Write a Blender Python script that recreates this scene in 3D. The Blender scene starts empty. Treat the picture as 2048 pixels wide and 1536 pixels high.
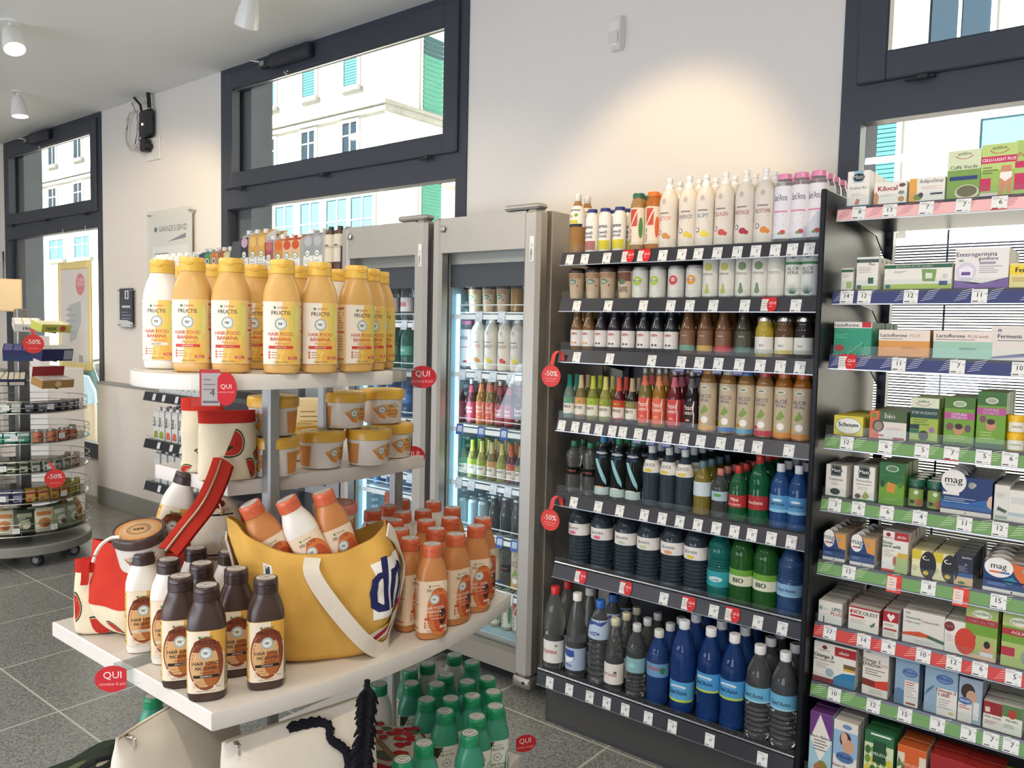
import bpy, math, random
import numpy as np
from mathutils import Vector, Matrix, Euler
random.seed(7)
R_ = math.radians
SC = bpy.context.scene
COL = bpy.data.collections.new('shop'); SC.collection.children.link(COL)
# ------------------------------------------------------------------ camera maths (world: x along the window wall, y towards it, z up)
F, YAW, PIT, ROL, EYE = 1607., 0.675316446, 0.0665485610, 0.0219614627, 1.55
def _rot():
    cy, sy, cp, sp = math.cos(YAW), math.sin(YAW), math.cos(PIT), math.sin(PIT)
    f = Vector((-sy*cp, cy*cp, -sp)); r = Vector((cy, sy, 0)); u = r.cross(f)
    c, s = math.cos(ROL), math.sin(ROL)
    return c*r+s*u, -s*r+c*u, f
CR, CU, CF = _rot()
EYEP = Vector((0, 0, EYE))
def ray(x, y): return CR*((x-1024)/F) + CU*(-(y-768)/F) + CF
def on(ax, v, x, y):
    d = ray(x, y); return EYEP + d*((v-EYEP[ax])/d[ax])
def onz(z, x, y): return on(2, z, x, y)
def ony(v, x, y): return on(1, v, x, y)
def onx(v, x, y): return on(0, v, x, y)
def colx(px, y, z):              # x of the point at depth y and height z that is seen in photo column px
    d = Vector((0, y, z-EYE)); a = (px-1024)/F
    return (a*CF.dot(d)-CR.dot(d))/(CR.x-a*CF.x)
def colp(px, x, z):              # the same along y for a given x
    d = Vector((x, 0, z-EYE)); a = (px-1024)/F
    return (a*CF.dot(d)-CR.dot(d))/(CR.y-a*CF.y)
def depp(px, dep, z):            # point of column px at camera depth dep and height z
    # solve x, y from two linear equations
    a = (px-1024)/F*dep; A = np.array([[CR.x, CR.y], [CF.x, CF.y]]); b_ = np.array([a-CR.z*(z-EYE), dep-CF.z*(z-EYE)])
    q = np.linalg.solve(A, b_); return Vector((float(q[0]), float(q[1]), z))
def atd(dep, x, y): return EYEP + ray(x, y)*dep
cam = bpy.data.cameras.new('camera'); cam.sensor_width = 36; cam.lens = F/2048*36; cam.clip_start = .05; cam.clip_end = 200
camo = bpy.data.objects.new('camera', cam); COL.objects.link(camo)
camo.matrix_world = Matrix(((CR.x, CU.x, -CF.x, 0), (CR.y, CU.y, -CF.y, 0), (CR.z, CU.z, -CF.z, EYE), (0, 0, 0, 1)))
SC.camera = camo
# ------------------------------------------------------------------ colours and materials
_hc = {}
def hexc(h):
    if h in _hc: return _hc[h]
    t = h.lstrip('#')
    if len(t) == 3: t = ''.join(q*2 for q in t)
    o = []
    for i in (0, 2, 4):
        v = int(t[i:i+2], 16)/255
        o.append(v/12.92 if v <= .04045 else ((v+.055)/1.055)**2.4)
    _hc[h] = (o[0], o[1], o[2], 1); return _hc[h]
MATS = {}
def nodes(m):
    m.use_nodes = True; nt = m.node_tree; return nt, nt.nodes['Principled BSDF'], nt.links.new
def mat(name, rough=.5, metal=0, spec=.5, bump=None, extra=None, noise=None):
    m = bpy.data.materials.new(name); nt, b, L = nodes(m)
    a = nt.nodes.new('ShaderNodeAttribute'); a.attribute_name = 'Col'
    src = a.outputs['Color']
    if noise:   # fine blotches of the material's own colour
        sc, amt = noise
        n = nt.nodes.new('ShaderNodeTexNoise'); n.inputs['Scale'].default_value = sc; n.inputs['Detail'].default_value = 4
        tc = nt.nodes.new('ShaderNodeTexCoord'); L(tc.outputs['Object'], n.inputs['Vector'])
        mr = nt.nodes.new('ShaderNodeMapRange'); mr.inputs[3].default_value = 1-amt; mr.inputs[4].default_value = 1+amt
        L(n.outputs['Fac'], mr.inputs[0])
        mx = nt.nodes.new('ShaderNodeVectorMath'); mx.operation = 'SCALE'; L(src, mx.inputs[0]); L(mr.outputs[0], mx.inputs['Scale']); src = mx.outputs[0]
    L(src, b.inputs['Base Color'])
    b.inputs['Roughness'].default_value = rough; b.inputs['Metallic'].default_value = metal
    b.inputs['Specular IOR Level'].default_value = spec
    if bump:
        n = nt.nodes.new('ShaderNodeTexNoise'); n.inputs['Scale'].default_value = bump[0]; n.inputs['Detail'].default_value = 3
        tc = nt.nodes.new('ShaderNodeTexCoord'); L(tc.outputs['Object'], n.inputs['Vector'])
        bp = nt.nodes.new('ShaderNodeBump'); bp.inputs['Strength'].default_value = bump[1]; bp.inputs['Distance'].default_value = bump[2]
        L(n.outputs['Fac'], bp.inputs['Height']); L(bp.outputs[0], b.inputs['Normal'])
    MATS[name] = m; return m
mat('paint', .65, spec=.3); mat('plaster', .85, spec=.2, bump=(90, .15, .002)); mat('paper', .5, spec=.35); mat('plas', .32)
mat('gloss', .12); mat('metal', .3, 1); mat('steel', .38, .6, noise=(14, .05)); mat('matte', .9, spec=.1)
mat('cloth', .9, spec=.15, bump=(700, .35, .0015), noise=(60, .05)); mat('darkmetal', .3, .3, noise=(9, .06)); mat('laminate', .38, noise=(30, .02))
mat('concrete', .9, spec=.2, noise=(6, .3)); mat('silk', .45, spec=.4); mat('panel', .34, spec=.22, noise=(5, .06))
def clear(name, tintmix, ior, rough=.03, haze=0., boost=1.):
    m = bpy.data.materials.new(name); m.use_nodes = True; nt = m.node_tree; L = nt.links.new; nt.nodes.clear()
    out = nt.nodes.new('ShaderNodeOutputMaterial'); a = nt.nodes.new('ShaderNodeAttribute'); a.attribute_name = 'Col'
    t = nt.nodes.new('ShaderNodeBsdfTransparent'); g = nt.nodes.new('ShaderNodeBsdfGlossy'); g.inputs['Roughness'].default_value = rough
    L(a.outputs['Color'], t.inputs['Color'])
    fr = nt.nodes.new('ShaderNodeFresnel'); ge = nt.nodes.new('ShaderNodeNewGeometry'); io = nt.nodes.new('ShaderNodeMapRange')
    io.inputs[3].default_value = ior; io.inputs[4].default_value = 1/ior; L(ge.outputs['Backfacing'], io.inputs[0]); L(io.outputs[0], fr.inputs['IOR'])
    body = t.outputs[0]
    if haze:
        d = nt.nodes.new('ShaderNodeBsdfDiffuse'); L(a.outputs['Color'], d.inputs['Color'])
        mh = nt.nodes.new('ShaderNodeMixShader'); mh.inputs[0].default_value = haze; L(body, mh.inputs[1]); L(d.outputs[0], mh.inputs[2]); body = mh.outputs[0]
    fac = fr.outputs[0]
    if boost != 1:
        mm = nt.nodes.new('ShaderNodeMath'); mm.operation = 'MULTIPLY'; mm.inputs[1].default_value = boost; mm.use_clamp = True; L(fac, mm.inputs[0]); fac = mm.outputs[0]
    mx = nt.nodes.new('ShaderNodeMixShader'); L(fac, mx.inputs[0]); L(body, mx.inputs[1]); L(g.outputs[0], mx.inputs[2]); L(mx.outputs[0], out.inputs[0])
    MATS[name] = m
clear('glass', 0, 1.45, .01); clear('pet', 0, 1.5, .035, .1, 1.6); clear('juice', 0, 1.5, .08, .55); clear('frost', 0, 1.3, .3, .6); clear('acrylic', 0, 1.2, .05, .015)
def watery(name, tr):               # bottle filled with water: clear refracting body
    m = bpy.data.materials.new(name); nt, b, L = nodes(m)
    a = nt.nodes.new('ShaderNodeAttribute'); a.attribute_name = 'Col'; L(a.outputs['Color'], b.inputs['Base Color'])
    b.inputs['Transmission Weight'].default_value = tr; b.inputs['IOR'].default_value = 1.33; b.inputs['Roughness'].default_value = .03; b.inputs['Specular IOR Level'].default_value = .7
    MATS[name] = m
watery('water', .93); watery('tintwater', .74)
def emitter(name, col, s):
    m = bpy.data.materials.new(name); nt, b, L = nodes(m); b.inputs['Emission Color'].default_value = hexc(col); b.inputs['Emission Strength'].default_value = s
    b.inputs['Base Color'].default_value = hexc(col); MATS[name] = m
emitter('lamp', 'fff4e0', 12); emitter('led', 'b4e4f6', 1.5)
def special(name):
    m = bpy.data.materials.new(name); MATS[name] = m; return (m,)+nodes(m)
# ------------------------------------------------------------------ mesh builder
class MB:
    def __init__(s, col='ffffff', m='plas'):
        s.v = []; s.f = []; s.c = []; s.m = []; s.s = []; s.col = col; s.mat = m
    def add(s, vs, fs, col=None, m=None, sm=False, M=None):
        o = len(s.v)
        s.v += [tuple(M @ Vector(p)) for p in vs] if M is not None else [tuple(p) for p in vs]
        c = col or s.col; mm = m or s.mat
        for f in fs: s.f.append([o+i for i in f]); s.c.append(c); s.m.append(mm); s.s.append(sm)
        return s
    def box(s, a, b, col=None, m=None, M=None):
        (x0, y0, z0), (x1, y1, z1) = a, b
        vs = [(x0,y0,z0),(x1,y0,z0),(x1,y1,z0),(x0,y1,z0),(x0,y0,z1),(x1,y0,z1),(x1,y1,z1),(x0,y1,z1)]
        return s.add(vs, [(3,2,1,0),(4,5,6,7),(0,1,5,4),(1,2,6,5),(2,3,7,6),(3,0,4,7)], col, m, False, M)
    def bbox(s, a, b, r=.004, col=None, m=None, M=None):   # box with chamfered edges
        (x0, y0, z0), (x1, y1, z1) = a, b
        r = min(r, (x1-x0)*.45, (y1-y0)*.45, (z1-z0)*.45)
        def ringp(z, i): return [(x0+i+r,y0+i,z),(x1-i-r,y0+i,z),(x1-i,y0+i+r,z),(x1-i,y1-i-r,z),(x1-i-r,y1-i,z),(x0+i+r,y1-i,z),(x0+i,y1-i-r,z),(x0+i,y0+i+r,z)]
        vs = ringp(z0, r*.7)+ringp(z0+r, 0)+ringp(z1-r, 0)+ringp(z1, r*.7); fs = [tuple(range(7,-1,-1)), tuple(range(24,32))]
        for k in range(3):
            for i in range(8): j = (i+1) % 8; fs.append((k*8+i, k*8+j, k*8+8+j, k*8+8+i))
        return s.add(vs, fs, col, m, False, M)
    def lathe(s, prof, n=24, col=None, m=None, M=None, sm=True, cx=0, cy=0):
        vs = []; fs = []; rows = []
        for r, z in prof:
            if r < 1e-6: rows.append([len(vs)]); vs.append((cx, cy, z))
            else:
                rows.append(list(range(len(vs), len(vs)+n)))
                vs += [(cx+r*math.cos(2*math.pi*i/n), cy+r*math.sin(2*math.pi*i/n), z) for i in range(n)]
        for a, b in zip(rows, rows[1:]):
            for i in range(n):
                j = (i+1) % n
                if len(a) == 1 and len(b) == 1: continue
                if len(a) == 1: fs.append((a[0], b[j], b[i]))
                elif len(b) == 1: fs.append((a[i], a[j], b[0]))
                else: fs.append((a[i], a[j], b[j], b[i]))
        return s.add(vs, fs, col, m, sm, M)
    def loft(s, rings, col=None, m=None, M=None, sm=True, cap0=True, cap1=True, closed=True):
        n = len(rings[0]); vs = [p for r in rings for p in r]; fs = []
        for k in range(len(rings)-1):
            for i in range(n if closed else n-1):
                j = (i+1) % n; fs.append((k*n+i, k*n+j, (k+1)*n+j, (k+1)*n+i))
        if cap0 and closed: fs.append(tuple(range(n-1, -1, -1)))
        if cap1 and closed: fs.append(tuple(range((len(rings)-1)*n, len(rings)*n)))
        return s.add(vs, fs, col, m, sm, M)
    def prism(s, poly, z0, z1, col=None, m=None, M=None, sm=False):
        n = len(poly); vs = [(x, y, z0) for x, y in poly]+[(x, y, z1) for x, y in poly]
        fs = [tuple(range(n-1, -1, -1)), tuple(range(n, 2*n))]+[(i, (i+1) % n, n+(i+1) % n, n+i) for i in range(n)]
        return s.add(vs, fs, col, m, sm, M)
    def tube(s, path, r, n=8, col=None, m=None, M=None, closed=False):
        P = [Vector(p) for p in path]; rings = []; up = Vector((0, 0, 1)); N = len(P)
        for i, p in enumerate(P):
            d = (P[(i+1) % N]-P[i-1]) if closed else (P[min(i+1, N-1)]-P[max(i-1, 0)])
            d.normalize(); a = up if abs(d.dot(up)) < .95 else Vector((1, 0, 0))
            u = d.cross(a).normalized(); w = d.cross(u); rr = r[i] if isinstance(r, (list, tuple)) else r
            rings.append([p+u*rr*math.cos(2*math.pi*k/n)+w*rr*math.sin(2*math.pi*k/n) for k in range(n)])
        if closed: rings.append(rings[0])
        return s.loft(rings, col, m, M, True, not closed, not closed)
    def ribbon(s, pts, wid, th=.003, col=None, m=None, up=None, M=None):   # pts: path, wid vector(s)
        P = [Vector(p) for p in pts]; rings = []
        for i, p in enumerate(P):
            w = Vector(wid[i]) if isinstance(wid[0], (list, tuple, Vector)) else Vector(wid)
            d = (P[min(i+1, len(P)-1)]-P[max(i-1, 0)]).normalized(); nn = d.cross(w).normalized()*th/2
            rings.append([p-w/2-nn, p+w/2-nn, p+w/2+nn, p-w/2+nn])
        return s.loft(rings, col, m, M, True)
    def art(s, art, surf, base=.0004, step=None, m=None):
        for L, kind, col, data in art.items:
            o = base+L*art.lay
            for pts, fs in data:
                s.add([surf(u, v, o) for u, v in pts], fs, col, m or art.m, kind)
        return s
    def mesh(s, name):
        me = bpy.data.meshes.new(name); me.from_pydata(s.v, [], s.f)
        ms = []
        for k in s.m:
            if k not in ms: ms.append(k)
        for k in ms: me.materials.append(MATS[k])
        ix = {k: i for i, k in enumerate(ms)}
        me.polygons.foreach_set('material_index', [ix[k] for k in s.m])
        me.polygons.foreach_set('use_smooth', s.s)
        at = me.attributes.new('Col', 'FLOAT_COLOR', 'CORNER'); buf = []
        for f, c in zip(s.f, s.c): buf += list(hexc(c) if isinstance(c, str) else c)*len(f)
        at.data.foreach_set('color', buf)
        me.update()
        if any(s.s): me.set_sharp_from_angle(angle=R_(38))
        return me
    def build(s, name, parent=None, loc=(0, 0, 0), rz=0, label=None, cat=None, group=None, kind=None):
        return put(name, s.mesh(name), parent, loc, rz, label, cat, group, kind)
def put(name, data, parent=None, loc=(0, 0, 0), rz=0, label=None, cat=None, group=None, kind=None, rot=None):
    o = bpy.data.objects.new(name, data); COL.objects.link(o); o.location = loc
    o.rotation_euler = rot if rot is not None else (0, 0, rz)
    if parent is not None: o.parent = parent
    return tag(o, label, cat, group, kind)
LABELS = {}
def tag(o, label=None, cat=None, group=None, kind=None):
    if label: o['label'] = label; LABELS[label] = LABELS.get(label, 0)+1
    if cat: o['category'] = cat
    if group: o['group'] = group
    if kind: o['kind'] = kind
    return o
def struct(mb, name, parent=None, loc=(0, 0, 0)): return mb.build(name, parent, loc, kind=None if parent else 'structure')
# ------------------------------------------------------------------ flat artwork: rectangles, ellipses, polygons and lettering in (u, v)
_tc = {}
def txt(t, bold=0., shear=0.):
    k = (t, bold, shear)
    if k not in _tc:
        cu = bpy.data.curves.new('lettering', 'FONT'); cu.body = t; cu.resolution_u = 2; cu.offset = bold; cu.shear = shear; cu.size = 1
        o = bpy.data.objects.new('lettering', cu); COL.objects.link(o)
        dg = bpy.context.evaluated_depsgraph_get(); me = bpy.data.meshes.new_from_object(o.evaluated_get(dg))
        vs = [(v.co.x, v.co.y) for v in me.vertices]; fs = [tuple(p.vertices) for p in me.polygons]
        bpy.data.objects.remove(o); bpy.data.curves.remove(cu); bpy.data.meshes.remove(me)
        w = max([v[0] for v in vs] or [0]); l = min([v[0] for v in vs] or [0])
        _tc[k] = (vs, fs, l, w)
    return _tc[k]
def subdiv(pts, fs, lim):        # split long triangles so that lettering follows soft cloth
    pts = list(pts); st = []; out = []
    for f in fs: st += [(f[0], f[i], f[i+1]) for i in range(1, len(f)-1)]
    mid = {}
    while st:
        a, b, c = st.pop(); e = [(math.dist(pts[p], pts[q]), p, q, r) for p, q, r in ((a, b, c), (b, c, a), (c, a, b))]; d, p, q, r = max(e)
        if d < lim: out.append((a, b, c)); continue
        k = (min(p, q), max(p, q))
        if k not in mid: mid[k] = len(pts); pts.append(((pts[p][0]+pts[q][0])/2, (pts[p][1]+pts[q][1])/2))
        m = mid[k]; st += [(p, m, r), (m, q, r)]
    return pts, out
class Art:
    def __init__(s, m='paper', step=9.): s.items = []; s.bb = []; s.m = m; s.step = step; s.sub = 0; s.lay = .00014
    def _a(s, col, data, up=1):     # overlapping items are stacked, side by side items share a layer
        P_ = [p for d in data for p in d[0]]
        if not P_: return s
        if s.sub: data = [subdiv(p, f, s.sub) for p, f in data]
        b = (min(p[0] for p in P_), min(p[1] for p in P_), max(p[0] for p in P_), max(p[1] for p in P_)); L = 0
        for q, l in s.bb:
            if l >= L and q[0] < b[2] and b[0] < q[2] and q[1] < b[3] and b[1] < q[3]: L = l+1
        s.bb.append((b, L)); s.items.append((L, False, col, data)); return s
    def rect(s, x0, y0, x1, y1, col, up=1):
        n = max(1, int(math.ceil((x1-x0)/s.step))); pts = []; fs = []
        for i in range(n+1): x = x0+(x1-x0)*i/n; pts += [(x, y0), (x, y1)]
        for i in range(n): fs.append((2*i, 2*i+2, 2*i+3, 2*i+1))
        return s._a(col, [(pts, fs)], up)
    def _fan(s, c, rim, col, up):
        n = len(rim); w = max(max(p[0] for p in rim)-c[0], c[0]-min(p[0] for p in rim))
        k = max(1, min(5, int(w/.005))) if s.step < 1 else 1
        pts = [c]; fs = []
        for j in range(1, k+1): pts += [(c[0]+(p[0]-c[0])*j/k, c[1]+(p[1]-c[1])*j/k) for p in rim]
        for i in range(n):
            q = (i+1) % n; fs.append((0, i+1, q+1))
            for j in range(k-1): a = 1+j*n; b = a+n; fs.append((a+i, b+i, b+q, a+q))
        return s._a(col, [(pts, fs)], up)
    def disc(s, x, y, rx, col, ry=None, n=20, up=1):
        ry = ry or rx
        return s._fan((x, y), [(x+rx*math.cos(2*math.pi*i/n), y+ry*math.sin(2*math.pi*i/n)) for i in range(n)], col, up)
    def ring(s, x, y, r0, r1, col, n=20, a0=0, a1=360, sq=1):
        pts = []; k = n+1
        for i in range(k):
            t = R_(a0+(a1-a0)*i/n)
            for r in (r0, r1): pts.append((x+r*math.cos(t), y+r*sq*math.sin(t)))
        return s._a(col, [(pts, [(2*i, 2*i+1, 2*i+3, 2*i+2) for i in range(n)])])
    def poly(s, pts, col, up=1):   # star-shaped about its mean
        c = (sum(p[0] for p in pts)/len(pts), sum(p[1] for p in pts)/len(pts)); rim = []
        if s.step < 1:      # finer outline so that it follows a curved label
            for i, p in enumerate(pts):
                q = pts[(i+1) % len(pts)]; m = max(1, min(6, int(abs(q[0]-p[0])/.004)))
                rim += [(p[0]+(q[0]-p[0])*t/m, p[1]+(q[1]-p[1])*t/m) for t in range(m)]
        else: rim = list(pts)
        return s._fan(c, rim, col, up)
    def text(s, t, x, y, h, col, al='c', bold=.0, shear=0, wmax=None, vert=False, up=1, sub=0):
        vs, fs, l, w = txt(t, 0., shear); k = h/.72; n0 = len(vs)
        if bold > .004 and n0:      # heavier weight: the outline doubled sideways
            e = min(bold, .05)*.9; vs = [(p-e, q) for p, q in vs]+[(p+e, q) for p, q in vs]; fs = fs+[tuple(i+n0 for i in f) for f in fs]
        kx = k if not wmax else min(k, wmax/max(w-l, 1e-6))
        dx = {'c': -(l+w)/2, 'l': -l, 'r': -w}[al]
        if vert: pts = [(x-(q)*k, y+(p+dx)*kx) for p, q in vs]
        else: pts = [(x+(p+dx)*kx, y+q*k) for p, q in vs]
        if sub: pts, fs = subdiv(pts, fs, sub)
        return s._a(col, [(pts, fs)], up)
    def lines(s, x0, y0, x1, n, pitch, col, th=None, al='l', seed=1):   # small print
        rr = random.Random(seed); th = th or pitch*.4
        data = []
        for i in range(n):
            w = (x1-x0)*rr.uniform(.55, 1); a = x0 if al == 'l' else (x0+x1)/2-w/2; y = y0-i*pitch
            data.append(([(a, y), (a+w, y), (a+w, y+th), (a, y+th)], [(0, 1, 2, 3)]))
        return s._a(col, data)
def flat(y):                      # artwork on a front face at depth y looking to -y
    return lambda u, v, o: (u, y-o, v)
def cyl(r):
    rf = r if callable(r) else (lambda v: r)
    return lambda u, v, o: ((rf(v)+o)*math.sin(u/rf(v)), -(rf(v)+o)*math.cos(u/rf(v)), v)
def interp(prof):
    zs = [p[1] for p in prof]; rs = [p[0] for p in prof]
    return lambda v: float(np.interp(v, zs, rs))
ORD = 'zeroth first second third fourth fifth sixth seventh eighth ninth tenth eleventh twelfth thirteenth fourteenth fifteenth sixteenth seventeenth eighteenth nineteenth twentieth'.split()
class Proto:                      # one kind of product: own mesh plus parts
    def __init__(s, name, cat, root, parts=()):
        s.name = name; s.cat = cat; s.root = root.mesh(name); s.parts = [(p[0], p[1].mesh(p[0]), p[2] if len(p) > 2 else None) for p in parts]
    def place(s, loc, rz=0, label=None, group=None, cat=None, rot=None, skip=(), scale=None):
        o = put(s.name, s.root, None, loc, rz, label, cat or s.cat, group, rot=rot)
        if scale: o.scale = scale
        for n, me, lb in s.parts:
            if n in skip: continue
            c = bpy.data.objects.new(n, me); COL.objects.link(c); c.parent = o
            if lb: c['label'] = lb
        return o
# ================================================================== the room
WALL, DADO, CEIL = 3.17, 3.11, 3.30
XL, XR, YF = -11.0, 3.2, -3.6
m, nt, b, L = special('terrazzo')
tc = nt.nodes.new('ShaderNodeTexCoord')
def tex(kind, scale, det=2):
    n = nt.nodes.new(kind); n.inputs['Scale'].default_value = scale
    if 'Detail' in n.inputs: n.inputs['Detail'].default_value = det
    L(tc.outputs['Object'], n.inputs['Vector']); return n
v1 = tex('ShaderNodeTexVoronoi', 190); n1 = tex('ShaderNodeTexNoise', 330, 3); n2 = tex('ShaderNodeTexNoise', 1.3)
cr = nt.nodes.new('ShaderNodeValToRGB'); cr.color_ramp.elements[0].position = .3; cr.color_ramp.elements[0].color = hexc('8d8d87'); cr.color_ramp.elements[1].position = .7; cr.color_ramp.elements[1].color = hexc('a6a69f')
L(n1.outputs['Fac'], cr.inputs[0])
sp = nt.nodes.new('ShaderNodeValToRGB'); sp.color_ramp.interpolation = 'CONSTANT'; sp.color_ramp.elements[0].color = (0, 0, 0, 1); sp.color_ramp.elements[1].position = .9; sp.color_ramp.elements[1].color = (1, 1, 1, 1)
L(v1.outputs['Color'], sp.inputs[0])
mx = nt.nodes.new('ShaderNodeMix'); mx.data_type = 'RGBA'; mx.inputs[7].default_value = hexc('6e706b'); L(sp.outputs[0], mx.inputs[0]); L(cr.outputs[0], mx.inputs[6])
br = nt.nodes.new('ShaderNodeTexBrick'); br.offset = 0; br.inputs['Scale'].default_value = 1; br.inputs['Brick Width'].default_value = .60; br.inputs['Row Height'].default_value = .60
br.inputs['Mortar Size'].default_value = .0045; br.inputs['Mortar Smooth'].default_value = .1
br.inputs['Color1'].default_value = (1, 1, 1, 1); br.inputs['Color2'].default_value = (.93, .93, .93, 1); br.inputs['Mortar'].default_value = (1, 1, 1, 1)
mp = nt.nodes.new('ShaderNodeMapping'); mp.inputs['Location'].default_value = (-.28, -.11, 0); L(tc.outputs['Object'], mp.inputs[0]); L(mp.outputs[0], br.inputs['Vector'])
mu = nt.nodes.new('ShaderNodeMix'); mu.data_type = 'RGBA'; mu.blend_type = 'MULTIPLY'; mu.inputs[0].default_value = 1; L(mx.outputs[2], mu.inputs[6]); L(br.outputs['Color'], mu.inputs[7])
gm = nt.nodes.new('ShaderNodeMix'); gm.data_type = 'RGBA'; gm.inputs[7].default_value = hexc('c4c4ba'); L(br.outputs['Fac'], gm.inputs[0]); L(mu.outputs[2], gm.inputs[6])
L(gm.outputs[2], b.inputs['Base Color']); b.inputs['Roughness'].default_value = .28; b.inputs['Specular IOR Level'].default_value = .4

struct(MB('808078', 'terrazzo').box((XL, YF, -.08), (XR, 3.9, 0)), 'floor')
struct(MB('e6e6e4', 'plaster').box((XL, YF, CEIL), (XR, WALL+.27, CEIL+.2)), 'ceiling')
struct(MB('dcd8d2', 'plaster').box((XL-.2, YF, 0), (XL, 3.9, CEIL)), 'wall_left')
struct(MB('d0ccc6', 'plaster').box((XR, YF, 0), (XR+.2, 3.9, CEIL)), 'wall_right')
struct(MB('d6d2cc', 'plaster').box((XL, YF-.2, 0), (XR, YF, CEIL)), 'wall_front')
WINS = [(-9.11, -7.0), (-5.18, -2.87), (-.98, 1.3)]
wb = MB('e4dfd8', 'plaster')
edges = [XL]+[e for w in WINS for e in w]+[XR]
for k in range(0, len(edges), 2):
    wb.box((edges[k], WALL, 0), (edges[k+1], WALL+.1, CEIL))
    wb.box((edges[k], WALL+.1, 0), (edges[k+1], WALL+.27, CEIL), '646b72', 'concrete')
for a, c in WINS: wb.box((a, WALL+.03, 0), (c, WALL+.27, .36))
for a, c in WINS:
    wb.box((a, WALL+.1, .36), (a+(.2 if a < -2 else .06), WALL+.27, CEIL), '646b72', 'concrete'); wb.box((c-.1, WALL+.1, .36), (c, WALL+.27, CEIL), '646b72', 'concrete')
struct(wb, 'wall_back')
da = MB('e2ddd6', 'plaster')
for k in range(0, len(edges), 2): da.box((edges[k], DADO, .15), (edges[k+1], WALL, 1.02))
struct(da, 'wall_dado')
cp = MB('9d9c98', 'paint')
for k in range(0, len(edges), 2): cp.bbox((edges[k], DADO-.006, 1.02), (edges[k+1], WALL, 1.044), .003)
struct(cp, 'trim_1')
bb = MB('8f8f8a', 'paint')
for k in range(0, len(edges), 2): bb.bbox((edges[k], DADO-.012, 0), (edges[k+1], WALL, .152), .003)
struct(bb, 'baseboard_back')
# ------------------------------------------------------------------ windows
DK = '3a3f49'
def window(n, x0, x1, bottom, opener):
    y0, y1 = WALL-.03, WALL+.06; fw = .075
    f = MB(DK, 'silk')
    f.box((x0, y0+.02, bottom), (x0+fw, y1, CEIL)); f.box((x1-fw, y0+.02, bottom), (x1, y1, CEIL))
    f.box((x0+fw, y0+.02, CEIL-.07), (x1-fw, y1, CEIL)); f.box((x0+fw, y0+.02, 2.345), (x1-fw, y1, 2.50)); f.box((x0+fw, y0+.02, bottom), (x1-fw, y1, bottom+.13))
    w = struct(f, 'window_%d' % n)
    s = MB(DK, 'silk'); a, c = x0+fw-.02, x1-fw+.02; t = .105
    s.bbox((a, y0, 2.48), (a+t, y1-.02, CEIL-.045), .006); s.bbox((c-t, y0, 2.48), (c, y1-.02, CEIL-.045), .006)
    s.bbox((a+t-.006, y0, CEIL-.155), (c-t+.006, y1-.02, CEIL-.045), .006); s.bbox((a+t-.006, y0, 2.48), (c-t+.006, y1-.02, 2.585), .006)
    s.box((a+t, y0+.018, CEIL-.163), (c-t, y0+.03, CEIL-.153), 'b9bec4', 'metal')
    so = s.build('sash', w)
    MB('fdffff', 'glass').box((a+t-.01, y0+.048, 2.575), (c-t+.01, y0+.054, CEIL-.145)).build('sash_glass', so)
    MB('fdffff', 'glass').box((x0+fw-.01, y0+.058, bottom+.12), (x1-fw+.01, y0+.064, 2.355)).build('pane', w)
    for u in (.12, .5, .88):
        h = MB('1d1f24', 'silk'); x = x0+(x1-x0)*u
        h.bbox((x-.05, y0-.012, 2.462), (x+.05, y0+.004, 2.474), .004); h.bbox((x-.012, y0-.02, 2.458), (x+.03, y0-.006, 2.478), .004); h.build('hinge', w)
    if opener:
        x = opener; op = MB('2a2d35', 'silk')
        op.bbox((x-.05, y0-.055, CEIL-.115), (x+.36, y0-.002, CEIL-.03), .01); op.bbox((x-.16, y0-.045, CEIL-.1), (x-.05, y0-.005, CEIL-.05), .008)
        op.tube([(x-.15, y0-.05, CEIL-.06), (x-.18, y0-.09, CEIL-.055), (x-.2, y0-.06, CEIL-.05), (x-.18, y0-.03, CEIL-.05)], .008, 8, 'b4b6ba', 'metal')
        op.box((x-.15, y0-.052, CEIL-.09), (x-.1, y0-.045, CEIL-.06), 'c9c9c5', 'metal')
        for dx, dz in ((.06, -.15), (.09, -.15), (.075, -.165)): op.lathe([(0, 0), (.006, .001), (.006, .008), (0, .008)], 8, 'd8d8d8', 'metal', Matrix.Translation((x+dx, y0-.002, CEIL+dz)) @ Matrix.Rotation(R_(90), 4, 'X'))
        op.build('window_opener', w)
    return w
W1 = window(1, *WINS[0], .355, -8.25); W2 = window(2, *WINS[1], .36, -4.47); W3 = window(3, *WINS[2], .36, 0.6)
# striped film of the third window's lower pane, built as slats outside it
bl = MB('343c58', 'paint')
z = .5
while z < 1.9: bl.box((-.9, 3.28, z), (1.22, 3.292, z+.0048)); z += .0104
for x in (-.62, .2, .95): bl.box((x, 3.284, .5), (x+.006, 3.29, 1.95))
tag(bl.build('window_blind'), 'pale horizontal slatted blind outside the lower pane behind the medicine shelves', 'blind')
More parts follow.
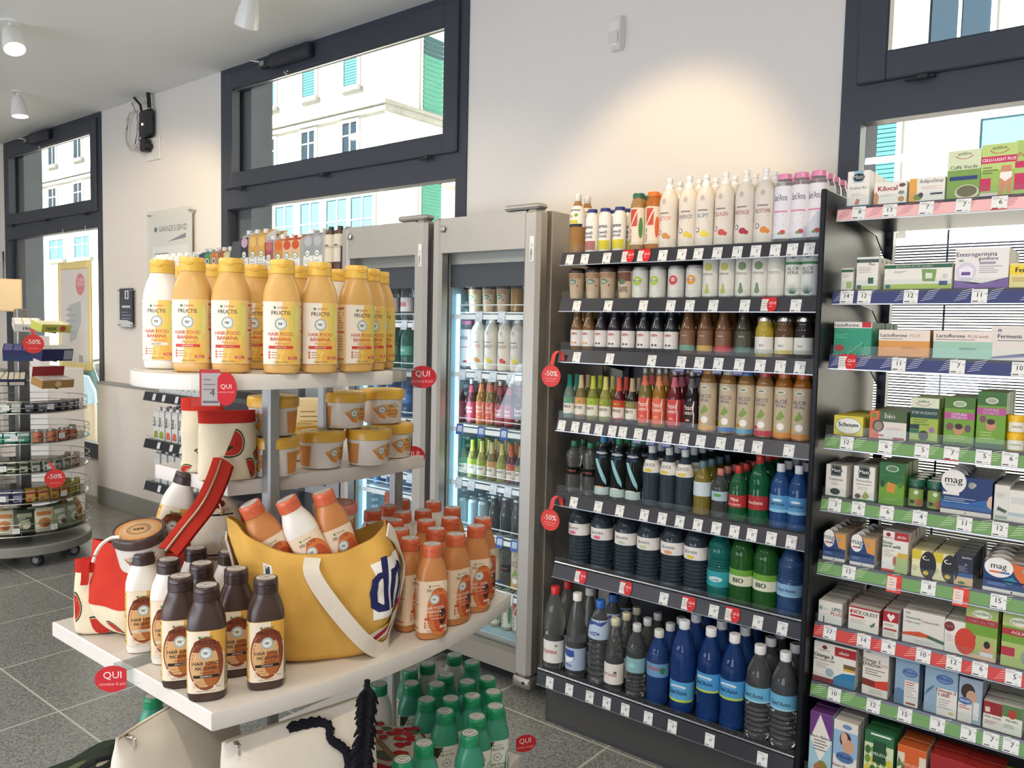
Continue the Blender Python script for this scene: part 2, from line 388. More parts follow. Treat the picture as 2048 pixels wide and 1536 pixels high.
# ------------------------------------------------------------------ the street
struct(MB('b9b6ae', 'concrete').box((-60, 3.9, -.25), (30, 60, -.05)), 'street')
def facade(name, label, x0, x1, y0, y1, wins, ztop=15, side=None):
    o = put(name, None, None, ((x0+x1)/2, y0, 0), 0, label, 'building')
    cx, cy = (x0+x1)/2, y0
    f = MB('f1f0ec', 'plaster').box((x0-cx, 0, -.1), (x1-cx, y1-y0, ztop)); f.build('wall', o)
    c = MB('a8aaa8', 'concrete').box((x0-cx-.08, -.1, 6.22), (x1-cx+.12, y1-y0, 6.34)).box((x0-cx-.12, -.16, 6.34), (x1-cx+.18, y1-y0, 6.42)); c.build('cornice', o)
    b_ = MB('b4b6b4', 'concrete').box((x0-cx-.02, -.03, 4.85), (x1-cx+.03, y1-y0, 4.95)); b_.build('string_course', o)
    for (a, c_, z0, z1, kind) in wins:
        w = MB('eceeee', 'paint'); a -= cx; c_ -= cx
        w.box((a-.06, -.05, z0-.06), (a, .02, z1+.06)); w.box((c_, -.05, z0-.06), (c_+.06, .02, z1+.06)); w.box((a, -.05, z1), (c_, .02, z1+.06)); w.box((a-.1, -.12, z0-.1), (c_+.1, .02, z0), '9a9c9c')
        wo = w.build('window', o)
        if kind == 'shutter':
            s = MB('2f7a84', 'paint'); n = int((z1-z0)/.06)
            for k in range(n): s.box((a, -.03, z0+k*(z1-z0)/n), (c_, -.005, z0+(k+.8)*(z1-z0)/n))
            s.box((a, -.012, z0), (c_, 0, z1), '24626c'); s.build('shutter', wo)
        else:
            s = MB({'glass': '2a3a48', 'shop': '5f93a4'}[kind], 'gloss').box((a, -.012, z0), (c_, 0, z1)); s.build('pane', wo)
            mb = MB('e9ecec', 'paint').box(((a+c_)/2-.02, -.03, z0), ((a+c_)/2+.02, -.012, z1)).box((a, -.03, z0+(z1-z0)*.62), (c_, -.012, z0+(z1-z0)*.62+.03)); mb.build('glazing_bar', wo)
    return o
wl = []
for x in (-16.12, -14.62, -17.7, -19.4, -21): wl += [(x, x+.46, 6.9, 8.0, 'shutter'), (x-.04, x+.46, 5.35, 6.12, 'glass')]
for x in (-17.2, -16.2, -15.22, -14.35, -19.2, -20.5): wl.append((x, x+.75, 3.1, 4.45, 'shop'))
for x in (-30.5, -28.5, -26.6, -24.6, -32.4): wl += [(x, x+.62, 5.3, 6.1, 'glass'), (x+.05, x+.6, 6.9, 8.3, 'glass'), (x, x+1.15, 3.65, 4.33, 'shop')]
fa = facade('building', 'white corner building across the street with teal shutters, seen through the middle window', -40, -13.29, 12, 26, wl)
cx = -26.645
for y, z0, z1 in ((1.1, 6.4, 8.15), (4.4, 6.6, 8.2), (1.1, 4.0, 5.2), (4.4, 3.6, 5.0)):   # windows on the side street face
    w = MB('eceeee', 'paint').box((13.33, y-.06, z0-.1), (13.4, y+.7, z1+.06)); wo = w.build('window', fa)
    s = MB('5d9aa0', 'paint')
    for k in range(16): s.box((13.4, y, z0+k*(z1-z0)/16), (13.43, y+.62, z0+(k+.8)*(z1-z0)/16), '38616c' if k > 11 else '4fa090')
    s.build('shutter', wo)
wr = [(-2.62, -1.9, 5.4, 7.1, 'glass'), (-1.3, -.6, 5.4, 7.1, 'glass'), (-3.35, -2.95, 3.1, 4.5, 'shutter'), (-1.95, -.2, 3.2, 4.4, 'shop'), (.2, .9, 5.4, 7.1, 'glass'), (2, 2.7, 5.4, 7.1, 'glass'), (-4.6, -3.9, 5.4, 7.1, 'glass'), (.4, 2.2, 3.2, 4.4, 'shop')]
facade('building', 'white building across the street, seen above the medicine shelves', -7.5, 9, 12, 22, wr)
facade('building', 'far pale building closing the side street beyond the corner', -13, -7, 27, 33, [(-12, -11, 5, 7, 'glass'), (-10, -9, 5, 7, 'glass')], 9)
# street furniture seen through the left window
def bin_(x, y, h, w, col, label, dome=None):
    o = put('street_bin', None, None, (x, y, -.05), 0, label, 'bin')
    prof = [(w, 0), (w, h*.62), (w*.92, h*.72), (w*.55, h*.88), (w*.45, h)]
    MB(col, 'plas').lathe([(0, 0)]+prof+[(0, h)], 20).build('body', o)
    if dome: MB(dome, 'plas').lathe([(w*1.02, h*.66), (w*.98, h*.8), (w*.7, h*.97), (0, h*1.02)], 20).build('lid', o)
    return o
p = ony(4.6, 185, 800); bin_(p.x-.17, 4.6, 1.18, .16, '1f6f78', 'teal street bin, slimmer one behind the left window')
p = ony(4.3, 203, 800); bin_(p.x+.12, 5.4, 1.35, .2, '1f6f78', 'tall teal street bin beside the right edge of the left window')
p = ony(4.0, 143, 800); bin_(p.x, 4.0, 1.0, .26, 'b9ab92', 'beige rounded street bin with pale blue lid outside the left window', '9cc4dc')
# parked scooter outside
sc = put('scooter', None, None, (ony(5.2, 178, 740).x, 5.2, -.05), R_(20), 'blue grey parked scooter outside the left window', 'scooter')
MB('51637c', 'plas').loft([[(x+dx*.2, y*.12, z+.0) for dx, y in ((-1, -1), (1, -1), (1, 1), (-1, 1))] for x, z in ((0, .5), (-.02, .75), (.05, 1.0))]).build('front_shield', sc)
MB('7488a8', 'plas').bbox((-.5, -.14, .45), (-.05, .14, .82), .06).build('seat', sc)
MB('33363c', 'plas').tube([(.02, -.32, 1.06), (.0, 0, 1.02), (.02, .32, 1.06)], .022).build('handlebar', sc)
for x in (-.55, .45): MB('222222', 'matte').lathe([(.12, -.05), (.24, -.05), (.27, 0), (.24, .05), (.12, .05)], 20, M=Matrix.Translation((x, 0, .27)) @ Matrix.Rotation(R_(90), 4, 'X')).build('wheel', sc)
# ------------------------------------------------------------------ on the walls and the ceiling
def spotlight(x, y, rz, tilt, label, lit=True):
    o = put('ceiling_spotlight', None, None, (x, y, CEIL), rz, label, 'ceiling lamp', 'white ceiling spotlights')
    MB('e9e7e2', 'plas').lathe([(0, -.012), (.05, -.012), (.052, -.004), (.052, 0), (0, 0)], 24).tube([(0, 0, -.01), (0, 0, -.05)], .012).build('mount', o)
    M = Matrix.Translation((0, 0, -.06)) @ Matrix.Rotation(tilt, 4, 'Y')
    MB('ecebe6', 'plas').lathe([(0, .02), (.03, .02), (.042, .0), (.058, -.085), (.062, -.13), (.056, -.13), (.053, -.115)], 28, M=M).build('lamp_head', o)
    MB('fff6e8', 'lamp').lathe([(.0535, -.118), (0, -.118)], 28, M=M).build('lens', o)
    return o
for q, rz, t, lb in (((20, 42), 0, -.5, 'white ceiling spotlight at the far left, tilted away with dark tip'), ((36, 183), .5, -.12, 'white ceiling spotlight above the left window with glowing lens'), ((500, -22), -.3, .55, 'white ceiling spotlight near the middle window with glowing tilted lens')):
    p = onz(CEIL, *q); spotlight(p.x, p.y, rz, t, lb)
d = put('motion_detector', None, None, (-1.967, WALL, 2.885), 0, 'white wedge shaped motion detector high on the wall above the drinks', 'detector')
MB('ece9e4', 'plas').loft([[(sx*w, -dd*k, z) for sx, k in ((-1, 0), (-.9, .8), (-.5, 1), (.5, 1), (.9, .8), (1, 0))] for z, w, dd in ((-.075, .026, .03), (-.06, .032, .05), (.02, .034, .055), (.06, .032, .045), (.072, .026, .03))]).build('housing', d)
MB('d7d3cd', 'plas').loft([[(sx*.024, -dd-.002*(1-abs(sx)), z) for sx in (-1, -.4, .4, 1)] for z, dd in ((-.05, .0535), (.0, .056))], closed=False).build('lens_window', d)
# router with aerials and cable on the wall
r = put('wifi_router', None, None, (-6.19, WALL, 3.07), 0, 'black wall router with two aerials high beside the middle window', 'router')
MB('efece6', 'plas').bbox((-.04, -.012, -.27), (.17, 0, -.1), .004, 'e9e6df').build('mounting_plate', r)
MB('26272b', 'silk').bbox((-.07, -.06, -.1), (.11, -.012, .11), .02).lathe([(0, 0), (.008, 0), (.008, .004), (0, .004)], 8, 'e8e8e8', 'lamp', Matrix.Translation((0, -.06, 0)) @ Matrix.Rotation(R_(90), 4, 'X')).build('body', r)
MB('1c1d20', 'silk').tube([(.07, -.04, .12), (.07, -.045, .2), (.02, -.05, .42)], [.016, .016, .012], 8).build('antenna', r)
MB('1c1d20', 'silk').tube([(-.05, -.04, .11), (-.06, -.045, .16), (-.29, -.05, .33)], [.01, .01, .007], 8).build('antenna', r)
MB('202124', 'silk').bbox((-.01, -.08, -.21), (.06, -.02, -.115), .008).bbox((.04, -.07, -.19), (.085, -.02, -.15), .006).build('power_adapter', r)
cb = MB('c9c6c0', 'plas'); pth = [(.0, -.03, .16), (-.1, -.03, .28), (-.22, -.03, .2)]
for k in range(40): t = k/40*2*math.pi*1.9+1.2; pth.append((-.2+.105*math.cos(t), -.03-.004*(k % 5), -.02+.15*math.sin(t)))
pth += [(-.18, -.03, -.14), (-.1, -.03, -.2), (-.0, -.03, -.2)]
cb.tube(pth, .007, 6); cb.build('cable', r)
# acrylic notice and small dark notice
g = put('wall_notice', None, None, (-5.83, WALL, 2.13), 0, 'large pale acrylic notice with printed sheet on the wall by the middle window', 'notice')
ar = Art(); ar.rect(-.3, -.5, .3, .24, 'e4dfda'); ar.text('GARANZIE E SERVIZI', .03, .11, .042, '4a4550', wmax=.4); ar.disc(-.22, .13, .022, '6a6570', .02); ar.poly([(-.05, .03), (.22, .05), (.22, .085)], '8a8798'); ar.rect(-.27, -.48, .25, .0, 'efebe6')
ar.lines(-.24, -.06, .1, 1, .03, '9a97a2', .01); ar.text('dm-IT', -.24, -.14, .022, '55505a', 'l'); ar.lines(-.15, -.14, .18, 4, .035, 'a39fa8', .008); ar.lines(-.15, -.28, .15, 5, .035, 'a8a4ac', .008, seed=4)
MB('e4dfda', 'paper').box((-.3, -.032, -.5), (.3, -.028, .24)).art(ar, flat(-.0325)).build('sheet', g)
MB('fbfdfd', 'acrylic').bbox((-.33, -.05, -.53), (.33, -.038, .27), .004).build('acrylic_cover', g)
for sx in (-.3, .3):
    for z in (-.5, .24): MB('b9b9b6', 'metal').lathe([(.008, 0), (.008, .055), (.0, .055)], 10, M=Matrix.Translation((sx, 0, z)) @ Matrix.Rotation(R_(90), 4, 'X')).build('standoff', g)
g = put('wall_notice', None, None, (-6.55, WALL, 1.665), 0, 'small dark blue notice plate mounted on the wall beside the left window', 'notice')
MB('fbfdfd', 'acrylic').bbox((-.125, -.04, -.165), (.125, -.03, .165), .004).build('acrylic_cover', g)
ar = Art(); ar.rect(-.11, -.1, .11, .155, '252640'); ar.rect(-.11, -.155, .11, -.1, 'e6e6ea'); ar.poly([(-.11, -.1), (.11, -.1), (.11, -.12), (-.11, -.07)], '252640'); ar.rect(-.02, .07, .045, .14, 'e8e8f0'); ar.rect(0, .08, .025, .13, '252640'); ar.rect(-.07, .0, .07, .018, 'd4d4e0'); ar.lines(-.08, -.04, .09, 3, .025, '9a9ab4', .007)
MB('252640', 'paper').box((-.112, -.026, -.156), (.112, -.022, .156)).art(ar, flat(-.0265)).build('sheet', g)
for sx in (-.1, .1):
    for z in (-.14, .14): MB('b9b9b6', 'metal').lathe([(.006, 0), (.006, .045), (.0, .045)], 10, M=Matrix.Translation((sx, 0, z)) @ Matrix.Rotation(R_(90), 4, 'X')).build('standoff', g)
# yellow framed poster hanging in the left window
p0 = ony(3.1, 150, 632); q0 = ony(3.1, 118, 632); q1 = ony(3.1, 182, 632); w = (q1.x-q0.x)/2; h = (ony(3.1, 150, 524).z-ony(3.1, 150, 740).z)/2
po = put('hanging_poster', None, None, (p0.x, 3.1, p0.z), 0, 'tall yellow framed poster with faded red badge hanging in the left window', 'poster')
fr = MB('e6d48c', 'plas'); t = .05
fr.bbox((-w, -.012, -h), (-w+t, .012, h), .01).bbox((w-t, -.012, -h), (w, .012, h), .01).bbox((-w+t, -.012, h-t*1.3), (w-t, .012, h), .008).bbox((-w+t, -.012, -h), (w-t, .012, -h+t*1.3), .008); fr.build('frame', po)
ar = Art(); ar.rect(-w+t, -h+t, w-t, h-t, 'd9d5d2'); ar.poly([(-w*.35, h*.2), (w*.4, h*.28), (w*.42, -h*.1), (w*.1, -h*.42), (-w*.3, -h*.5)], 'b4b9ba'); ar.disc(w*.38, h*.58, w*.28, 'd2888a', h*.2, 24); ar.text('-50%', w*.38, h*.55, .07, 'e6d4d2', wmax=w*.5); ar.lines(-w*.5, h*.1, w*.2, 5, .05, 'a7acae', .02); ar.rect(w*.25, -h*.85, w*.5, -h*.72, 'a2a6a4')
MB('d9d5d2', 'paper').box((-w+t-.005, -.004, -h+t), (w-t+.005, .004, h-t)).art(ar, flat(-.0045)).build('sheet', po)
MB('c8c8c8', 'metal').tube([(-w*.7, 0, h), (-w*.7, 0, 2.36-p0.z)], .002, 5).tube([(w*.7, 0, h), (w*.7, 0, 2.36-p0.z)], .002, 5).build('hanging_wire', po)
# ================================================================== price tickets and red talkers
_pt = {}
def price_mesh(n, cents='99', nov=False, red=False, big=False):
    k = (n, cents, nov, red, big)
    if k not in _pt:
        a = Art(); w, h = (.017, .021) if not big else (.019, .0195)
        a.rect(-w, -h, w, h, 'e4e4e0'); a.lines(-w+.003, h-.005, w*.6, 2, .003, '8a8a88', .0012); a.text(n, .003 if len(n) < 2 else 0, -.003, .011 if not big else .013, '26262a', 'c', .012); a.text(cents, w-.0015, .004, .0045, '3a3a3e', 'r')
        a.rect(-w+.003, -h+.003, -w*.1, -h+.006, '4a4a4c'); a.lines(.004, -h+.0035, w-.002, 1, .003, '8a8a88', .0015)
        if nov: a.rect(-w-.001, -h-.016, w+.001, -h, '2c2f6a'); a.text("NOVITA'", 0, -h-.012, .008, 'e8e8f4', wmax=w*1.8)
        if red: a.rect(-w, -h, w, -h+.003, 'd2403c')
        zb = -h-(.016 if nov else 0)
        _pt[k] = MB('e4e4e0', 'paper').box((-w, 0, zb), (w, .0012, h)).art(a, flat(0)).mesh('price_tag')
    return _pt[k]
def promo_mesh(red='c8252b'):
    k = ('q', red)
    if k not in _pt:
        a = Art(); a.rect(-.028, -.022, .0, .024, 'e2dcd6'); a.rect(-.028, .018, .02, .024, red); a.lines(-.025, .01, -.004, 4, .007, '9a948e', .002)
        a.disc(.008, .0, .0165, red, .0265, 24); a.text('QUI', .008, .001, .009, 'f4e4dc', wmax=.024); a.lines(-.002, -.008, .018, 1, .004, 'f0c8c0', .0015)
        _pt[k] = MB('e2dcd6', 'paper').box((-.028, 0, -.022), (0, .001, .024)).box((-.004, 0, -.014), (.02, .001, .014), red).art(a, flat(-.0002)).mesh('promo_tag')
    return _pt[k]
def rail_shelf(root, name, x0, x1, yf, yb, z, hh=.045, lean=.012, col='3b3b3f', fence=True, railart=None, m='darkmetal'):
    """a metal deck with a leaning ticket rail along its front; returns (shelf object, function placing tickets on the rail)"""
    bx, by = root.location.x, root.location.y
    s = MB('434347', m)
    s.box((x0-bx, yf-by+.006, z-.022), (x1-bx, yb-by, z))
    sh = s.build(name, root)
    r = MB(col, m); X0, X1, Y = x0-bx, x1-bx, yf-by
    r.add([(X0, Y, z+.002), (X1, Y, z+.002), (X1, Y-lean, z-hh), (X0, Y-lean, z-hh), (X0, Y+.006, z+.002), (X1, Y+.006, z+.002), (X1, Y-lean+.006, z-hh), (X0, Y-lean+.006, z-hh)],
          [(3, 2, 1, 0), (0, 1, 5, 4), (2, 3, 7, 6), (1, 2, 6, 5), (3, 0, 4, 7), (4, 5, 6, 7)])
    r.box((X0, Y-lean-.004, z-hh-.003), (X1, Y-lean+.006, z-hh), 'b9bcc0', 'metal')
    if railart:
        an = math.atan2(lean, hh)
        r.art(railart(x0, x1), lambda u, v, o: (u-bx, Y-lean*(-v)/hh-o, z+v))
    r.build('price_rail', sh)
    if fence: MB('fbfdfd', 'acrylic').box((X0, Y+.003, z), (X1, Y+.005, z+.03)).build('front_guard', sh)
    tilt = math.atan2(lean, hh)
    def ticket(px, me, drop=0., name='price_tag'):
        # x on the rail from its place in the photo
        zz = z-hh*.5-drop
        X_ = colx(px, yf-lean*.5, zz)
        o = put(name, me, sh, (X_-bx, Y-lean*.5-.0025, zz), rot=(-tilt, 0, 0)); return o
    return sh, ticket
# ================================================================== drinks rack
DX0, DX1, DYF, DYB = -1.822, -.815, 2.57, 3.06
DZ = [1.852, 1.675, 1.479, 1.21, .916, .627, .222]
rack = put('drinks_rack', None, None, ((DX0+DX1)/2, 2.8, 0), 0, 'dark grey metal drinks rack with seven bottle shelves between fridge and medicine shelves', 'shelf rack')
bx, by = rack.location.x, rack.location.y
MB('3d3e42', 'darkmetal').box((DX0-bx, DYB-by, .1), (DX1-bx, DYB-by+.02, 1.9)).build('back_panel', rack)
MB('15181c', 'panel').bbox((-.812-bx, 2.47-by, 0), (-.795-bx, 3.09-by, 1.992), .003).build('side_panel', rack)
for x in (DX0+.01, DX1-.04): MB('2b2c30', 'darkmetal').box((x-bx, DYB-by-.03, 0), (x-bx+.03, DYB-by, 1.95)).build('upright', rack)
MB('46474a', 'darkmetal').bbox((DX0-bx, 2.53-by, .0), (DX1-bx, DYB-by, .165), .004).box((DX0-bx+.02, 2.527-by, .02), (DX1-bx, 2.53-by, .15), '4f4e4c').build('plinth', rack)
TK = {}
T1 = lambda n, s, nov=(): None
tick = [
 [(1140, '1'), (1170, '2'), (1214, '2'), (1258, 'Q'), (1290, 'Q'), (1326, '3'), (1364, '3'), (1397, '3'), (1435, '3'), (1475, '3'), (1512, '3'), (1551, '1'), (1585, '1'), (1619, '1')],
 [(1154, '1'), (1217, '0'), (1287, '1'), (1342, '1'), (1380, '1'), (1427, '1'), (1490, '1'), (1540, 'Q'), (1592, '1')],
 [(1154, '1'), (1220, '1'), (1304, '4'), (1363, '2N'), (1399, '2N'), (1437, '2N'), (1479, '2N'), (1521, '1'), (1561, '1'), (1600, '2')],
 [(1124, '1'), (1151, '1'), (1173, '1'), (1198, '1'), (1225, '1'), (1246, '1'), (1277, '1N'), (1304, '1N'), (1336, '1N'), (1369, '1N'), (1402, '1'), (1442, '1'), (1479, '1'), (1515, '1'), (1578, '1')],
 [(1148, '0'), (1197, '1'), (1240, '1')]+[(x, '0') for x in (1289, 1325, 1360, 1396, 1433, 1469, 1504, 1543, 1583)],
 [(1163, 'Q'), (1253, 'Q'), (1328, '0'), (1379, 'Q'), (1428, '0'), (1467, 'Q'), (1516, '0'), (1565, '0')],
 [(x, '0') for x in (1100, 1139, 1180, 1214, 1251, 1297, 1345, 1420, 1525)]]
for k, z in enumerate(DZ):
    last = k == 6
    sh, tk = rail_shelf(rack, 'shelf', DX0, DX1, 2.475 if last else DYF, DYB, z, .05 if last else .046, .006 if last else .014)
    if k in (5, 6):
        g = MB('b7babd', 'metal'); y0 = (2.475 if last else DYF)-by
        g.tube([(DX0-bx, y0+.004, z+.008), (DX1-bx, y0+.004, z+.008)], .004, 6)
        x = DX0-bx+.004
        while x < DX1-bx: g.box((x, y0+.005, z+.001), (x+.004, y0+.06, z+.006), '1b1b1e', 'matte'); x += .0105
        g.build('wire_front', sh)
    for i, (px, t) in enumerate(tick[k]):
        if t == 'Q': tk(px, promo_mesh(), name='promo_tag')
        else: tk(px, price_mesh(t[0], ('99', '49', '79', '29')[(i*7+k) % 4], 'N' in t), .004)
    if k < 6:
        for x in (DX0+.012, DX1-.024): MB('2b2c30', 'darkmetal').prism([(DYF-by+.05, z-.02), (DYB-by, z-.02), (DYB-by, z-.1)], x-bx, x-bx+.003, M=Matrix(((0, 0, 1, 0), (1, 0, 0, 0), (0, 1, 0, 0), (0, 0, 0, 1)))).build('bracket', sh)
# ================================================================== medicine rack in front of the right window
MX0, MX1 = -.785, .22
MZ = [1.944, 1.693, 1.496, 1.251, 1.058, .86, .662, .475, .20]
MY = [2.55, 2.545, 2.54, 2.535, 2.53, 2.525, 2.52, 2.515, 2.48]
med = put('medicine_rack', None, None, (-.3, 2.8, 0), 0, 'open medicine shelf rack with coloured ticket rails in front of the right window', 'shelf rack')
mbx, mby = -.3, 2.8
for x in (-.755, .2):
    u = MB('3a3c42', 'darkmetal'); y = 3.03-mby; X = x-mbx
    u.box((X-.015, y, 0), (X-.009, y+.04, 2.05)).box((X+.009, y, 0), (X+.015, y+.04, 2.05)); z = .0
    u.box((X-.015, y+.036, 0), (X+.015, y+.04, 2.05))
    while z < 2.03: u.box((X-.009, y, z), (X+.009, y+.003, z+.022)); z += .05
    u.box((X-.013, 2.55-mby, 0), (X+.013, y+.04, .08)); u.build('upright', med)
RC = [('e9b5b4', 'a8696e'), ('3a4272', 'c6c8da'), ('3a4272', 'c6c8da'), ('6f9a5c', 'c2d6a8'), ('6f9a5c', 'c2d6a8'), ('6f9a5c', 'c2d6a8'), ('c8403a', 'eeb0a4'), ('6f9a5c', 'c2d6a8'), ('6f9a5c', 'c2d6a8')]
mtick = [
 [(1718, '8'), (1780, '13'), (1853, '7'), (1927, '7'), (1999, '6')], [(1694, '14'), (1729, '12'), (1822, '12'), (1959, '11')], [(1697, 'Q'), (1798, '11'), (1915, '7'), (2040, '10')],
 [(1694, '12'), (1771, '6'), (1844, '5'), (1903, '7'), (1967, '5'), (2020, '6')], [(1670, '3'), (1717, '6'), (1774, '6'), (1840, '4'), (1929, '11'), (2000, '12')],
 [(1698, '15'), (1789, 'R'), (1857, '8'), (1922, 'R'), (1997, '15')], [(1660, '17'), (1728, '14'), (1777, '6'), (1847, '10'), (1908, '12'), (1960, '6'), (2027, '5')],
 [(1669, '10'), (1747, '12'), (1810, '15'), (1875, '3'), (1937, '3'), (1982, '7'), (2022, '7')], []]
for k, z in enumerate(MZ):
    bg, st = RC[k]
    def ra(x0, x1, bg=bg, st=st, k=k):
        a = Art(step=9); a.rect(x0, -.039, x1, .001, bg, 2); x = x0+.004; rr = random.Random(k)
        while x < x1-.07:
            for q in range(5): a.poly([(x+q*.004, -.033+q*.0066), (x+.03+q*.004, -.026+q*.0066), (x+.03+q*.004, -.0245+q*.0066), (x+q*.004, -.0315+q*.0066)], st)
            x += rr.choice((.072, .085, .1))
        return a
    sh, tk = rail_shelf(med, 'shelf', MX0, MX1, MY[k], 3.03, z, .040, .010, '4a4c54', True, ra)
    for i, (px, t) in enumerate(mtick[k]):
        if t == 'Q': tk(px, promo_mesh(), name='promo_tag')
        elif t == 'R':
            kk = 'redtag'
            if kk not in _pt:
                a = Art(); a.rect(-.02, -.03, .02, .02, 'd8402e'); a.rect(-.019, -.024, .006, .015, 'e6cfc4'); a.lines(-.014, .006, .002, 3, .008, 'a08a80', .002); a.ring(.013, -.006, .003, .006, 'b8301e')
                _pt[kk] = MB('d8402e', 'paper').box((-.02, 0, -.03), (.02, .001, .02)).art(a, flat(0)).mesh('promo_tag')
            tk(px, _pt[kk], .003, 'promo_tag')
        else: tk(px, price_mesh(t, ('49', '99', '95', '75')[(i+k) % 4], False, (k, i) in ((3, 3), (0, 4)), True))
    for x in (-.765, .195):
        MB('30323a', 'darkmetal').prism([(MY[k]+.03-mby, z-.02), (3.03-mby, z-.02), (3.03-mby, z-.12), (2.9-mby, z-.05)], x-mbx, x-mbx+.004, M=Matrix(((0, 0, 1, 0), (1, 0, 0, 0), (0, 1, 0, 0), (0, 0, 0, 1)))).build('bracket', sh)
# ================================================================== carton rack behind the round stand, left of the fridges
LX0, LX1, LYF = -5.07, -3.22, 2.55
LZ = [1.80, 1.42, 1.105, .80, .525, .17]
lrk = put('carton_rack', None, None, (-4.1, 2.8, 0), 0, 'pale milk carton rack with dark ticket rails left of the fridges', 'shelf rack')
MB('d9d6d0', 'paint').box((LX0+4.1, .25, .1), (LX1+4.1, .27, 1.78)).build('back_panel', lrk)
MB('b9b7b2', 'paint').bbox((LX0+4.1, -.27, 0), (LX1+4.1, .26, .14), .004).build('plinth', lrk)
for x in (LX0, -4.1, LX1-.03): MB('8a8a88', 'darkmetal').box((x+4.1, .22, 0), (x+4.13, .25, 1.8)).build('upright', lrk)
ltk = {2: (309, 328, 354, 383), 3: (318, 343, 363, 376, 388), 4: (319, 346), 0: (668,)}
for k, z in enumerate(LZ):
    x0, x1 = LX0, LX1
    sh, tk = rail_shelf(lrk, 'shelf', x0, x1, LYF if k else 2.6, 3.03, z, .05, .014, '3b3b40', k != 5)
    for i, px in enumerate(ltk.get(k, ())): tk(px, price_mesh('1', ('19', '39', '59')[i % 3]))
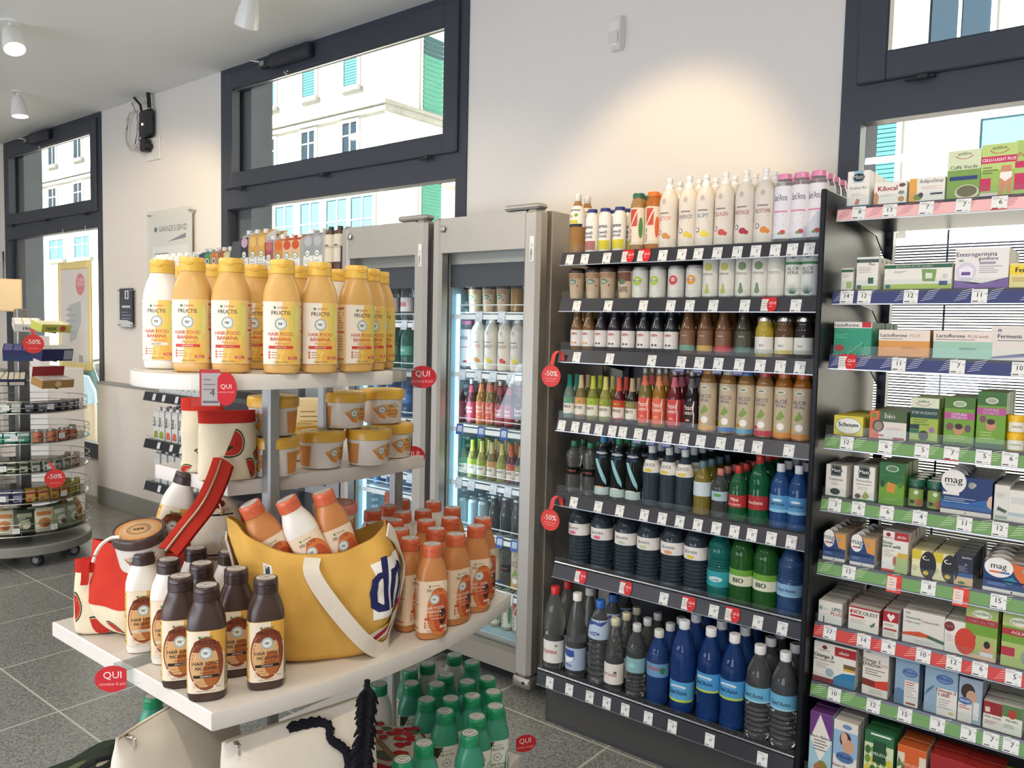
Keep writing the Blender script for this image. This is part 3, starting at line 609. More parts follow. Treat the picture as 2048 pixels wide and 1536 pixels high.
# ================================================================== glass door fridges
def fridge(x0, x1, label, shelf_z, tags, blue=()):
    yf, yb, h = 2.60, 3.09, 2.04
    cx = (x0+x1)/2; o = put('glass_door_fridge', None, None, (cx, yf, 0), 0, label, 'fridge'); w = (x1-x0)/2
    c = MB('b6b2aa', 'steel'); t = .045; d = yb-yf; y0 = .075
    c.bbox((-w, y0, .1), (-w+t, d, h), .003).bbox((w-t, y0, .1), (w, d, h), .003).box((-w+t, d-.03, .1), (w-t, d, h)).box((-w+t, y0, h-.2), (w-t, d-.03, h)).box((-w+t, y0, .1), (w-t, d-.03, .2))
    c.box((-w+.02, y0+.02, .03), (w-.02, d, .1), '2b2b2d', 'matte')
    c.box((-w+t, y0+.002, h-.3), (w-t, y0+.05, h-.2), '3f444c', 'silk'); c.build('cabinet', o)
    li = MB('a4c2ce', 'plas'); e = .004
    li.box((-w+t, y0+.01, .2), (-w+t+e, d-.03, h-.2)).box((w-t-e, y0+.01, .2), (w-t, d-.03, h-.2)).box((-w+t, d-.03-e, .2), (w-t, d-.03, h-.2)).box((-w+t, y0+.01, .2), (w-t, d-.03, .2+e))
    z = .3
    while z < h-.35:   # ladder of shelf supports along the side walls
        for s in (-1, 1): li.box((s*(w-t-.012)-.008, y0+.1, z), (s*(w-t-.012)+.008, y0+.13, z+.014), 'c4d8e0')
        z += .035
    li.build('liner', o)
    for s in (-1,): MB('dff4ff', 'led').box((s*(w-t-.02)-.006, y0+.03, .3), (s*(w-t-.02)+.006, y0+.045, h-.33)).build('light_strip', o)
    dr = MB('b9b5ad', 'steel'); st = .085
    dr.bbox((-w, 0, .105), (-w+.055, .06, h), .012).bbox((w-st, -.012, .105), (w-.002, .06, h), .016)
    dr.box((-w+.05, .004, h-.155), (w-st+.004, .056, h-.003)).box((-w+.05, .004, .105), (w-st+.004, .056, .185), 'a39d94')
    do = dr.build('door', o)
    MB('fdffff', 'glass').box((-w+.05, .028, .18), (w-st+.004, .034, h-.15)).build('door_glass', do)
    MB('cfccc6', 'metal').lathe([(0, 0), (.013, 0), (.015, -.004), (.01, -.008), (0, -.008)], 20, M=Matrix.Translation((-w+.068, -.002, h-.05)) @ Matrix.Rotation(R_(-90), 4, 'X')).box((-w+.061, .0, h-.052), (-w+.075, .004, h-.048), '444444', 'matte').build('lock', do)
    hd = MB('26272a', 'silk').box((-w-.004, .002, .62), (-w+.012, .05, .98)).box((-w-.004, .002, 1.28), (-w+.012, .05, 1.95)); hd.build('handle_recess', do)
    MB('b6b2aa', 'steel').bbox((w-.19, -.012, h), (w-.002, .05, h+.022), .008).build('top_hinge', o)
    MB('9a958d', 'steel').bbox((w-.09, -.01, .06), (w-.0, .06, .104), .006).lathe([(0, 0), (.006, 0), (.006, .004), (0, .004)], 8, '2b2b2b', 'matte', Matrix.Translation((w-.03, -.0102, .085)) @ Matrix.Rotation(R_(90), 4, 'X')).build('bottom_hinge', o)
    a = Art(); a.rect(-.011, -.05, .011, .05, 'e6e4df'); a.text('DWR 402', 0.003, 0, .008, '4a4a4a', vert=True); 
    for k in range(14): a.rect(-.008, -.045+k*.003, .002, -.0435+k*.003, '333333')
    MB('e6e4df', 'paper').box((-.011, 0, -.05), (.011, .0006, .05)).art(a, flat(0)).build('sticker', do, (w-.035, -.0135, 1.88))
    for x in (-w+.06, w-.06): MB('3a3a3a', 'matte').lathe([(.018, 0), (.02, .02), (.012, .03), (.012, .04)], 12, cx=x, cy=.2).build('foot', o)
    for k, z in enumerate(shelf_z):
        s = MB('eef2f4', 'plas'); ya, yb_ = .115, d-.05
        s.tube([(-w+t+.006, ya, z-.004), (w-t-.006, ya, z-.004)], .004, 6).tube([(-w+t+.006, ya-.008, z+.03), (w-t-.006, ya-.008, z+.03)], .0025, 6).box((-w+t+.004, ya-.012, z-.034), (w-t-.004, ya-.008, z-.012), 'f2f5f7')
        for q in range(22): x = -w+t+.01+q*(2*w-2*t-.02)/21; s.box((x-.0012, ya, z-.0045), (x+.0012, yb_, z-.001))
        so = s.build('wire_shelf', o)
        for q, u in enumerate(tags[k] if k < len(tags) else ()):
            kk = ('ft', k in blue)
            if kk not in _pt:
                a = Art(); a.rect(-.02, -.024, .02, .024, '2f55a8' if kk[1] else 'c9d4e2'); a.rect(-.013, -.012, .015, .016, 'c2cfe6' if kk[1] else 'dfe7f0'); a.text('1', .004, .0, .011, '44506a'); a.lines(-.011, -.006, .012, 2, .005, '6f7f9c', .0015)
                _pt[kk] = MB('c9d4e2', 'paper').box((-.02, 0, -.024), (.02, .001, .024)).art(a, flat(0)).mesh('price_tag')
            put('price_tag', _pt[kk], so, (-w+t+(2*w-2*t)*u, ya-.016, z-.022), rot=(R_(-10), 0, 0))
    return o
FZ2 = [ony(2.715, 1040, y).z for y in (624, 746, 862, 976, 1082, 1192)]
fridge(-2.56, -1.95, 'grey glass door fridge beside the drinks rack, full of bottles', FZ2,
       [(.3, .55, .88), (.12, .3, .47, .66, .88), (.1, .35, .6, .9), (.1, .25, .5, .66, .83, .96), (.58, .74), (.7,)], (2, 4))
FZ1 = [ony(2.715, 760, y).z for y in (640, 735, 830, 935)]+[.75, .48]
fridge(-3.19, -2.585, 'grey glass door fridge half hidden behind the round display stand', FZ1, [(.3, .6, .75), (.4, .8), (.3, .6), (.35, .7)], ())
# ================================================================== tiered display stand
SZ = [1.466, 1.236, .91, .485]
stand = put('display_stand', None, None, (-1.42, 1.1, 0), 0, 'white tiered display stand with grey posts holding the hair care bottles', 'display stand')
sx, sy = -1.42, 1.1
def tier(poly, z, th, name):
    n = len(poly)
    t = MB('dcd5cb', 'laminate'); P = [(x-sx, y-sy) for x, y in poly]
    cxm = sum(p[0] for p in P)/n; cym = sum(p[1] for p in P)/n
    ins = [(x+(cxm-x)*.006, y+(cym-y)*.006) for x, y in P]
    rings = [[(x, y, z-th+.002) for x, y in ins], [(x, y, z-th+.004) for x, y in P], [(x, y, z-.002) for x, y in P], [(x, y, z) for x, y in ins]]
    t.loft(rings, sm=True); return t.build(name, stand)
def arc(p, q, bulge, n=14):   # points along an arc from p to q bulging to the right-hand side (+x)
    out = []
    for i in range(n+1):
        t = i/n; out.append((p[0]+(q[0]-p[0])*t+bulge*4*t*(1-t), p[1]+(q[1]-p[1])*t))
    return out
def catmull(p, m=4):
    out = []; n = len(p)
    for i in range(n):
        a, b, c, d = (np.array(p[(i+k-1) % n]) for k in range(4))
        for j in range(m): t = j/m; out.append(tuple(float(v) for v in .5*(2*b+(c-a)*t+(2*a-5*b+4*c-d)*t*t+(3*b-a-3*c+d)*t**3)))
    return out
TOPP = catmull([(-1.45, .76), (-1.435, .705), (-1.40, .678), (-1.34, .668), (-1.28, .676), (-1.225, .715), (-1.185, .79), (-1.165, .88), (-1.164, .97), (-1.18, 1.07)])[:-3]+[(-1.222, 1.172), (-1.45, 1.172)]
tier(TOPP, SZ[0], .028, 'shelf')
tier([(-1.433, 0.887), (-1.417, 0.948), (-1.391, 1.106), (-1.389, 1.264), (-1.407, 1.417), (-1.72, 1.417), (-1.72, 0.887)], SZ[1], .032, 'shelf')
BOT = [(-1.80, .70), (-1.18, .70)]+arc((-1.18, .70), (-1.19, 1.5), .062)[1:]+[(-1.80, 1.5)]
tier(BOT, SZ[2], .034, 'shelf')
tier([(x*1.0+.0, y*1.04-.01) for x, y in BOT], SZ[3], .05, 'shelf')
tier([(-1.78, .76), (-1.2, .76), (-1.17, 1.1), (-1.2, 1.46), (-1.78, 1.46)], .12, .09, 'base')
for nm, (x, y), z0, z1 in (('post', (-1.402, .966), .485, 1.44), ('post', (-1.503, 1.41), .485, 1.21), ('post', (-1.68, .93), .92, 1.21), ('post', (-1.46, 1.15), 1.236, 1.44)):
    MB('a3a3a0', 'steel').bbox((x-.014-sx, y-.014-sy, z0), (x+.014-sx, y+.014-sy, z1), .004).build(nm, stand)
# red QUI discs clipped on the shelves
def qui(loc, rz, wid, label, flip=False, holder=True, price=False, h=None, tilt=0., clip=1):
    o = put('promo_sign', None, None, loc, label=label, cat='sign', group='red promo signs', rot=(tilt, 0, rz))
    a = Art(); r = wid/2; h = h or r*.8
    n = 28; pts = []
    for i in range(n):
        t = 2*math.pi*i/n; x, y = r*math.cos(t), h*math.sin(t)
        x = max(x, -r*.78) if not flip else min(x, r*.78); pts.append((x, y))
    a.poly(pts, 'c0242b', 2); a.text('QUI', 0, .02*wid, wid*.22, 'f6dcd8', wmax=wid*.6); a.text('conviene di più!', 0, -.19*wid, wid*.1, 'eba8a4', wmax=wid*.75)
    m = MB('c0242b', 'paper'); mm = Matrix(((1, 0, 0, 0), (0, 0, -1, 0), (0, 1, 0, 0), (0, 0, 0, 1)))
    m.prism(pts, 0, .0012, M=Matrix(((1, 0, 0, 0), (0, 0, 1, 0), (0, 1, 0, 0), (0, 0, 0, 1)))).art(a, flat(0)); m.build('disc', o)
    if holder:
        s = 1 if flip else -1
        c = MB('fbfdfd', 'acrylic').box((s*r*.72-.012, .0016, -h*.75), (s*r*.72+.012, .003, h*.75)).box((s*r*.72+s*.0, .001, -h*.5), (s*r*.72+s*.024, .004, -h*.5+.003)); c.build('holder', o)
    return o
def wobbler(loc, rz, d, label, arm, small='sul secondo pezzo'):
    o = put('promo_sign', None, None, loc, label=label, cat='sign', group='red minus fifty percent discs', rot=(0, 0, rz))
    r = d/2; a = Art(); a.disc(0, 0, r, 'd63d38', r*1.0, 30, 2); a.text('-50%', 0, r*.0, r*.5, 'fbeee8', bold=.02, wmax=r*1.6); a.text(small, 0, -r*.28, r*.15, 'f2b8b0', wmax=r*1.2); a.rect(-r*.5, -r*.48, r*.45, -r*.45, 'f2c4bc')
    pts = [(r*math.cos(2*math.pi*i/30), r*math.sin(2*math.pi*i/30)) for i in range(30)]
    MB('d63d38', 'paper').prism(pts, 0, .001, M=Matrix(((1, 0, 0, 0), (0, 0, 1, 0), (0, 1, 0, 0), (0, 0, 0, 1)))).art(a, flat(0)).build('disc', o)
    P = [Vector((0, .0, r*.9))]+[Vector(p) for p in arm]
    MB('d8443e', 'paper').ribbon(P, (.017, 0, 0), .0008).build('arm', o)
    return o
# ================================================================== bottles and cans
SHP = {
 'pet': [(.82, 0), (.98, .02), (1, .05), (1, .6), (.93, .68), (.66, .79), (.42, .865), (.38, .885), (.38, .93)],
 'sportw': [(.85, 0), (1, .025), (1, .2), (.965, .3), (.965, .5), (1, .58), (.98, .67), (.82, .765), (.5, .83), (.38, .85), (.38, .88)],
 'wide': [(.86, 0), (1, .02), (1, .74), (.96, .82), (.8, .88), (.72, .9), (.72, .92)],
 'can': [(.8, 0), (.98, .03), (1, .05), (1, .9), (.86, .965), (.84, .985)],
 'cup': [(.74, 0), (.76, .01), (.97, .85)],
 'smooth': [(.92, 0), (1, .02), (1, .5), (.95, .57), (.7, .72), (.6, .82), (.58, .92), (.6, .94)],
 'lime': [(.93, 0), (1, .02), (1, .5), (.9, .58), (.5, .72), (.4, .8), (.38, .95)],
 'soda': [(.93, 0), (1, .015), (1, .52), (.93, .6), (.5, .74), (.4, .82), (.37, .96)],
 'jar': [(.93, 0), (1, .02), (1, .62), (.96, .7), (.8, .8), (.78, .88)],
 'milk': [(.9, 0), (1, .02), (1, .55), (.92, .63), (.62, .8), (.58, .93)],
 'big': [(.8, 0), (.97, .03), (1, .06), (1, .66), (.97, .73), (.8, .83), (.5, .89), (.3, .92), (.3, .95)],
 'tall': [(.8, 0), (.96, .025), (1, .05), (.97, .2), (1, .3), (1, .62), (.93, .7), (.7, .8), (.42, .885), (.36, .91), (.36, .95)],
 'slim': [(.85, 0), (1, .03), (1, .36), (.97, .4), (.9, .55), (.66, .75), (.42, .88), (.34, .92), (.34, .95)],
 'hour': [(.85, 0), (1, .03), (1, .3), (.78, .44), (.86, .56), (1, .66), (.96, .76), (.5, .88), (.4, .9), (.4, .94)],
 'spind': [(.85, 0), (1, .03), (1, .36), (.9, .4), (1, .5), (.98, .62), (.8, .76), (.45, .89), (.36, .92), (.36, .95)],
}
def ribbed(prof, a, b, n, d):
    f = interp(prof); out = [p for p in prof if p[1] < a]
    for i in range(n*2+1): z = a+(b-a)*i/(n*2); out.append((f(z)-(d if i % 2 else 0), z))
    return out+[p for p in prof if p[1] > b]
def capmesh(kind, R, H, z0, col, m='plas'):
    c = MB(col, m)
    if kind == 'screw': r = R*.43; c.lathe([(r*.9, z0-.002), (r, z0), (r, H-.002), (r*.92, H), (0, H)], 16)
    elif kind == 'sport': r = R*.44; h = H-z0; c.lathe([(r, z0), (r, z0+h*.28), (r*.82, z0+h*.36), (r*.62, z0+h*.42), (r*.6, z0+h*.62), (r*.72, z0+h*.66), (r*.72, z0+h*.95), (r*.6, H), (0, H)], 16)
    elif kind == 'wide': r = R*.76; c.lathe([(r, z0), (r, H-.003), (r*.93, H), (0, H)], 20)
    elif kind == 'lid': r = R*.66; c.lathe([(r*.95, z0-.001), (r, z0), (r, H-.001), (r*.93, H), (0, H-.001)], 18)
    elif kind == 'jarlid': r = R*.86; c.lathe([(r, z0), (r, H-.002), (r*.95, H), (0, H)], 20)
    elif kind == 'crown': r = R*.42; c.lathe([(r*1.05, z0-.002), (r, z0+.003), (r*.8, H), (0, H)], 14)
    elif kind == 'foil': r = R*.48; c.lathe([(R*.62, H*.7), (r, H*.78), (r*.95, H-.004), (r*.8, H), (0, H)], 16)
    elif kind == 'cup': r = R*1.0; c.lathe([(r*1.0, z0), (r*1.03, z0+.004), (r*.98, z0+.01), (r*.9, H-.004), (r*.86, H), (0, H-.002)], 20)
    return c
def bottle(name, cat, shape, R, H, col, m, cap, capcol, art=None, lab=None, labcol='eeeae4', ribs=None, capm='plas', n=20, extra=None, capz=None, labm='paper', cover=1.0):
    prof = [(r*R, z*H) for r, z in SHP[shape]]
    if ribs: prof = ribbed(prof, ribs[0]*H, ribs[1]*H, ribs[2], ribs[3])
    rf = interp(prof); top = prof[-1][1]
    if m == 'pet' and cap != 'wide':
        q = hexc(col)[:3]
        if max(q)-min(q) > .12: m = 'tintwater'; col = tuple(min(1, v*1.25+.01) for v in q)+(1,)
        elif max(q) < .2: m = 'tintwater'; col = tuple(v*1.5+.02 for v in q)+(1,)
        else: m = 'water'; col = tuple(1-(1-v)*.6 for v in q)+(1,)
    b_ = MB(col, m).lathe([(0, .004 if m in ('water', 'tintwater', 'pet') else 0)]+prof+[(0, top)], n)
    parts = []
    if cap: parts.append(('cap' if cap not in ('cup', 'lid', 'jarlid') else 'lid', capmesh(cap, R, H, capz*H if capz else top-.012*(cap in ('screw', 'sport')), capcol, capm)))
    if lab:
        z0, z1 = lab[0]*H, lab[1]*H; l = MB(labcol, labm); rl = max(rf(z0), rf((z0+z1)/2))
        zs = [z0]+[p[1] for p in prof if z0 < p[1] < z1]+[z1]
        l.lathe([(rf(z)+.0003, z) for z in zs], n)
        if art:
            a = Art(step=.006); art(a, rl, z0, z1); l.art(a, cyl(lambda v: rf(v)), .0006)
        parts.append(('label', l))
    for e in extra or (): parts.append(e(R, H, rf))
    return Proto(name, cat, b_, parts)
def t_(*words):   # stacked words: (text, height fraction from label bottom, size fraction, colour, bold)
    def f(a, r, z0, z1):
        h = z1-z0
        for w in words:
            if w[0] == '|': a.rect(-r*w[4] if len(w) > 4 else -r*1.2, z0+h*w[1], r*w[4] if len(w) > 4 else r*1.2, z0+h*w[2], w[3])
            elif w[0] == 'o': a.disc(w[5]*r if len(w) > 5 else 0, z0+h*w[1], r*w[2], w[3], r*w[4] if len(w) > 4 and w[4] else None)
            elif w[0] == 'v': a.text(w[1], w[4]*r, z0+h*w[2], r*w[3], w[5], 'c', .02, vert=True)
            elif w[0] == 'n': a.lines(-r*.7, z0+h*w[1], r*.7, w[2], h*.06, w[3], h*.022, 'c')
            elif w[0] == 'p': a.poly([(x*r, z0+h*y) for x, y in w[2]], w[1])
            else: a.text(w[0], w[5]*r if len(w) > 5 else 0, z0+h*w[1], h*w[2], w[3], 'c', w[4] if len(w) > 4 else .01, wmax=r*1.5)
    return f
P = {}
# --- top shelf
P['amber'] = (bottle('drink_bottle', 'bottle', 'pet', .031, .232, 'c99a5c', 'juice', 'screw', 'e8e4dc', t_(('|', 0, .14, '3a3438'), ('|', .16, .32, 'd8cc3a', .6), ('Sportness', .74, .15, '2f3656', .03), ('o', .55, .24, '7fa83c', .22, .35), ('o', .5, .2, 'e0a070', .2, -.3), ('n', .3, 1, '7a5a50')), (.44, .79)), 'amber sports drink bottle')
for k, c in (('spw', 'b0726c'), ('spy', 'd6c832')):
    P[k] = (bottle('protein_drink_bottle', 'bottle', 'wide', .0255, .165, 'e9e5de', 'plas', 'wide', '31387e', t_(('|', 0, .28, c), ('n', .2, 3, '6a5a50'), ('Sportness', .66, .12, '262c4e', .03), ('Eiweiß', .48, .1, '2f3558', .02), ('Drink', .36, .1, '2f3558', .02)), (.06, .8)), 'white protein drink bottle with blue cap')
def mgk(cc, lc, liq): return bottle('energy_drink_bottle', 'bottle', 'wide', .029, .208, liq, 'juice', 'wide', cc, t_(('|', .5, .96, lc, .5), ('p', 'f0e8dc', [(-.5, .5), (.5, .96), (.5, .88), (-.5, .42)]), ('v', 'MG.K VIS', .24, .3, -.3, '2a2a2a'), ('o', .45, .28, '4f8a4a' if cc != 'e0762c' else 'e06a3a', 1.3, .95)), (.1, .74), labcol='e6d9c2')
P['mgg'] = (mgk('2f6b50', 'c8503a', 'c7a06a'), 'orange energy drink bottle with dark green cap'); P['mgo'] = (mgk('e0762c', 'c8503a', 'd98a40'), 'orange energy drink bottle with orange cap')
for k, word, fruit, tcol in (('DETOX', 'DETOX', 'c98a4a', 'd8604a'), ('ENERGY', 'ENERGY', 'd9c34a', '5a5a66'), ('SLIM', 'SLIM', 'e2d24a', '5878a0'), ('COLL', 'COLLAGEN', 'c8504a', 'b04850'), ('ANTI', 'ANTIAGE', 'a83444', '9c3a58'), ('BOOST', 'MULTIVITAMIN', 'd98a3a', 'a8584a')):
    P[k] = (bottle('vitamin_water_bottle', 'bottle', 'sportw', .035, .252, 'dcd3c6', 'plas', 'sport', 'f0eeea', t_(('o', .9, .3, 'cfc6ba'), ('o', .92, .16, 'b9ad9f', .26), ('|', .64, .67, '8a8078', .5), (word, .5, .09, tcol, .0), ('n', .44, 3, 'a89c90'), ('o', .24, .24, '4a4450', None, -.45), ('o', .24, .17, 'e8e0d6', None, -.45), ('o', .16, .34, fruit, .3, .2), ('o', .13, .22, fruit, .2, .55)), (.08, .72), labcol='ddd4c8', cover=1), 'white sport cap vitamin water bottle marked '+{'COLL': 'collagen', 'ANTI': 'antiage', 'BOOST': 'multivitamin'}.get(k, k.lower()))
P['pink'] = (bottle('flavoured_water_bottle', 'bottle', 'wide', .031, .222, 'eef0f2', 'pet', 'wide', 'e08bb0', t_(('Sant\'Anna', .72, .13, '44405a', .0), ('|', .5, .53, 'd98aa0', .8), ('n', .44, 4, '9a8e98'), ('o', .12, .28, 'c8484e', .24, .4), ('o', .1, .2, '7a9a58', .16, .1)), (.06, .82), labcol='e4dfe2', labm='silk'), 'clear flavoured water bottle with pink cap')
# --- second shelf
def canart(fc, word, wc='5a5a50', leaf=None): return t_(('o', .6, .55, fc, .55), ('o', .62, .3, 'e9e6da', .2), (word, .57, .07, wc, .01), ('n', .36, 4, 'b4b0a4'))
P['cup'] = (bottle('coffee_cup', 'cup', 'cup', .0335, .12, 'c9b294', 'paper', 'cup', '453632', t_(('|', .78, .98, 'b08a6a', 1.2), ('o', .66, .62, '6f8a68', .36), ('bio', .6, .12, 'e6e8da', .02), ('o', .84, .12, '5a3a2c', .1, -.7), ('o', .5, .1, '5a3a2c', .1, .75), ('n', .34, 4, '8a7458')), (.03, .84), labcol='c9b294', capz=.86), 'tan iced coffee cup with brown lid')
P['cupb'] = (bottle('coffee_cup', 'cup', 'cup', .0335, .12, 'cdb89c', 'paper', 'cup', '453632', t_(('|', .64, .98, '7a4a38', 1.2), ('o', .62, .5, '5f7a58', .34), ('CAFFE', .22, .22, '5a4236', .02), ('n', .16, 2, '9a8468')), (.03, .84), labcol='cdb89c', capz=.86), 'tan coffee cup with large lettering and brown lid')
for k, fc, w, d in (('cang', 'a9c83a', 'SKINNY', 'silver can with lime green splash'), ('canr', 'd8484e', 'FRUIT', 'silver can with red fruit'), ('cano', 'e0983a', 'FRUIT', 'silver can with orange fruit')):
    P[k] = (bottle('drink_can', 'can', 'can', .0305, .118, 'cfccc4', 'steel', None, '', canart(fc, w), (.06, .88), labcol='d6d3cb', labm='silk'), d)
for k, fc, w, d in (('tally', 'b9b45a', 'AVENA', 'tall pale can with yellow fruit print'), ('tallg', '6f8a58', 'CEREALI', 'tall pale can with green leaf print'), ('tallw', 'd4d0c4', 'COCCO', 'plain white tall can')):
    P[k] = (bottle('drink_can', 'can', 'can', .028, .165, 'd9d6cc', 'steel', None, '', t_(('o', .7, .5, fc, .5, .1), (w, .5, .06, '7a7a6c'), ('n', .4, 4, 'b4b0a4'), ('p', fc, [(-.1, .3), (.1, .3), (.35, .08), (0, .04), (-.3, .08)])), (.05, .9), labcol='dcd9cf', labm='silk'), d)
P['aloe'] = (bottle('drink_can', 'can', 'can', .028, .168, 'b9beb6', 'steel', None, '', t_(('|', .68, .74, '4f8a5c', 1.4), ('o', .86, .42, 'd9ddd4', .34), ('o', .86, .34, '7f8a84', .25), ('ALOE', .55, .08, '55585c', .02), ('VERA', .46, .08, '55585c', .02))
     , (.05, .9), labcol='e0e0d8', labm='silk', extra=[lambda R, H, rf: ('leaf_print', MB('2f6b45', 'paper').art((lambda a: [a.poly([(.0+dx*.2, .012), (.003+dx*.2, .012), (dx, .055-abs(dx)*.9)], '2f6b45') for dx in (-.024, -.018, -.011, -.004, .004, .011, .018, .024)] and a)(Art(step=.006)), cyl(R+.0012)))]), 'aloe drink can with green leaf print')
# --- third shelf
for k, liq, d in (('smb', '7a5a34', 'brown'), ('smd', '2c2630', 'dark purple'), ('smk', '1c2024', 'nearly black')):
    P[k] = (bottle('smoothie_bottle', 'bottle', 'smooth', .0265, .163, liq, 'gloss', 'lid', 'd9d6d2', t_(('o', .76, .5, 'b03238', .17), ('true', .7, .13, 'f0e0d8', .01), ('n', .5, 2, '9a8a88'), ('o', .2, .2, '5a4a78' if k != 'smb' else 'd8a040', .16, -.2), ('o', .2, .16, '4a3a58' if k != 'smb' else 'c87830', .14, .3)), (.1, .48), labcol='e2dcd6', capm='metal'), d+' smoothie bottle with silver lid')
for k, c, d in (('jug', '6f9a84', 'pale green'), ('juy', 'c8a04a', 'golden'), ('jur', 'c03a3a', 'red'), ('jud', '4a6a58', 'dark green')):
    P[k] = (bottle('juice_bottle', 'bottle', 'smooth', .0275, .168, '8c6240' if k != 'jud' else '4a4436', 'juice', 'lid', 'd6d2cc', t_(('|', 0, .28, c, 1.5), ('n', .6, 5, 'c8b8a4'), ('Succo', .72, .09, 'd8c8b4')), (.08, .5), labcol='7c5a40' if k != 'jud' else '48463c', labm='silk', capm='metal'), 'glass juice bottle with '+d+' label foot')
for k, c, d in (('jry', 'd9c24a', 'bright yellow'), ('jrn', '7a5a3c', 'brown'), ('jrd', '3a3430', 'dark')):
    P[k] = (bottle('squat_juice_jar', 'jar', 'jar', .0305, .135, c, 'juice', 'jarlid', 'c9c6c2', t_(('n', .7, 3, '8a867e'), ('BIO', .42, .14, '6a6a62'), ('|', .0, .22, 'c8b45a' if k == 'jrn' else 'b9b9a8', 1.2)), (.1, .5), labcol='e2ded4', capm='metal'), 'squat '+d+' juice jar with cream label')
# --- fourth shelf
def lime(word, neck, lab, liq, m='juice', lc='e4dfd2'):
    def nk(R, H, rf): return ('neck_foil', MB(neck, 'silk').lathe([(rf(H*.71)+.0005, H*.71), (rf(H*.78)+.0005, H*.78), (rf(H*.94)+.0005, H*.94), (R*.42, H*.96), (R*.4, H), (0, H)], 16))
    return bottle('soda_bottle', 'bottle', 'lime', .0235, .172, liq, m, None, '', t_(('|', .62, 1, lab, 1.4), ('o', .8, .3, 'd8a03a', .18, -.3), ('o', .78, .25, '6f9a3a', .18, .3), (word, .36, .17, '3a3a3a', .03), ('p', lab, [(-1.2, .0), (1.2, 0), (1.2, .1), (0, -.02), (-1.2, .1)]), ('n', .24, 1, '7a7a70')), (.1, .5), labcol=lc, extra=[nk])
for k, a in dict(l1=('TONICA', '1f8a7a', '5a9a8a', '8fa89a'), l2=('BITTER', 'cdb48a', 'c8925a', '9a8a5a'), l3=('CEDRATA', 'b4c23a', '9ab43a', 'a0a050'), l4=('GASSOSA', 'ccc670', '8a9a3a', 'b0aa50'), l5=('SPUMA ROSSA', 'd8503e', 'c8402e', '5a1a1e', 'gloss', 'e8d8cc'), l6=('CHINOTTO', 'b09a78', '8a7a50', '241a1a', 'gloss')).items():
    P[k] = (lime(*a), {'l1': 'teal necked', 'l2': 'tan necked', 'l3': 'lime green necked', 'l4': 'pale yellow necked', 'l5': 'red necked', 'l6': 'dark cola coloured'}[k]+' small soda bottle')
def pico(lab, neck, liq):
    def nk(R, H, rf): return ('neck_label', MB(neck, 'paper').lathe([(rf(H*.7)+.0005, H*.7), (rf(H*.78)+.0005, H*.78), (rf(H*.86)+.0005, H*.86)], 16))
    return bottle('lemonade_bottle', 'bottle', 'soda', .0245, .215, liq, 'juice', 'screw', 'b4aca0', t_(('Peso', .66, .19, 'f0dcd0', .02), ('Leso', .48, .17, 'f0dcd0', .02), ('o', .26, .36, 'e8a080', .14), ('n', .16, 2, 'e8b0a0'), ('p', 'f0e0d4', [(.8, 0), (.95, 0), (1.0, .5), (.7, .75), (.95, 1), (.85, 1), (.6, .75), (.85, .5)])), (.06, .49), labcol=lab, extra=[nk], capm='steel')
for k, a, d in (('p1', ('d85a4a', 'd86a5a', '9a8a4a'), 'coral label'), ('p2', ('df6a4e', 'd88a5a', 'c0882a'), 'orange label'), ('p3', ('cf4a4a', 'c86a78', '8a2a3a'), 'red label'), ('p4', ('2c2026', '6a6064', '241a1e'), 'black label')):
    P[k] = (pico(*a), 'long necked lemonade bottle with '+d)
def coco(cc, foot, word, fruit, liq='b98a50'):
    return bottle('coconut_drink_bottle', 'bottle', 'wide', .0305, .222, liq, 'juice', 'lid', cc, t_(('o', .9, .5, 'e0ddd2', .2), ('o', .9, .36, '7a8a70', .12), (word, .68, .08, '5a4a6a', .02), ('VITAL', .6, .06, '5a4a6a', .02), ('p', '7f9a4a', [(-.5, .36), (.1, .55), (.5, .42), (0, .34)]), ('o', .22, .42, 'e8e2d6', .4, .1), ('o', .22, .3, 'f4f0e8', .28, .15), ('o', .16, .25, fruit, .22, -.55), ('|', 0, .1, foot, 1.4)), (.04, .78), labcol='bfae92', labm='silk')
for k, a, d in (('c1', ('d89a4a', 'd8a03a', 'COCCO', 'e0a03a'), 'orange cap'), ('c2', ('e0ddd6', '4a78b0', 'COCCO', 'd8b84a'), 'white cap'), ('c3', ('4a8ac0', '4a9ab0', 'COCCO', 'b8843a'), 'blue cap'), ('c4', ('d04a4a', 'c8384a', 'COCCO', 'c8384a'), 'red cap'), ('c5', ('d8743a', 'd8903a', 'ALOE', 'e0b03a', 'c07a30'), 'dark orange cap')):
    P[k] = (coco(*a), 'square coconut juice bottle with '+d)
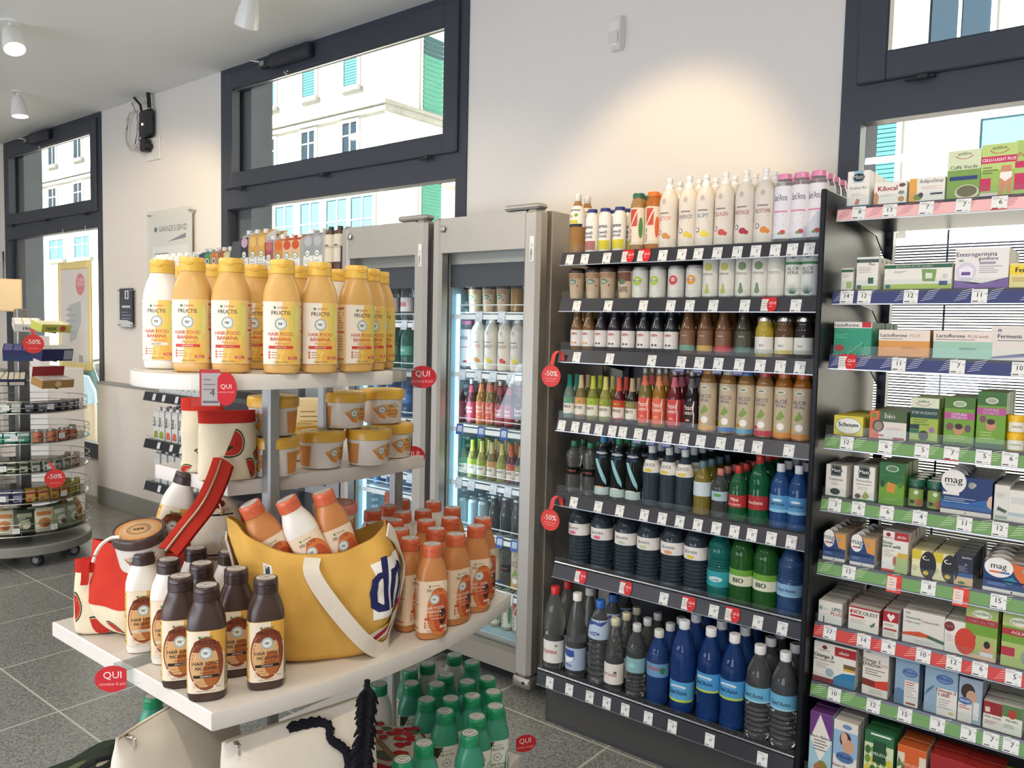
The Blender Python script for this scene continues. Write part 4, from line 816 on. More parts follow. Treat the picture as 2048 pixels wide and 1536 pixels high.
# --- fifth shelf
P['hour'] = (bottle('water_bottle', 'bottle', 'hour', .032, .205, 'a8aca6', 'pet', 'screw', '2f7a58', t_(('levissima', .4, .3, 'a85a50', .01),), (.36, .5), labcol='8f918c', labm='acrylic', ribs=(.08, .3, 5, .0012)), 'waisted clear water bottle with green cap')
for k, cc, c in (('sn1', '4a9ad0', 'd98a30'), ('sn2', '3a9a6a', 'e8e2dc'), ('sn3', '3a9a6a', 'e6ddd0')):
    P[k] = (bottle('flavoured_water_bottle', 'bottle', 'tall', .031, .238, 'b4bcba', 'pet', 'screw', cc, t_(('o', .86, .85, 'e8ecea', .14), ('VitaSnella', .84, .09, '2a4a6a', .02), ('Le Linfe', .77, .06, '3a6a8a', .01), ('p', '8fc4cc', [(-.8, .74), (-.3, .74), (.9, .3), (.9, .2), (.4, .3)]), ('o', .16, .6, c, .12), ('|', .0, .16, 'b4c8c4', 1.4)), (.06, .84), labcol='a4acaa', labm='acrylic'), 'slender flavoured water bottle with '+('blue' if k == 'sn1' else 'green')+' cap')
P['flav'] = (bottle('flavoured_water_bottle', 'bottle', 'pet', .032, .225, '4a5c6a', 'pet', 'screw', 'e4e4e0', t_(('SILAVEA', .5, .28, '3a3a3c', .01), ('o', .2, .5, 'd8c24a', .2)), (.56, .76), labcol='e4e0d8', ribs=(.1, .5, 6, .001)), 'dark clear flavoured water bottle with white cap')
P['bally'] = (bottle('syrup_bottle', 'bottle', 'pet', .0315, .19, '9a8a3a', 'juice', 'screw', '5a7a88', t_(('n', .6, 2, 'a0b4bc'),), (.36, .62), labcol='c6d4d8'), 'yellow green drink bottle with pale label')
P['balc'] = (bottle('water_bottle', 'bottle', 'pet', .0285, .172, '98a4a6', 'pet', 'screw', 'c07868', t_(('o', .6, .5, '5aa04a', .2), ('n', .3, 1, '8aa4b0')), (.36, .55), labcol='a9c0cc', ribs=(.06, .3, 4, .001)), 'small clear water bottle with pinkish cap')
P['mini'] = (bottle('water_bottle', 'bottle', 'pet', .031, .19, '2f8a52', 'pet', 'screw', 'c03430', t_(('Mini', .5, .3, 'f0e0d8', .02), ('Rocchetta', .15, .22, 'f0d8d0', .01)), (.26, .48), labcol='b03434', ribs=(.55, .7, 3, .001)), 'small green water bottle with red label')
P['roch'] = (bottle('water_bottle', 'bottle', 'pet', .034, .235, '1f8a58', 'pet', 'screw', 'c03430', t_(('Rocchetta', .4, .26, 'f0d8d0', .02),), (.22, .42), labcol='a82e30', ribs=(.5, .62, 3, .001)), 'taller green water bottle with red label')
P['sab'] = (bottle('water_bottle', 'bottle', 'pet', .0325, .215, '3f78c8', 'pet', 'screw', 'e4e6ea', t_(("Sant'Anna", .4, .22, '2a3450', .02), ('o', .72, .5, 'dfe8ee', .12), ('|', 0, .18, '8fc4dc', 1.5)), (.26, .52), labcol='5a9ac8', ribs=(.08, .24, 3, .001)), 'blue half litre water bottle with light blue label')
# --- sixth shelf
for k, c in (('bp', 'd86a8a'), ('bg', 'b8c4a0'), ('bo', 'e09a6a'), ('by', 'd8c04a')):
    P[k] = (bottle('flavoured_water_bottle', 'bottle', 'big', .0435, .252, '42525e', 'pet', 'screw', 'd9d9d6', t_(('SILAVEA', .5, .22, '4a4a48', .01), ('o', .22, .36, c, .16), ('n', .75, 1, 'b0aca4')), (.5, .68), labcol='e2deda', ribs=(.08, .46, 7, .0024)), 'large dark flavoured water bottle with white band')
P['teal'] = (bottle('water_bottle', 'bottle', 'big', .0415, .245, '1f9a90', 'pet', 'screw', '2f6a8a', t_(('o', .5, .6, 'd0e4e4', .22), ('Lete', .4, .2, '2a5a8a', .02)), (.2, .42), labcol='2f9aa0', ribs=(.45, .6, 4, .0026)), 'large teal water bottle')
P['bio'] = (bottle('tea_bottle', 'bottle', 'big', .0415, .252, '3a8a3a', 'pet', 'screw', 'd9dcd0', t_(('|', .0, .62, 'd8d8c0', 1.5), ('BIO', .2, .3, '20301c', .04)), (.28, .5), labcol='6aa03a'), 'large green iced tea bottle marked bio')
P['sal'] = (bottle('water_bottle', 'bottle', 'tall', .042, .25, '4a7ab8', 'pet', 'screw', 'b04048', t_(("Sant'Anna", .4, .3, '3a4660', .02), ('|', 0, .14, 'a0cce0', 1.5)), (.28, .44), labcol='8ab4d4', ribs=(.5, .64, 4, .0026)), 'large pale blue water bottle')
# --- bottom shelf
P['gem'] = (bottle('water_bottle', 'bottle', 'spind', .042, .325, 'd2d8d8', 'pet', 'screw', 'c82a2c', t_(('EGEMINI', .42, .17, 'b0383c', .02), ('n', .3, 2, 'b0a8a4'), ('o', .8, .16, '8aa070', .12, .7)), (.09, .36), labcol='e2e0dc'), 'tall clear water bottle with red cap')
P['wha'] = (bottle('water_bottle', 'bottle', 'slim', .0415, .322, 'ccd4d6', 'pet', 'screw', 'e8e6e0', t_(('p', '2f4f98', [(-1, .9), (.4, .9), (.5, .5), (-.4, .62), (-1, .8)]), ('p', 'e8ecf0', [(-.8, .55), (.5, .62), (.2, .42), (-.4, .3)]), ('o', .2, .42, '2f3f98', .12, -.2), ('Lete', .16, .1, 'e8ecf4', .01, -.2)), (.09, .36), labcol='a9bcd4'), 'tall clear water bottle with mountain label')
P['blu'] = (bottle('water_bottle', 'bottle', 'tall', .0435, .318, 'd0d8dc', 'pet', 'screw', '2a62b0', t_(('p', '2f4f90', [(-1.2, .95), (1.2, .95), (.6, .7), (0, .8), (-1.2, .55)]), ('o', .3, .5, '2f3f98', .14), ('Panna', .26, .12, 'e8ecf4', .02)), (.56, .78), labcol='b4c8dc', ribs=(.06, .52, 7, .004)), 'ribbed clear water bottle with blue cap')
P['pul'] = (bottle('water_bottle', 'bottle', 'slim', .037, .272, 'cdd2d0', 'pet', 'screw', 'ddd6b4', t_(('ferrarelle', .4, .2, 'b06a5a', .01), ('o', .6, .16, '4a6a4a', .12, .6)), (.12, .4), labcol='e2ded8'), 'slim clear water bottle with cream cap')
P['lil'] = (bottle('water_bottle', 'bottle', 'tall', .037, .268, 'bccac8', 'pet', 'screw', 'd4d8d6', t_(('n', .6, 2, '8ac0b0'), ('o', .5, .4, '9cd0c4', .2)), (.36, .56), labcol='88b4bc', ribs=(.06, .34, 5, .0028)), 'clear water bottle with pale teal label')
P['uli'] = (bottle('water_bottle', 'bottle', 'tall', .0405, .268, '2f5fb0', 'pet', 'screw', 'd9d9d6', t_(('Uliveto', .5, .3, 'c83a3a', .02), ('o', .5, .25, '3a7a4a', .3, .8)), (.4, .58), labcol='6a98c0', ribs=(.62, .74, 4, .001)), 'blue water bottle with red lettered label')
def sant(z0, z1): return t_(("Sant'Anna", .36, .24, '26304e', .02), ('o', .74, .7, 'dfe8ee', .16), ('o', .7, .5, '7fb4d4', .1), ('|', 0, .12, 'b4cc5a', 1.3))
P['sa1'] = (bottle('water_bottle', 'bottle', 'tall', .044, .325, '2a5cb4', 'pet', 'screw', 'e0e2e4', sant(0, 0), (.14, .36), labcol='5aa4d4'), 'tall blue water bottle with low label')
P['sa2'] = (bottle('water_bottle', 'bottle', 'tall', .043, .325, '1f55a8', 'pet', 'screw', 'e4e4e4', sant(0, 0), (.34, .54), labcol='4a9ad0', ribs=(.08, .3, 4, .0026)), 'tall blue water bottle with curved label')
P['sac'] = (bottle('water_bottle', 'bottle', 'tall', .0435, .31, 'cdd6da', 'pet', 'screw', 'e4e6e6', t_(("Sant'Anna", .3, .3, '3a4458', .02), ('|', 0, .12, 'a0d0e0', 1.5)), (.42, .58), labcol='6ab0d0', ribs=(.06, .38, 6, .0042)), 'tall ribbed clear water bottle with light blue label')
SHN = ['top', 'second', 'third', 'fourth', 'fifth', 'sixth', 'bottom']
rows = [
 [(1155, 'amber', 2), (1184, 'spw', 1), (1210, 'spy', 2), (1239, 'spy', 2), (1276, 'mgg', 2), (1306, 'mgo', 3), (1338, 'DETOX', 2), (1377, 'ENERGY', 2), (1411, 'SLIM', 2), (1450, 'COLL', 3), (1491, 'ANTI', 3), (1530, 'BOOST', 3), (1567, 'pink', 2), (1601, 'pink', 3), (1636, 'pink', 6)],
 [(1154, 'cup', 2), (1187, 'cup', 2), (1216, 'cup', 2), (1252, 'cupb', 2), (1281, 'cang', 2), (1316, 'cang', 2), (1353, 'canr', 2), (1389, 'cano', 2), (1422, 'tally', 2), (1455, 'tally', 2), (1488, 'tallg', 2), (1521, 'tallg', 2), (1553, 'tallw', 2), (1589, 'aloe', 2), (1621, 'aloe', 2)],
 [(1155, 'smb', 2), (1178, 'smb', 2), (1203, 'smd', 2), (1229, 'smd', 2), (1257, 'smd', 2), (1288, 'smk', 2), (1315, 'smk', 2), (1343, 'smk', 2), (1376, 'jug', 3), (1411, 'juy', 3), (1447, 'jur', 3), (1487, 'jud', 3), (1529, 'jry', 2), (1569, 'jrn', 2), (1608, 'jrd', 2)],
 [(1139, 'l1', 2), (1162, 'l2', 2), (1186, 'l3', 2), (1211, 'l4', 2), (1238, 'l5', 2), (1264, 'l6', 2), (1290, 'p1', 3), (1318, 'p2', 3), (1349, 'p3', 3), (1383, 'p4', 3), (1416, 'c1', 2), (1456, 'c2', 2), (1492, 'c3', 2), (1529, 'c4', 2), (1567, 'c5', 2), (1604, 'c5', 2)],
 [(1148, 'hour', 2), (1180, 'hour', 2), (1206, 'sn1', 2), (1237, 'sn2', 2), (1268, 'sn3', 2), (1303, 'flav', 4), (1337, 'flav', 4), (1369, 'flav', 4), (1405, 'bally', 4), (1440, 'balc', 5), (1476, 'mini', 5), (1518, 'roch', 5), (1560, 'sab', 4), (1596, 'sab', 4)],
 [(1159, 'bp', 3), (1204, 'bp', 3), (1252, 'bg', 3), (1297, 'bg', 3), (1345, 'bo', 3), (1392, 'by', 3), (1439, 'teal', 3), (1484, 'bio', 3), (1532, 'bio', 3), (1581, 'sal', 3)],
 [(1109, 'gem', 2), (1153, 'wha', 2), (1199, 'blu', 3), (1229, 'pul', 3), (1272, 'lil', 3), (1316, 'uli', 3), (1366, 'sa1', 3), (1419, 'sa2', 3), (1466, 'sa2', 3), (1517, 'sac', 3), (1568, 'sac', 3)]]
FOOT = {'amber': 'c'}
rng = random.Random(3)
def dims(pr): bbx = [v.co for v in pr.root.vertices]; return max(c.x for c in bbx), max(c.z for c in bbx)
for k, row in enumerate(rows):
    z = DZ[k]; yf = (2.475 if k == 6 else DYF)+.018
    for i, (px, key, n) in enumerate(row):
        pr, desc = P[key]; R, H = dims(pr); first = yf+R+(.012 if k == 6 else 0)
        if key == 'pul': first = yf+R
        x = colx(px, first, z+H*.5)
        for j in range(n):
            y = first+j*(2*R+.004)
            if y+R > DYB-.005: break
            lab = '%s, %s from left, %s drinks shelf' % (desc, ORD[i+1], SHN[k]) if j == 0 else '%s, %s column, %s back, %s drinks shelf' % (desc, ORD[i+1], ORD[j], SHN[k])
            pr.place((x+rng.uniform(-.001, .001)*(j > 0), y, z+.0005), rng.uniform(-.12, .12) if j == 0 else rng.uniform(-.6, .6), lab, desc+'s on the drinks rack', skip=() if j < 2 else ('label', 'leaf_print') if k not in (4, 5, 6) else ())
# ================================================================== hair care products of the display stand
BSEC = [(0, .025, .018, 2.6), (.0025, .0295, .0215, 2.8), (.010, .0312, .0228, 3), (.06, .0318, .0232, 3.1), (.122, .0322, .0235, 3.1), (.137, .0312, .0232, 2.8), (.150, .0282, .0222, 2.5), (.161, .024, .0208, 2.2), (.167, .0215, .0204, 2), (.1715, .0208, .0204, 2)]
BH = .196
def sring(z, a, b, n, k=36, s=1.):
    out = []
    for i in range(k):
        t = 2*math.pi*i/k; c, sn = math.cos(t), math.sin(t)
        out.append((s*a*math.copysign(abs(c)**(2/n), c), s*b*math.copysign(abs(sn)**(2/n), sn), z))
    return out
def ssurf(a, b, n):
    N = 720; P_ = []
    for i in range(N+1):
        t = -math.pi+2*math.pi*i/N; sn, c = math.sin(t), math.cos(t)
        P_.append((a*math.copysign(abs(sn)**(2/n), sn), -b*math.copysign(abs(c)**(2/n), c)))
    P_ = np.array(P_); s = np.concatenate([[0], np.cumsum(np.hypot(*np.diff(P_, axis=0).T))]); s -= s[N//2]
    T = np.gradient(P_, axis=0); nr = np.stack([T[:, 1], -T[:, 0]], 1); nr /= np.maximum(1e-9, np.hypot(nr[:, 0], nr[:, 1]))[:, None]
    if nr[N//2][1] > 0: nr = -nr
    def f(u, v, o):
        return (float(np.interp(u, s, P_[:, 0])+o*np.interp(u, s, nr[:, 0])), float(np.interp(u, s, P_[:, 1])+o*np.interp(u, s, nr[:, 1])), v)
    return f
HS = ssurf(.0322, .0235, 3.1)
HAIR = {
 'banana': dict(cap='e0b44c', body='d3a55e', base='e9dccb', tail='e2b24a', fruit='d8b93e', dark='2e2a28', title='c8502c', name='BANANA', sub='Nutriente', bar='c43c2e', foot='CAPELLI SECCHI'),
 'macadamia': dict(cap='3a2a26', body='43312a', base='e4d3bb', tail='d9a446', fruit='8a4a28', dark='33231c', title='2c2320', name='MACADAMIA', sub='Lisciante', bar='2a2220', foot='CAPELLI INDISCIPLINATI'),
 'papaya': dict(cap='c9603c', body='c27f48', base='e6cdb0', tail='d98a4a', fruit='c9642e', dark='33261f', title='f0e0d0', name='PAPAYA', sub='Riparatrice', bar='c0522e', foot='CAPELLI DANNEGGIATI'),
 'aloe': dict(cap='1f8a5c', body='3d8f72', base='dfe0d4', tail='b9c8b0', fruit='4a7a3c', dark='232a22', title='22281f', name='ALOE VERA', sub='Idratante', bar='2f6a48', foot='CAPELLI NORMALI')}
def hair_art(k, cond):
    h = HAIR[k]; a = Art(step=.004); z0, z1 = .017, .1235
    a.rect(-.03, z0, .03, z1, h['base'])
    if k == 'banana':
        a.rect(.012, z0, .03, z1, 'e0b860'); a.poly([(.003, z1), (.012, z1), (.012, z0), (-.009, z0)], 'e0b860'); a.disc(.021, .088, .0075, 'cfc060', .033, 24); a.disc(.0265, .09, .0034, 'd8cc78', .026, 20); a.disc(.014, .028, .012, 'd8a648', .0105, 20); a.poly([(.004, .05), (.016, .06), (.024, .03), (.01, .02)], 'd8a648')
    elif k == 'macadamia':
        a.rect(.006, .085, .03, z1, 'd9a446'); a.disc(.0, .068, .028, '8a4426', .046, 30); a.disc(-.003, .067, .0225, 'd0a470', .04, 30); a.poly([(-.024, .088), (.026, .088), (.02, .104), (.0, .112), (-.018, .106)], '7a3a22'); a.disc(.008, .05, .013, 'a8602e', .022)
    elif k == 'papaya':
        a.disc(.01, .06, .026, 'd2733c', .05, 28); a.disc(.014, .056, .017, 'b9502a', .04, 28); a.disc(.017, .05, .008, '3a2620', .018, 18)
    else:
        a.poly([(-.03, z1), (-.008, z1), (-.02, .1), (-.03, .095)], '24301f'); a.poly([(.012, z0), (.018, z0), (.026, .1), (.02, .095)], '4a8a4c'); a.poly([(.02, z0), (.026, z0), (.03, .08), (.027, .08)], '3a7a44')
    tc = h['title']; dk = h['dark']
    a.disc(-.01, .1135, .0022, '3f8a4a'); a.text('GARNIER', .003, .112, .0036, '3f7a4a' if k != 'banana' else 'b8604a', wmax=.017)
    a.text('FRUCTIS', 0, .1015, .0068, dk if k != 'macadamia' else '2c1c18', bold=.005, wmax=.031)
    a.disc(0, .086, .0105, 'c9cfc8'); a.ring(0, .086, .0088, .0098, '7a868a'); a.disc(0, .086, .0066, 'e2e4da'); a.text('98', -.001, .0835, .0052, '3a4548', bold=.02); a.text('%', .0045, .0865, .0022, '3a4548')
    a.text('HAIR FOOD', 0, .0655, .0064, tc, bold=.012, wmax=.041); a.text(h['name'], 0, .0572, .0062, tc, bold=.015, wmax=.034)
    a.text(h['sub'], .002, .0508, .0048, {'banana': 'd08a5a', 'papaya': 'e8c8a8'}.get(k, '5a3a2a'), shear=.25, wmax=.024)
    a.rect(-.02, .0435, .02, .0485, h['bar'] if not cond else 'd6d0c4'); a.text('BALSAMO' if cond else 'SHAMPOO', 0, .0446, .0028, 'f0e4d8' if not cond else '7a6a5a', bold=.01)
    a.lines(-.02, .0405, .018, 1, .003, '8a7060', .001)
    for q in range(3): a.rect(-.0205, .0265+q*.0045, -.0172, .0298+q*.0045, 'c8553a' if k in ('banana', 'papaya') else 'd9b9a0')
    a.lines(-.015, .0365, .0, 3, .0045, 'a87a5a', .0013); a.rect(.012, .0255, .0265, .0298, 'c04a34' if k == 'banana' else 'e8dccb'); a.text('350ml', .019, .0263, .0026, 'f0e0d0' if k == 'banana' else '3a2a20', bold=.01)
    a.text(h['foot'], 0, .0195, .0024, '4a3c30', wmax=.03)
    # the back of the label, read when a bottle is turned
    for s in (-1, 1):
        x0, x1 = (.034, .056) if s > 0 else (-.056, -.034); bc = {'banana': 'c8553a', 'papaya': 'c8604a'}.get(k, '8a6a4a')
        a.rect(x0, .1155, x1, .1182, bc); a.lines(x0, .108, x1, 7, .0045, bc, .0013, seed=2); a.rect(x0, .0728, x1, .0755, bc); a.lines(x0+.004, .066, x1-.002, 6, .005, 'b08468', .0013, seed=5); a.rect(x0, .0235, x1, .0258, bc)
        if k == 'macadamia' and s > 0:
            a.rect(.033, .02, .05, .058, 'e6e2da')
            for q in range(12): a.rect(.034, .022+q*.0029, .049, .0232+q*.0029+(q % 3)*.0004, '2a2422')
            a.lines(.033, .105, .05, 8, .005, '9a6a2c', .0016)
    return a
def hair_bottle(k, cond=False):
    h = HAIR[k]; b_ = MB('e3ddd2' if cond else h['body'], 'plas').loft([sring(*q) for q in BSEC])
    lb = MB(h['base'] if k != 'macadamia' else 'dfb765' , 'paper')
    if k == 'banana': lb.col = 'e8cfa0'
    if k == 'papaya': lb.col = 'e3c7a6'
    def sec(z):
        zs = [q[0] for q in BSEC]; return [float(np.interp(z, zs, [q[i] for q in BSEC])) for i in (1, 2, 3)]
    lb.loft([sring(z, *sec(z), 36, 1.008) for z in (.0165, .04, .09, .124)], cap0=False, cap1=False)
    lb.art(hair_art(k, cond), HS, .0009)
    c = MB(h['cap'], 'plas').lathe([(.0205, .1715), (.0216, .1725), (.0213, .186), (.0206, .1864), (.0211, .187), (.0208, .1945), (.0196, BH), (0, BH)], 28)
    c.add([(x, -.0214-.0012*(1-abs(x)/.009), .1862-.003*(1-(x/.009)**2)) for x in (-.009, -.0045, 0, .0045, .009)]+[(x, -.0196, .1862) for x in (-.009, -.0045, 0, .0045, .009)], [(0, 1, 6, 5), (1, 2, 7, 6), (2, 3, 8, 7), (3, 4, 9, 8)], None, None, True)
    a = Art(); a.disc(0, 0, .0165, 'dedad2'); a.ring(0, 0, .0125, .0138, '8a8580'); a.ring(0, 0, .0095, .0112, '6a6664', 14, 20, 160); a.ring(0, 0, .0095, .0112, '6a6664', 14, 200, 340); a.text('98%', 0, -.002, .0055, '3a3836', bold=.02)
    if k != 'banana': c.art(a, lambda u, v, o: (u, v, BH+o), .0002)
    return Proto('shampoo_bottle' if not cond else 'conditioner_bottle', 'bottle', b_, [('cap', c), ('label', lb)])
HB = {(k, c): hair_bottle(k, c) for k in HAIR for c in (False, True)}
def face(p, off=0): return math.atan2(-p.x, p.y)+R_(off)
CN = {'banana': 'yellow', 'macadamia': 'dark brown', 'papaya': 'orange', 'aloe': 'green'}
# top shelf: (column, camera depth, conditioner, turn, label)
bn = 'yellow banana shampoo bottle on the top white shelf, '
for px, dep, c, off, lb in (
  (326, 1.462, 1, -24, 'white banana conditioner bottle at the left end of the top white shelf'), (386, 1.392, 0, -20, bn+'leftmost yellow one in the front row'), (463, 1.392, 0, -15, bn+'second in the front row'),
  (564, 1.402, 0, -5, bn+'fourth in line, centre of front row'), (638, 1.44, 0, 5, bn+'right of the front centre one'), (711, 1.497, 0, 28, bn+'turned to show its back text'),
  (737, 1.568, 0, 26, bn+'just behind the turned right one'), (756, 1.645, 0, 26, bn+'rearmost of the three at right'), (512, 1.525, 0, -8, bn+'seen in the gap at centre'),
  (429, 1.545, 0, -16, bn+'behind the two left ones'), (362, 1.61, 0, -20, bn+'behind the white conditioner'), (594, 1.53, 0, 0, bn+'behind the centre bottle'), (545, 1.66, 0, 0, bn+'third row behind the centre gap'),
  (613, 1.62, 0, 4, bn+'third row left of the white one'), (677, 1.60, 1, 10, 'white banana conditioner bottle in the second row at right on top shelf'), (440, 1.68, 0, -12, bn+'hidden in the back row at left')):
    p = depp(px, dep, SZ[0]+.0005); HB['banana', bool(c)].place(p, face(p, off), lb, 'banana bottles on the top white shelf')
def by_cap(k, lst, z, place, extra=''):
    for n, (px, py, c, off, lb) in enumerate(lst):
        p = onz(z+BH, px, py); p.z = z+.0005
        HB[k, bool(c)].place(p, face(p, off), lb, k+' bottles on the display stand')
m_ = 'dark brown macadamia shampoo bottle '; mw = 'white macadamia conditioner bottle with dark cap '
by_cap('macadamia', [(286, 1102.4, 1, 0, mw+'nearest the watermelon pouch'), (337, 1118.6, 1, -5, mw+'just left of the brown bottles'), (361, 1151.7, 0, -3, m_+'left of the foremost one'), (413, 1170, 0, -3, m_+'foremost at the shelf corner'),
  (531.7, 1154.9, 0, 6, m_+'touching the yellow tote bag'), (472.5, 1137, 0, 4, m_+'second row, half hidden by the front pair'), (403.5, 1126, 0, 0, m_+'second row behind the foremost one'), (391, 1095.7, 1, 0, mw+'in the third row at left'),
  (441, 1074, 1, 5, mw+'in the back row'), (458.7, 1102.4, 1, 5, mw+'in the third row at right'), (445, 1049.5, 0, 5, m_+'rearmost, next to the red fabric')], SZ[2], '')
o_ = 'orange papaya shampoo bottle '; ow = 'white papaya conditioner bottle '
by_cap('papaya', [(864.3, 1087.7, 0, 16, o_+'foremost, right of the yellow tote'), (820, 1076, 0, 48, o_+'showing its back text beside the tote strap'), (912.3, 1068, 0, 40, o_+'second along the shelf front edge'), (953, 1051.3, 0, 20, o_+'third along the shelf front edge'), (965.9, 1036, 0, 45, o_+'last at the right end of the shelf'),
  (799.8, 1058.4, 0, 25, o_+'close behind the one beside the strap'), (872, 1057, 0, 25, o_+'second row, behind the foremost'), (852.6, 1040.8, 0, 25, o_+'third row, behind the foremost'), (900.6, 1035.7, 0, 25, o_+'second row near the right end'), (904.5, 1015, 0, 25, o_+'third row near the right end'),
  (867, 1003, 1, 20, ow+'in the back row near the right end'), (846.7, 1020.5, 1, 20, ow+'in the fourth row, centre'), (789.3, 1040, 0, 20, o_+'third row close to the tote'), (805, 1024.5, 1, 20, ow+'fourth row behind the tote strap'), (803.8, 999, 1, 20, ow+'sixth row behind the tote'), (785, 984, 0, 20, o_+'rearmost by the fridge side'), (777, 1011, 1, 20, ow+'fifth row behind the tote'), (750, 1046, 0, 20, o_+'pressed against the back of the tote'), (745, 1021, 1, 20, ow+'behind the tote at its left')], SZ[2], '')
g_ = 'green aloe shampoo bottle on the lower shelf, '; gw = 'white aloe conditioner bottle with green cap, '
by_cap('aloe', [(909, 1309.5, 1, 10, gw+'rearmost near the fridge'), (944.4, 1324, 0, 15, g_+'rear right by the fridge'), (854.8, 1326.6, 1, 10, gw+'rear row by the grey post'), (892, 1349, 0, 15, g_+'second row, centre'), (934.7, 1363, 0, 15, g_+'third row at right'), (975, 1356, 0, 15, g_+'right edge, rearmost'), (873, 1368, 0, 15, g_+'third row, centre left'),
  (987, 1383.3, 0, 15, g_+'right edge, second from rear'), (945, 1391.3, 0, 15, g_+'fourth row at right'), (853, 1398.6, 0, 15, g_+'fourth row at left'), (901.7, 1396.7, 0, 15, g_+'fourth row, centre'), (991, 1412, 0, 18, g_+'right edge, nearest corner'), (890, 1422, 0, 15, g_+'fifth row, centre, cap lip showing'), (954, 1433, 0, 18, g_+'fifth row at right'), (940, 1466, 0, 22, g_+'foremost at right'), (848, 1486, 0, 10, g_+'sixth row, left of the foremost'), (805.3, 1519, 0, 10, g_+'nearest the cherry pouch'),
  (822, 1366, 0, 10, g_+'second row next to the grey post'), (820, 1338, 0, 10, g_+'rear row next to the grey post'), (757.7, 1368, 1, 0, gw+'left of the grey post'), (306, 1392, 0, 0, g_+'alone far left above the cream pouch')], SZ[3], '')
# jars of hair mask
def jar(k):
    h = HAIR[k]; lid = {'banana': 'e2ae3a', 'papaya': 'd8806a', 'macadamia': '4a3834'}[k]; pr = [(.036, 0), (.041, .002), (.0425, .006), (.047, .054), (.047, .058)]
    b_ = MB('e6ded2', 'plas').lathe([(0, 0)]+pr, 36); rf = interp(pr); a = Art(step=.006); fc = {'banana': 'd98a3c', 'papaya': 'd0704a', 'macadamia': '9a6a4a'}[k]
    a.poly([(-.034, .036), (-.022, .03), (-.006, .014), (.002, .02), (.022, .014), (.03, .03), (.012, .046), (-.012, .046)], {'banana': 'e0a860'}.get(k, 'd9b090')); a.poly([(-.034, .037), (-.014, .028), (-.002, .012), (-.016, .016)], fc); a.disc(-.012, .034, .009, '8fa4a4'); a.disc(-.012, .034, .0065, 'e2e0d4'); a.text('98', -.012, .0318, .004, '3a4548', bold=.02)
    a.text('GARNIER', .014, .047, .003, '3f7a4a'); a.text('FRUCTIS', .015, .039, .006, '2c2a28', bold=.01, wmax=.024); a.text('HAIR FOOD', .012, .029, .0058, 'c0502c', bold=.01, wmax=.03); a.text(h['name'], .014, .0215, .0056, 'c0502c', bold=.01, wmax=.026); a.text(h['sub'], .014, .0155, .0042, 'c88a5a', shear=.25); a.lines(-.022, .009, .026, 1, .003, '8a7464', .0012)
    for s in (-.085, .075): a.rect(s-.022, .006, s+.022, .05, {'banana': 'd8924a', 'papaya': 'd89878', 'macadamia': 'b49a84'}[k]); a.lines(s-.018, .042, s+.018, 7, .0052, {'banana': '8a5426'}.get(k, '6a4a3a'), .0014)
    l = MB('e6ded2', 'paper').art(a, cyl(rf), .0004)
    ld = MB(lid, 'plas').lathe([(.0485, .057), (.0505, .058), (.0505, .072), (.0485, .078), (.047, .079), (.0455, .0775), (0, .0775)], 36)
    a = Art(); a.disc(0, 0, .043, 'ead9ac' if k == 'banana' else 'c98a52'); a.disc(0, 0, .036, {'banana': 'e6c46a', 'papaya': 'e0a89a', 'macadamia': 'd2a46e'}[k]); a.ring(0, 0, .016, .017, '6a5a48'); a.ring(0, 0, .0195, .021, '6a5a48', 24); a.ring(0, 0, .026, .027, 'e8dcc4', 28); a.text('98%', 0, -.004, .009, '3a3028', bold=.02)
    ld.art(a, lambda u, v, o: (u, v, .0776+o), .0002)
    return Proto('hair_mask_jar', 'jar', b_, [('lid', ld), ('label', l)])
HJ = {k: jar(k) for k in ('banana', 'papaya', 'macadamia')}; JS = (1.05,)*3
jz = SZ[2+0]; mz = SZ[1]+.0005; jb = 'white banana mask jar with yellow lid, '
for k, px, dep, z, off, lb in (('banana', 546.7, 1.690, mz, -32, jb+'lower one behind the grey post'), ('banana', 546.5, 1.695, mz+.0835, -32, jb+'upper one behind the grey post'), ('banana', 642, 1.800, mz, 52, jb+'bottom layer, middle'), ('banana', 737, 1.853, mz, 52, jb+'bottom layer, front right'), ('banana', 783, 1.968, mz, 40, jb+'bottom layer, far right'),
   ('banana', 687, 1.847, mz+.0835, 45, jb+'stacked across the two middle ones'), ('banana', 764, 1.952, mz+.0835, 15, jb+'top layer, far right'), ('banana', 603, 1.905, mz, 10, jb+'back row behind the middle gap')):
    p = depp(px, dep, z); HJ[k].place(p, face(p, off), lb, 'banana jars on the middle white shelf', scale=JS)
for k, px, dep, z, off, lb in (('macadamia', 470, 1.72, SZ[2]+.0005, 20, 'macadamia mask jar with dark lid, lower one behind the yellow tote'), ('macadamia', 471, 1.725, SZ[2]+.0805, -30, 'macadamia mask jar with dark lid, stacked on the lower one behind the tote'),
   ('papaya', 668, 1.83, SZ[2]+.0005, 60, 'papaya mask jar with salmon lid, lowest behind the tote bottles'), ('papaya', 669, 1.835, SZ[2]+.0805, 60, 'papaya mask jar with salmon lid, middle of the stack behind tote'), ('papaya', 670, 1.84, SZ[2]+.1605, 60, 'papaya mask jar with salmon lid, top of the stack behind tote'), ('papaya', 720, 1.90, SZ[2]+.0005, 40, 'papaya mask jar with salmon lid, right of the stack behind tote'), ('papaya', 585, 1.80, SZ[2]+.0005, 20, 'papaya mask jar with salmon lid behind the white tote bottle')):
    p = depp(px, dep, z); HJ[k].place(p, face(p, off), lb, k+' jars on the lower white shelf')
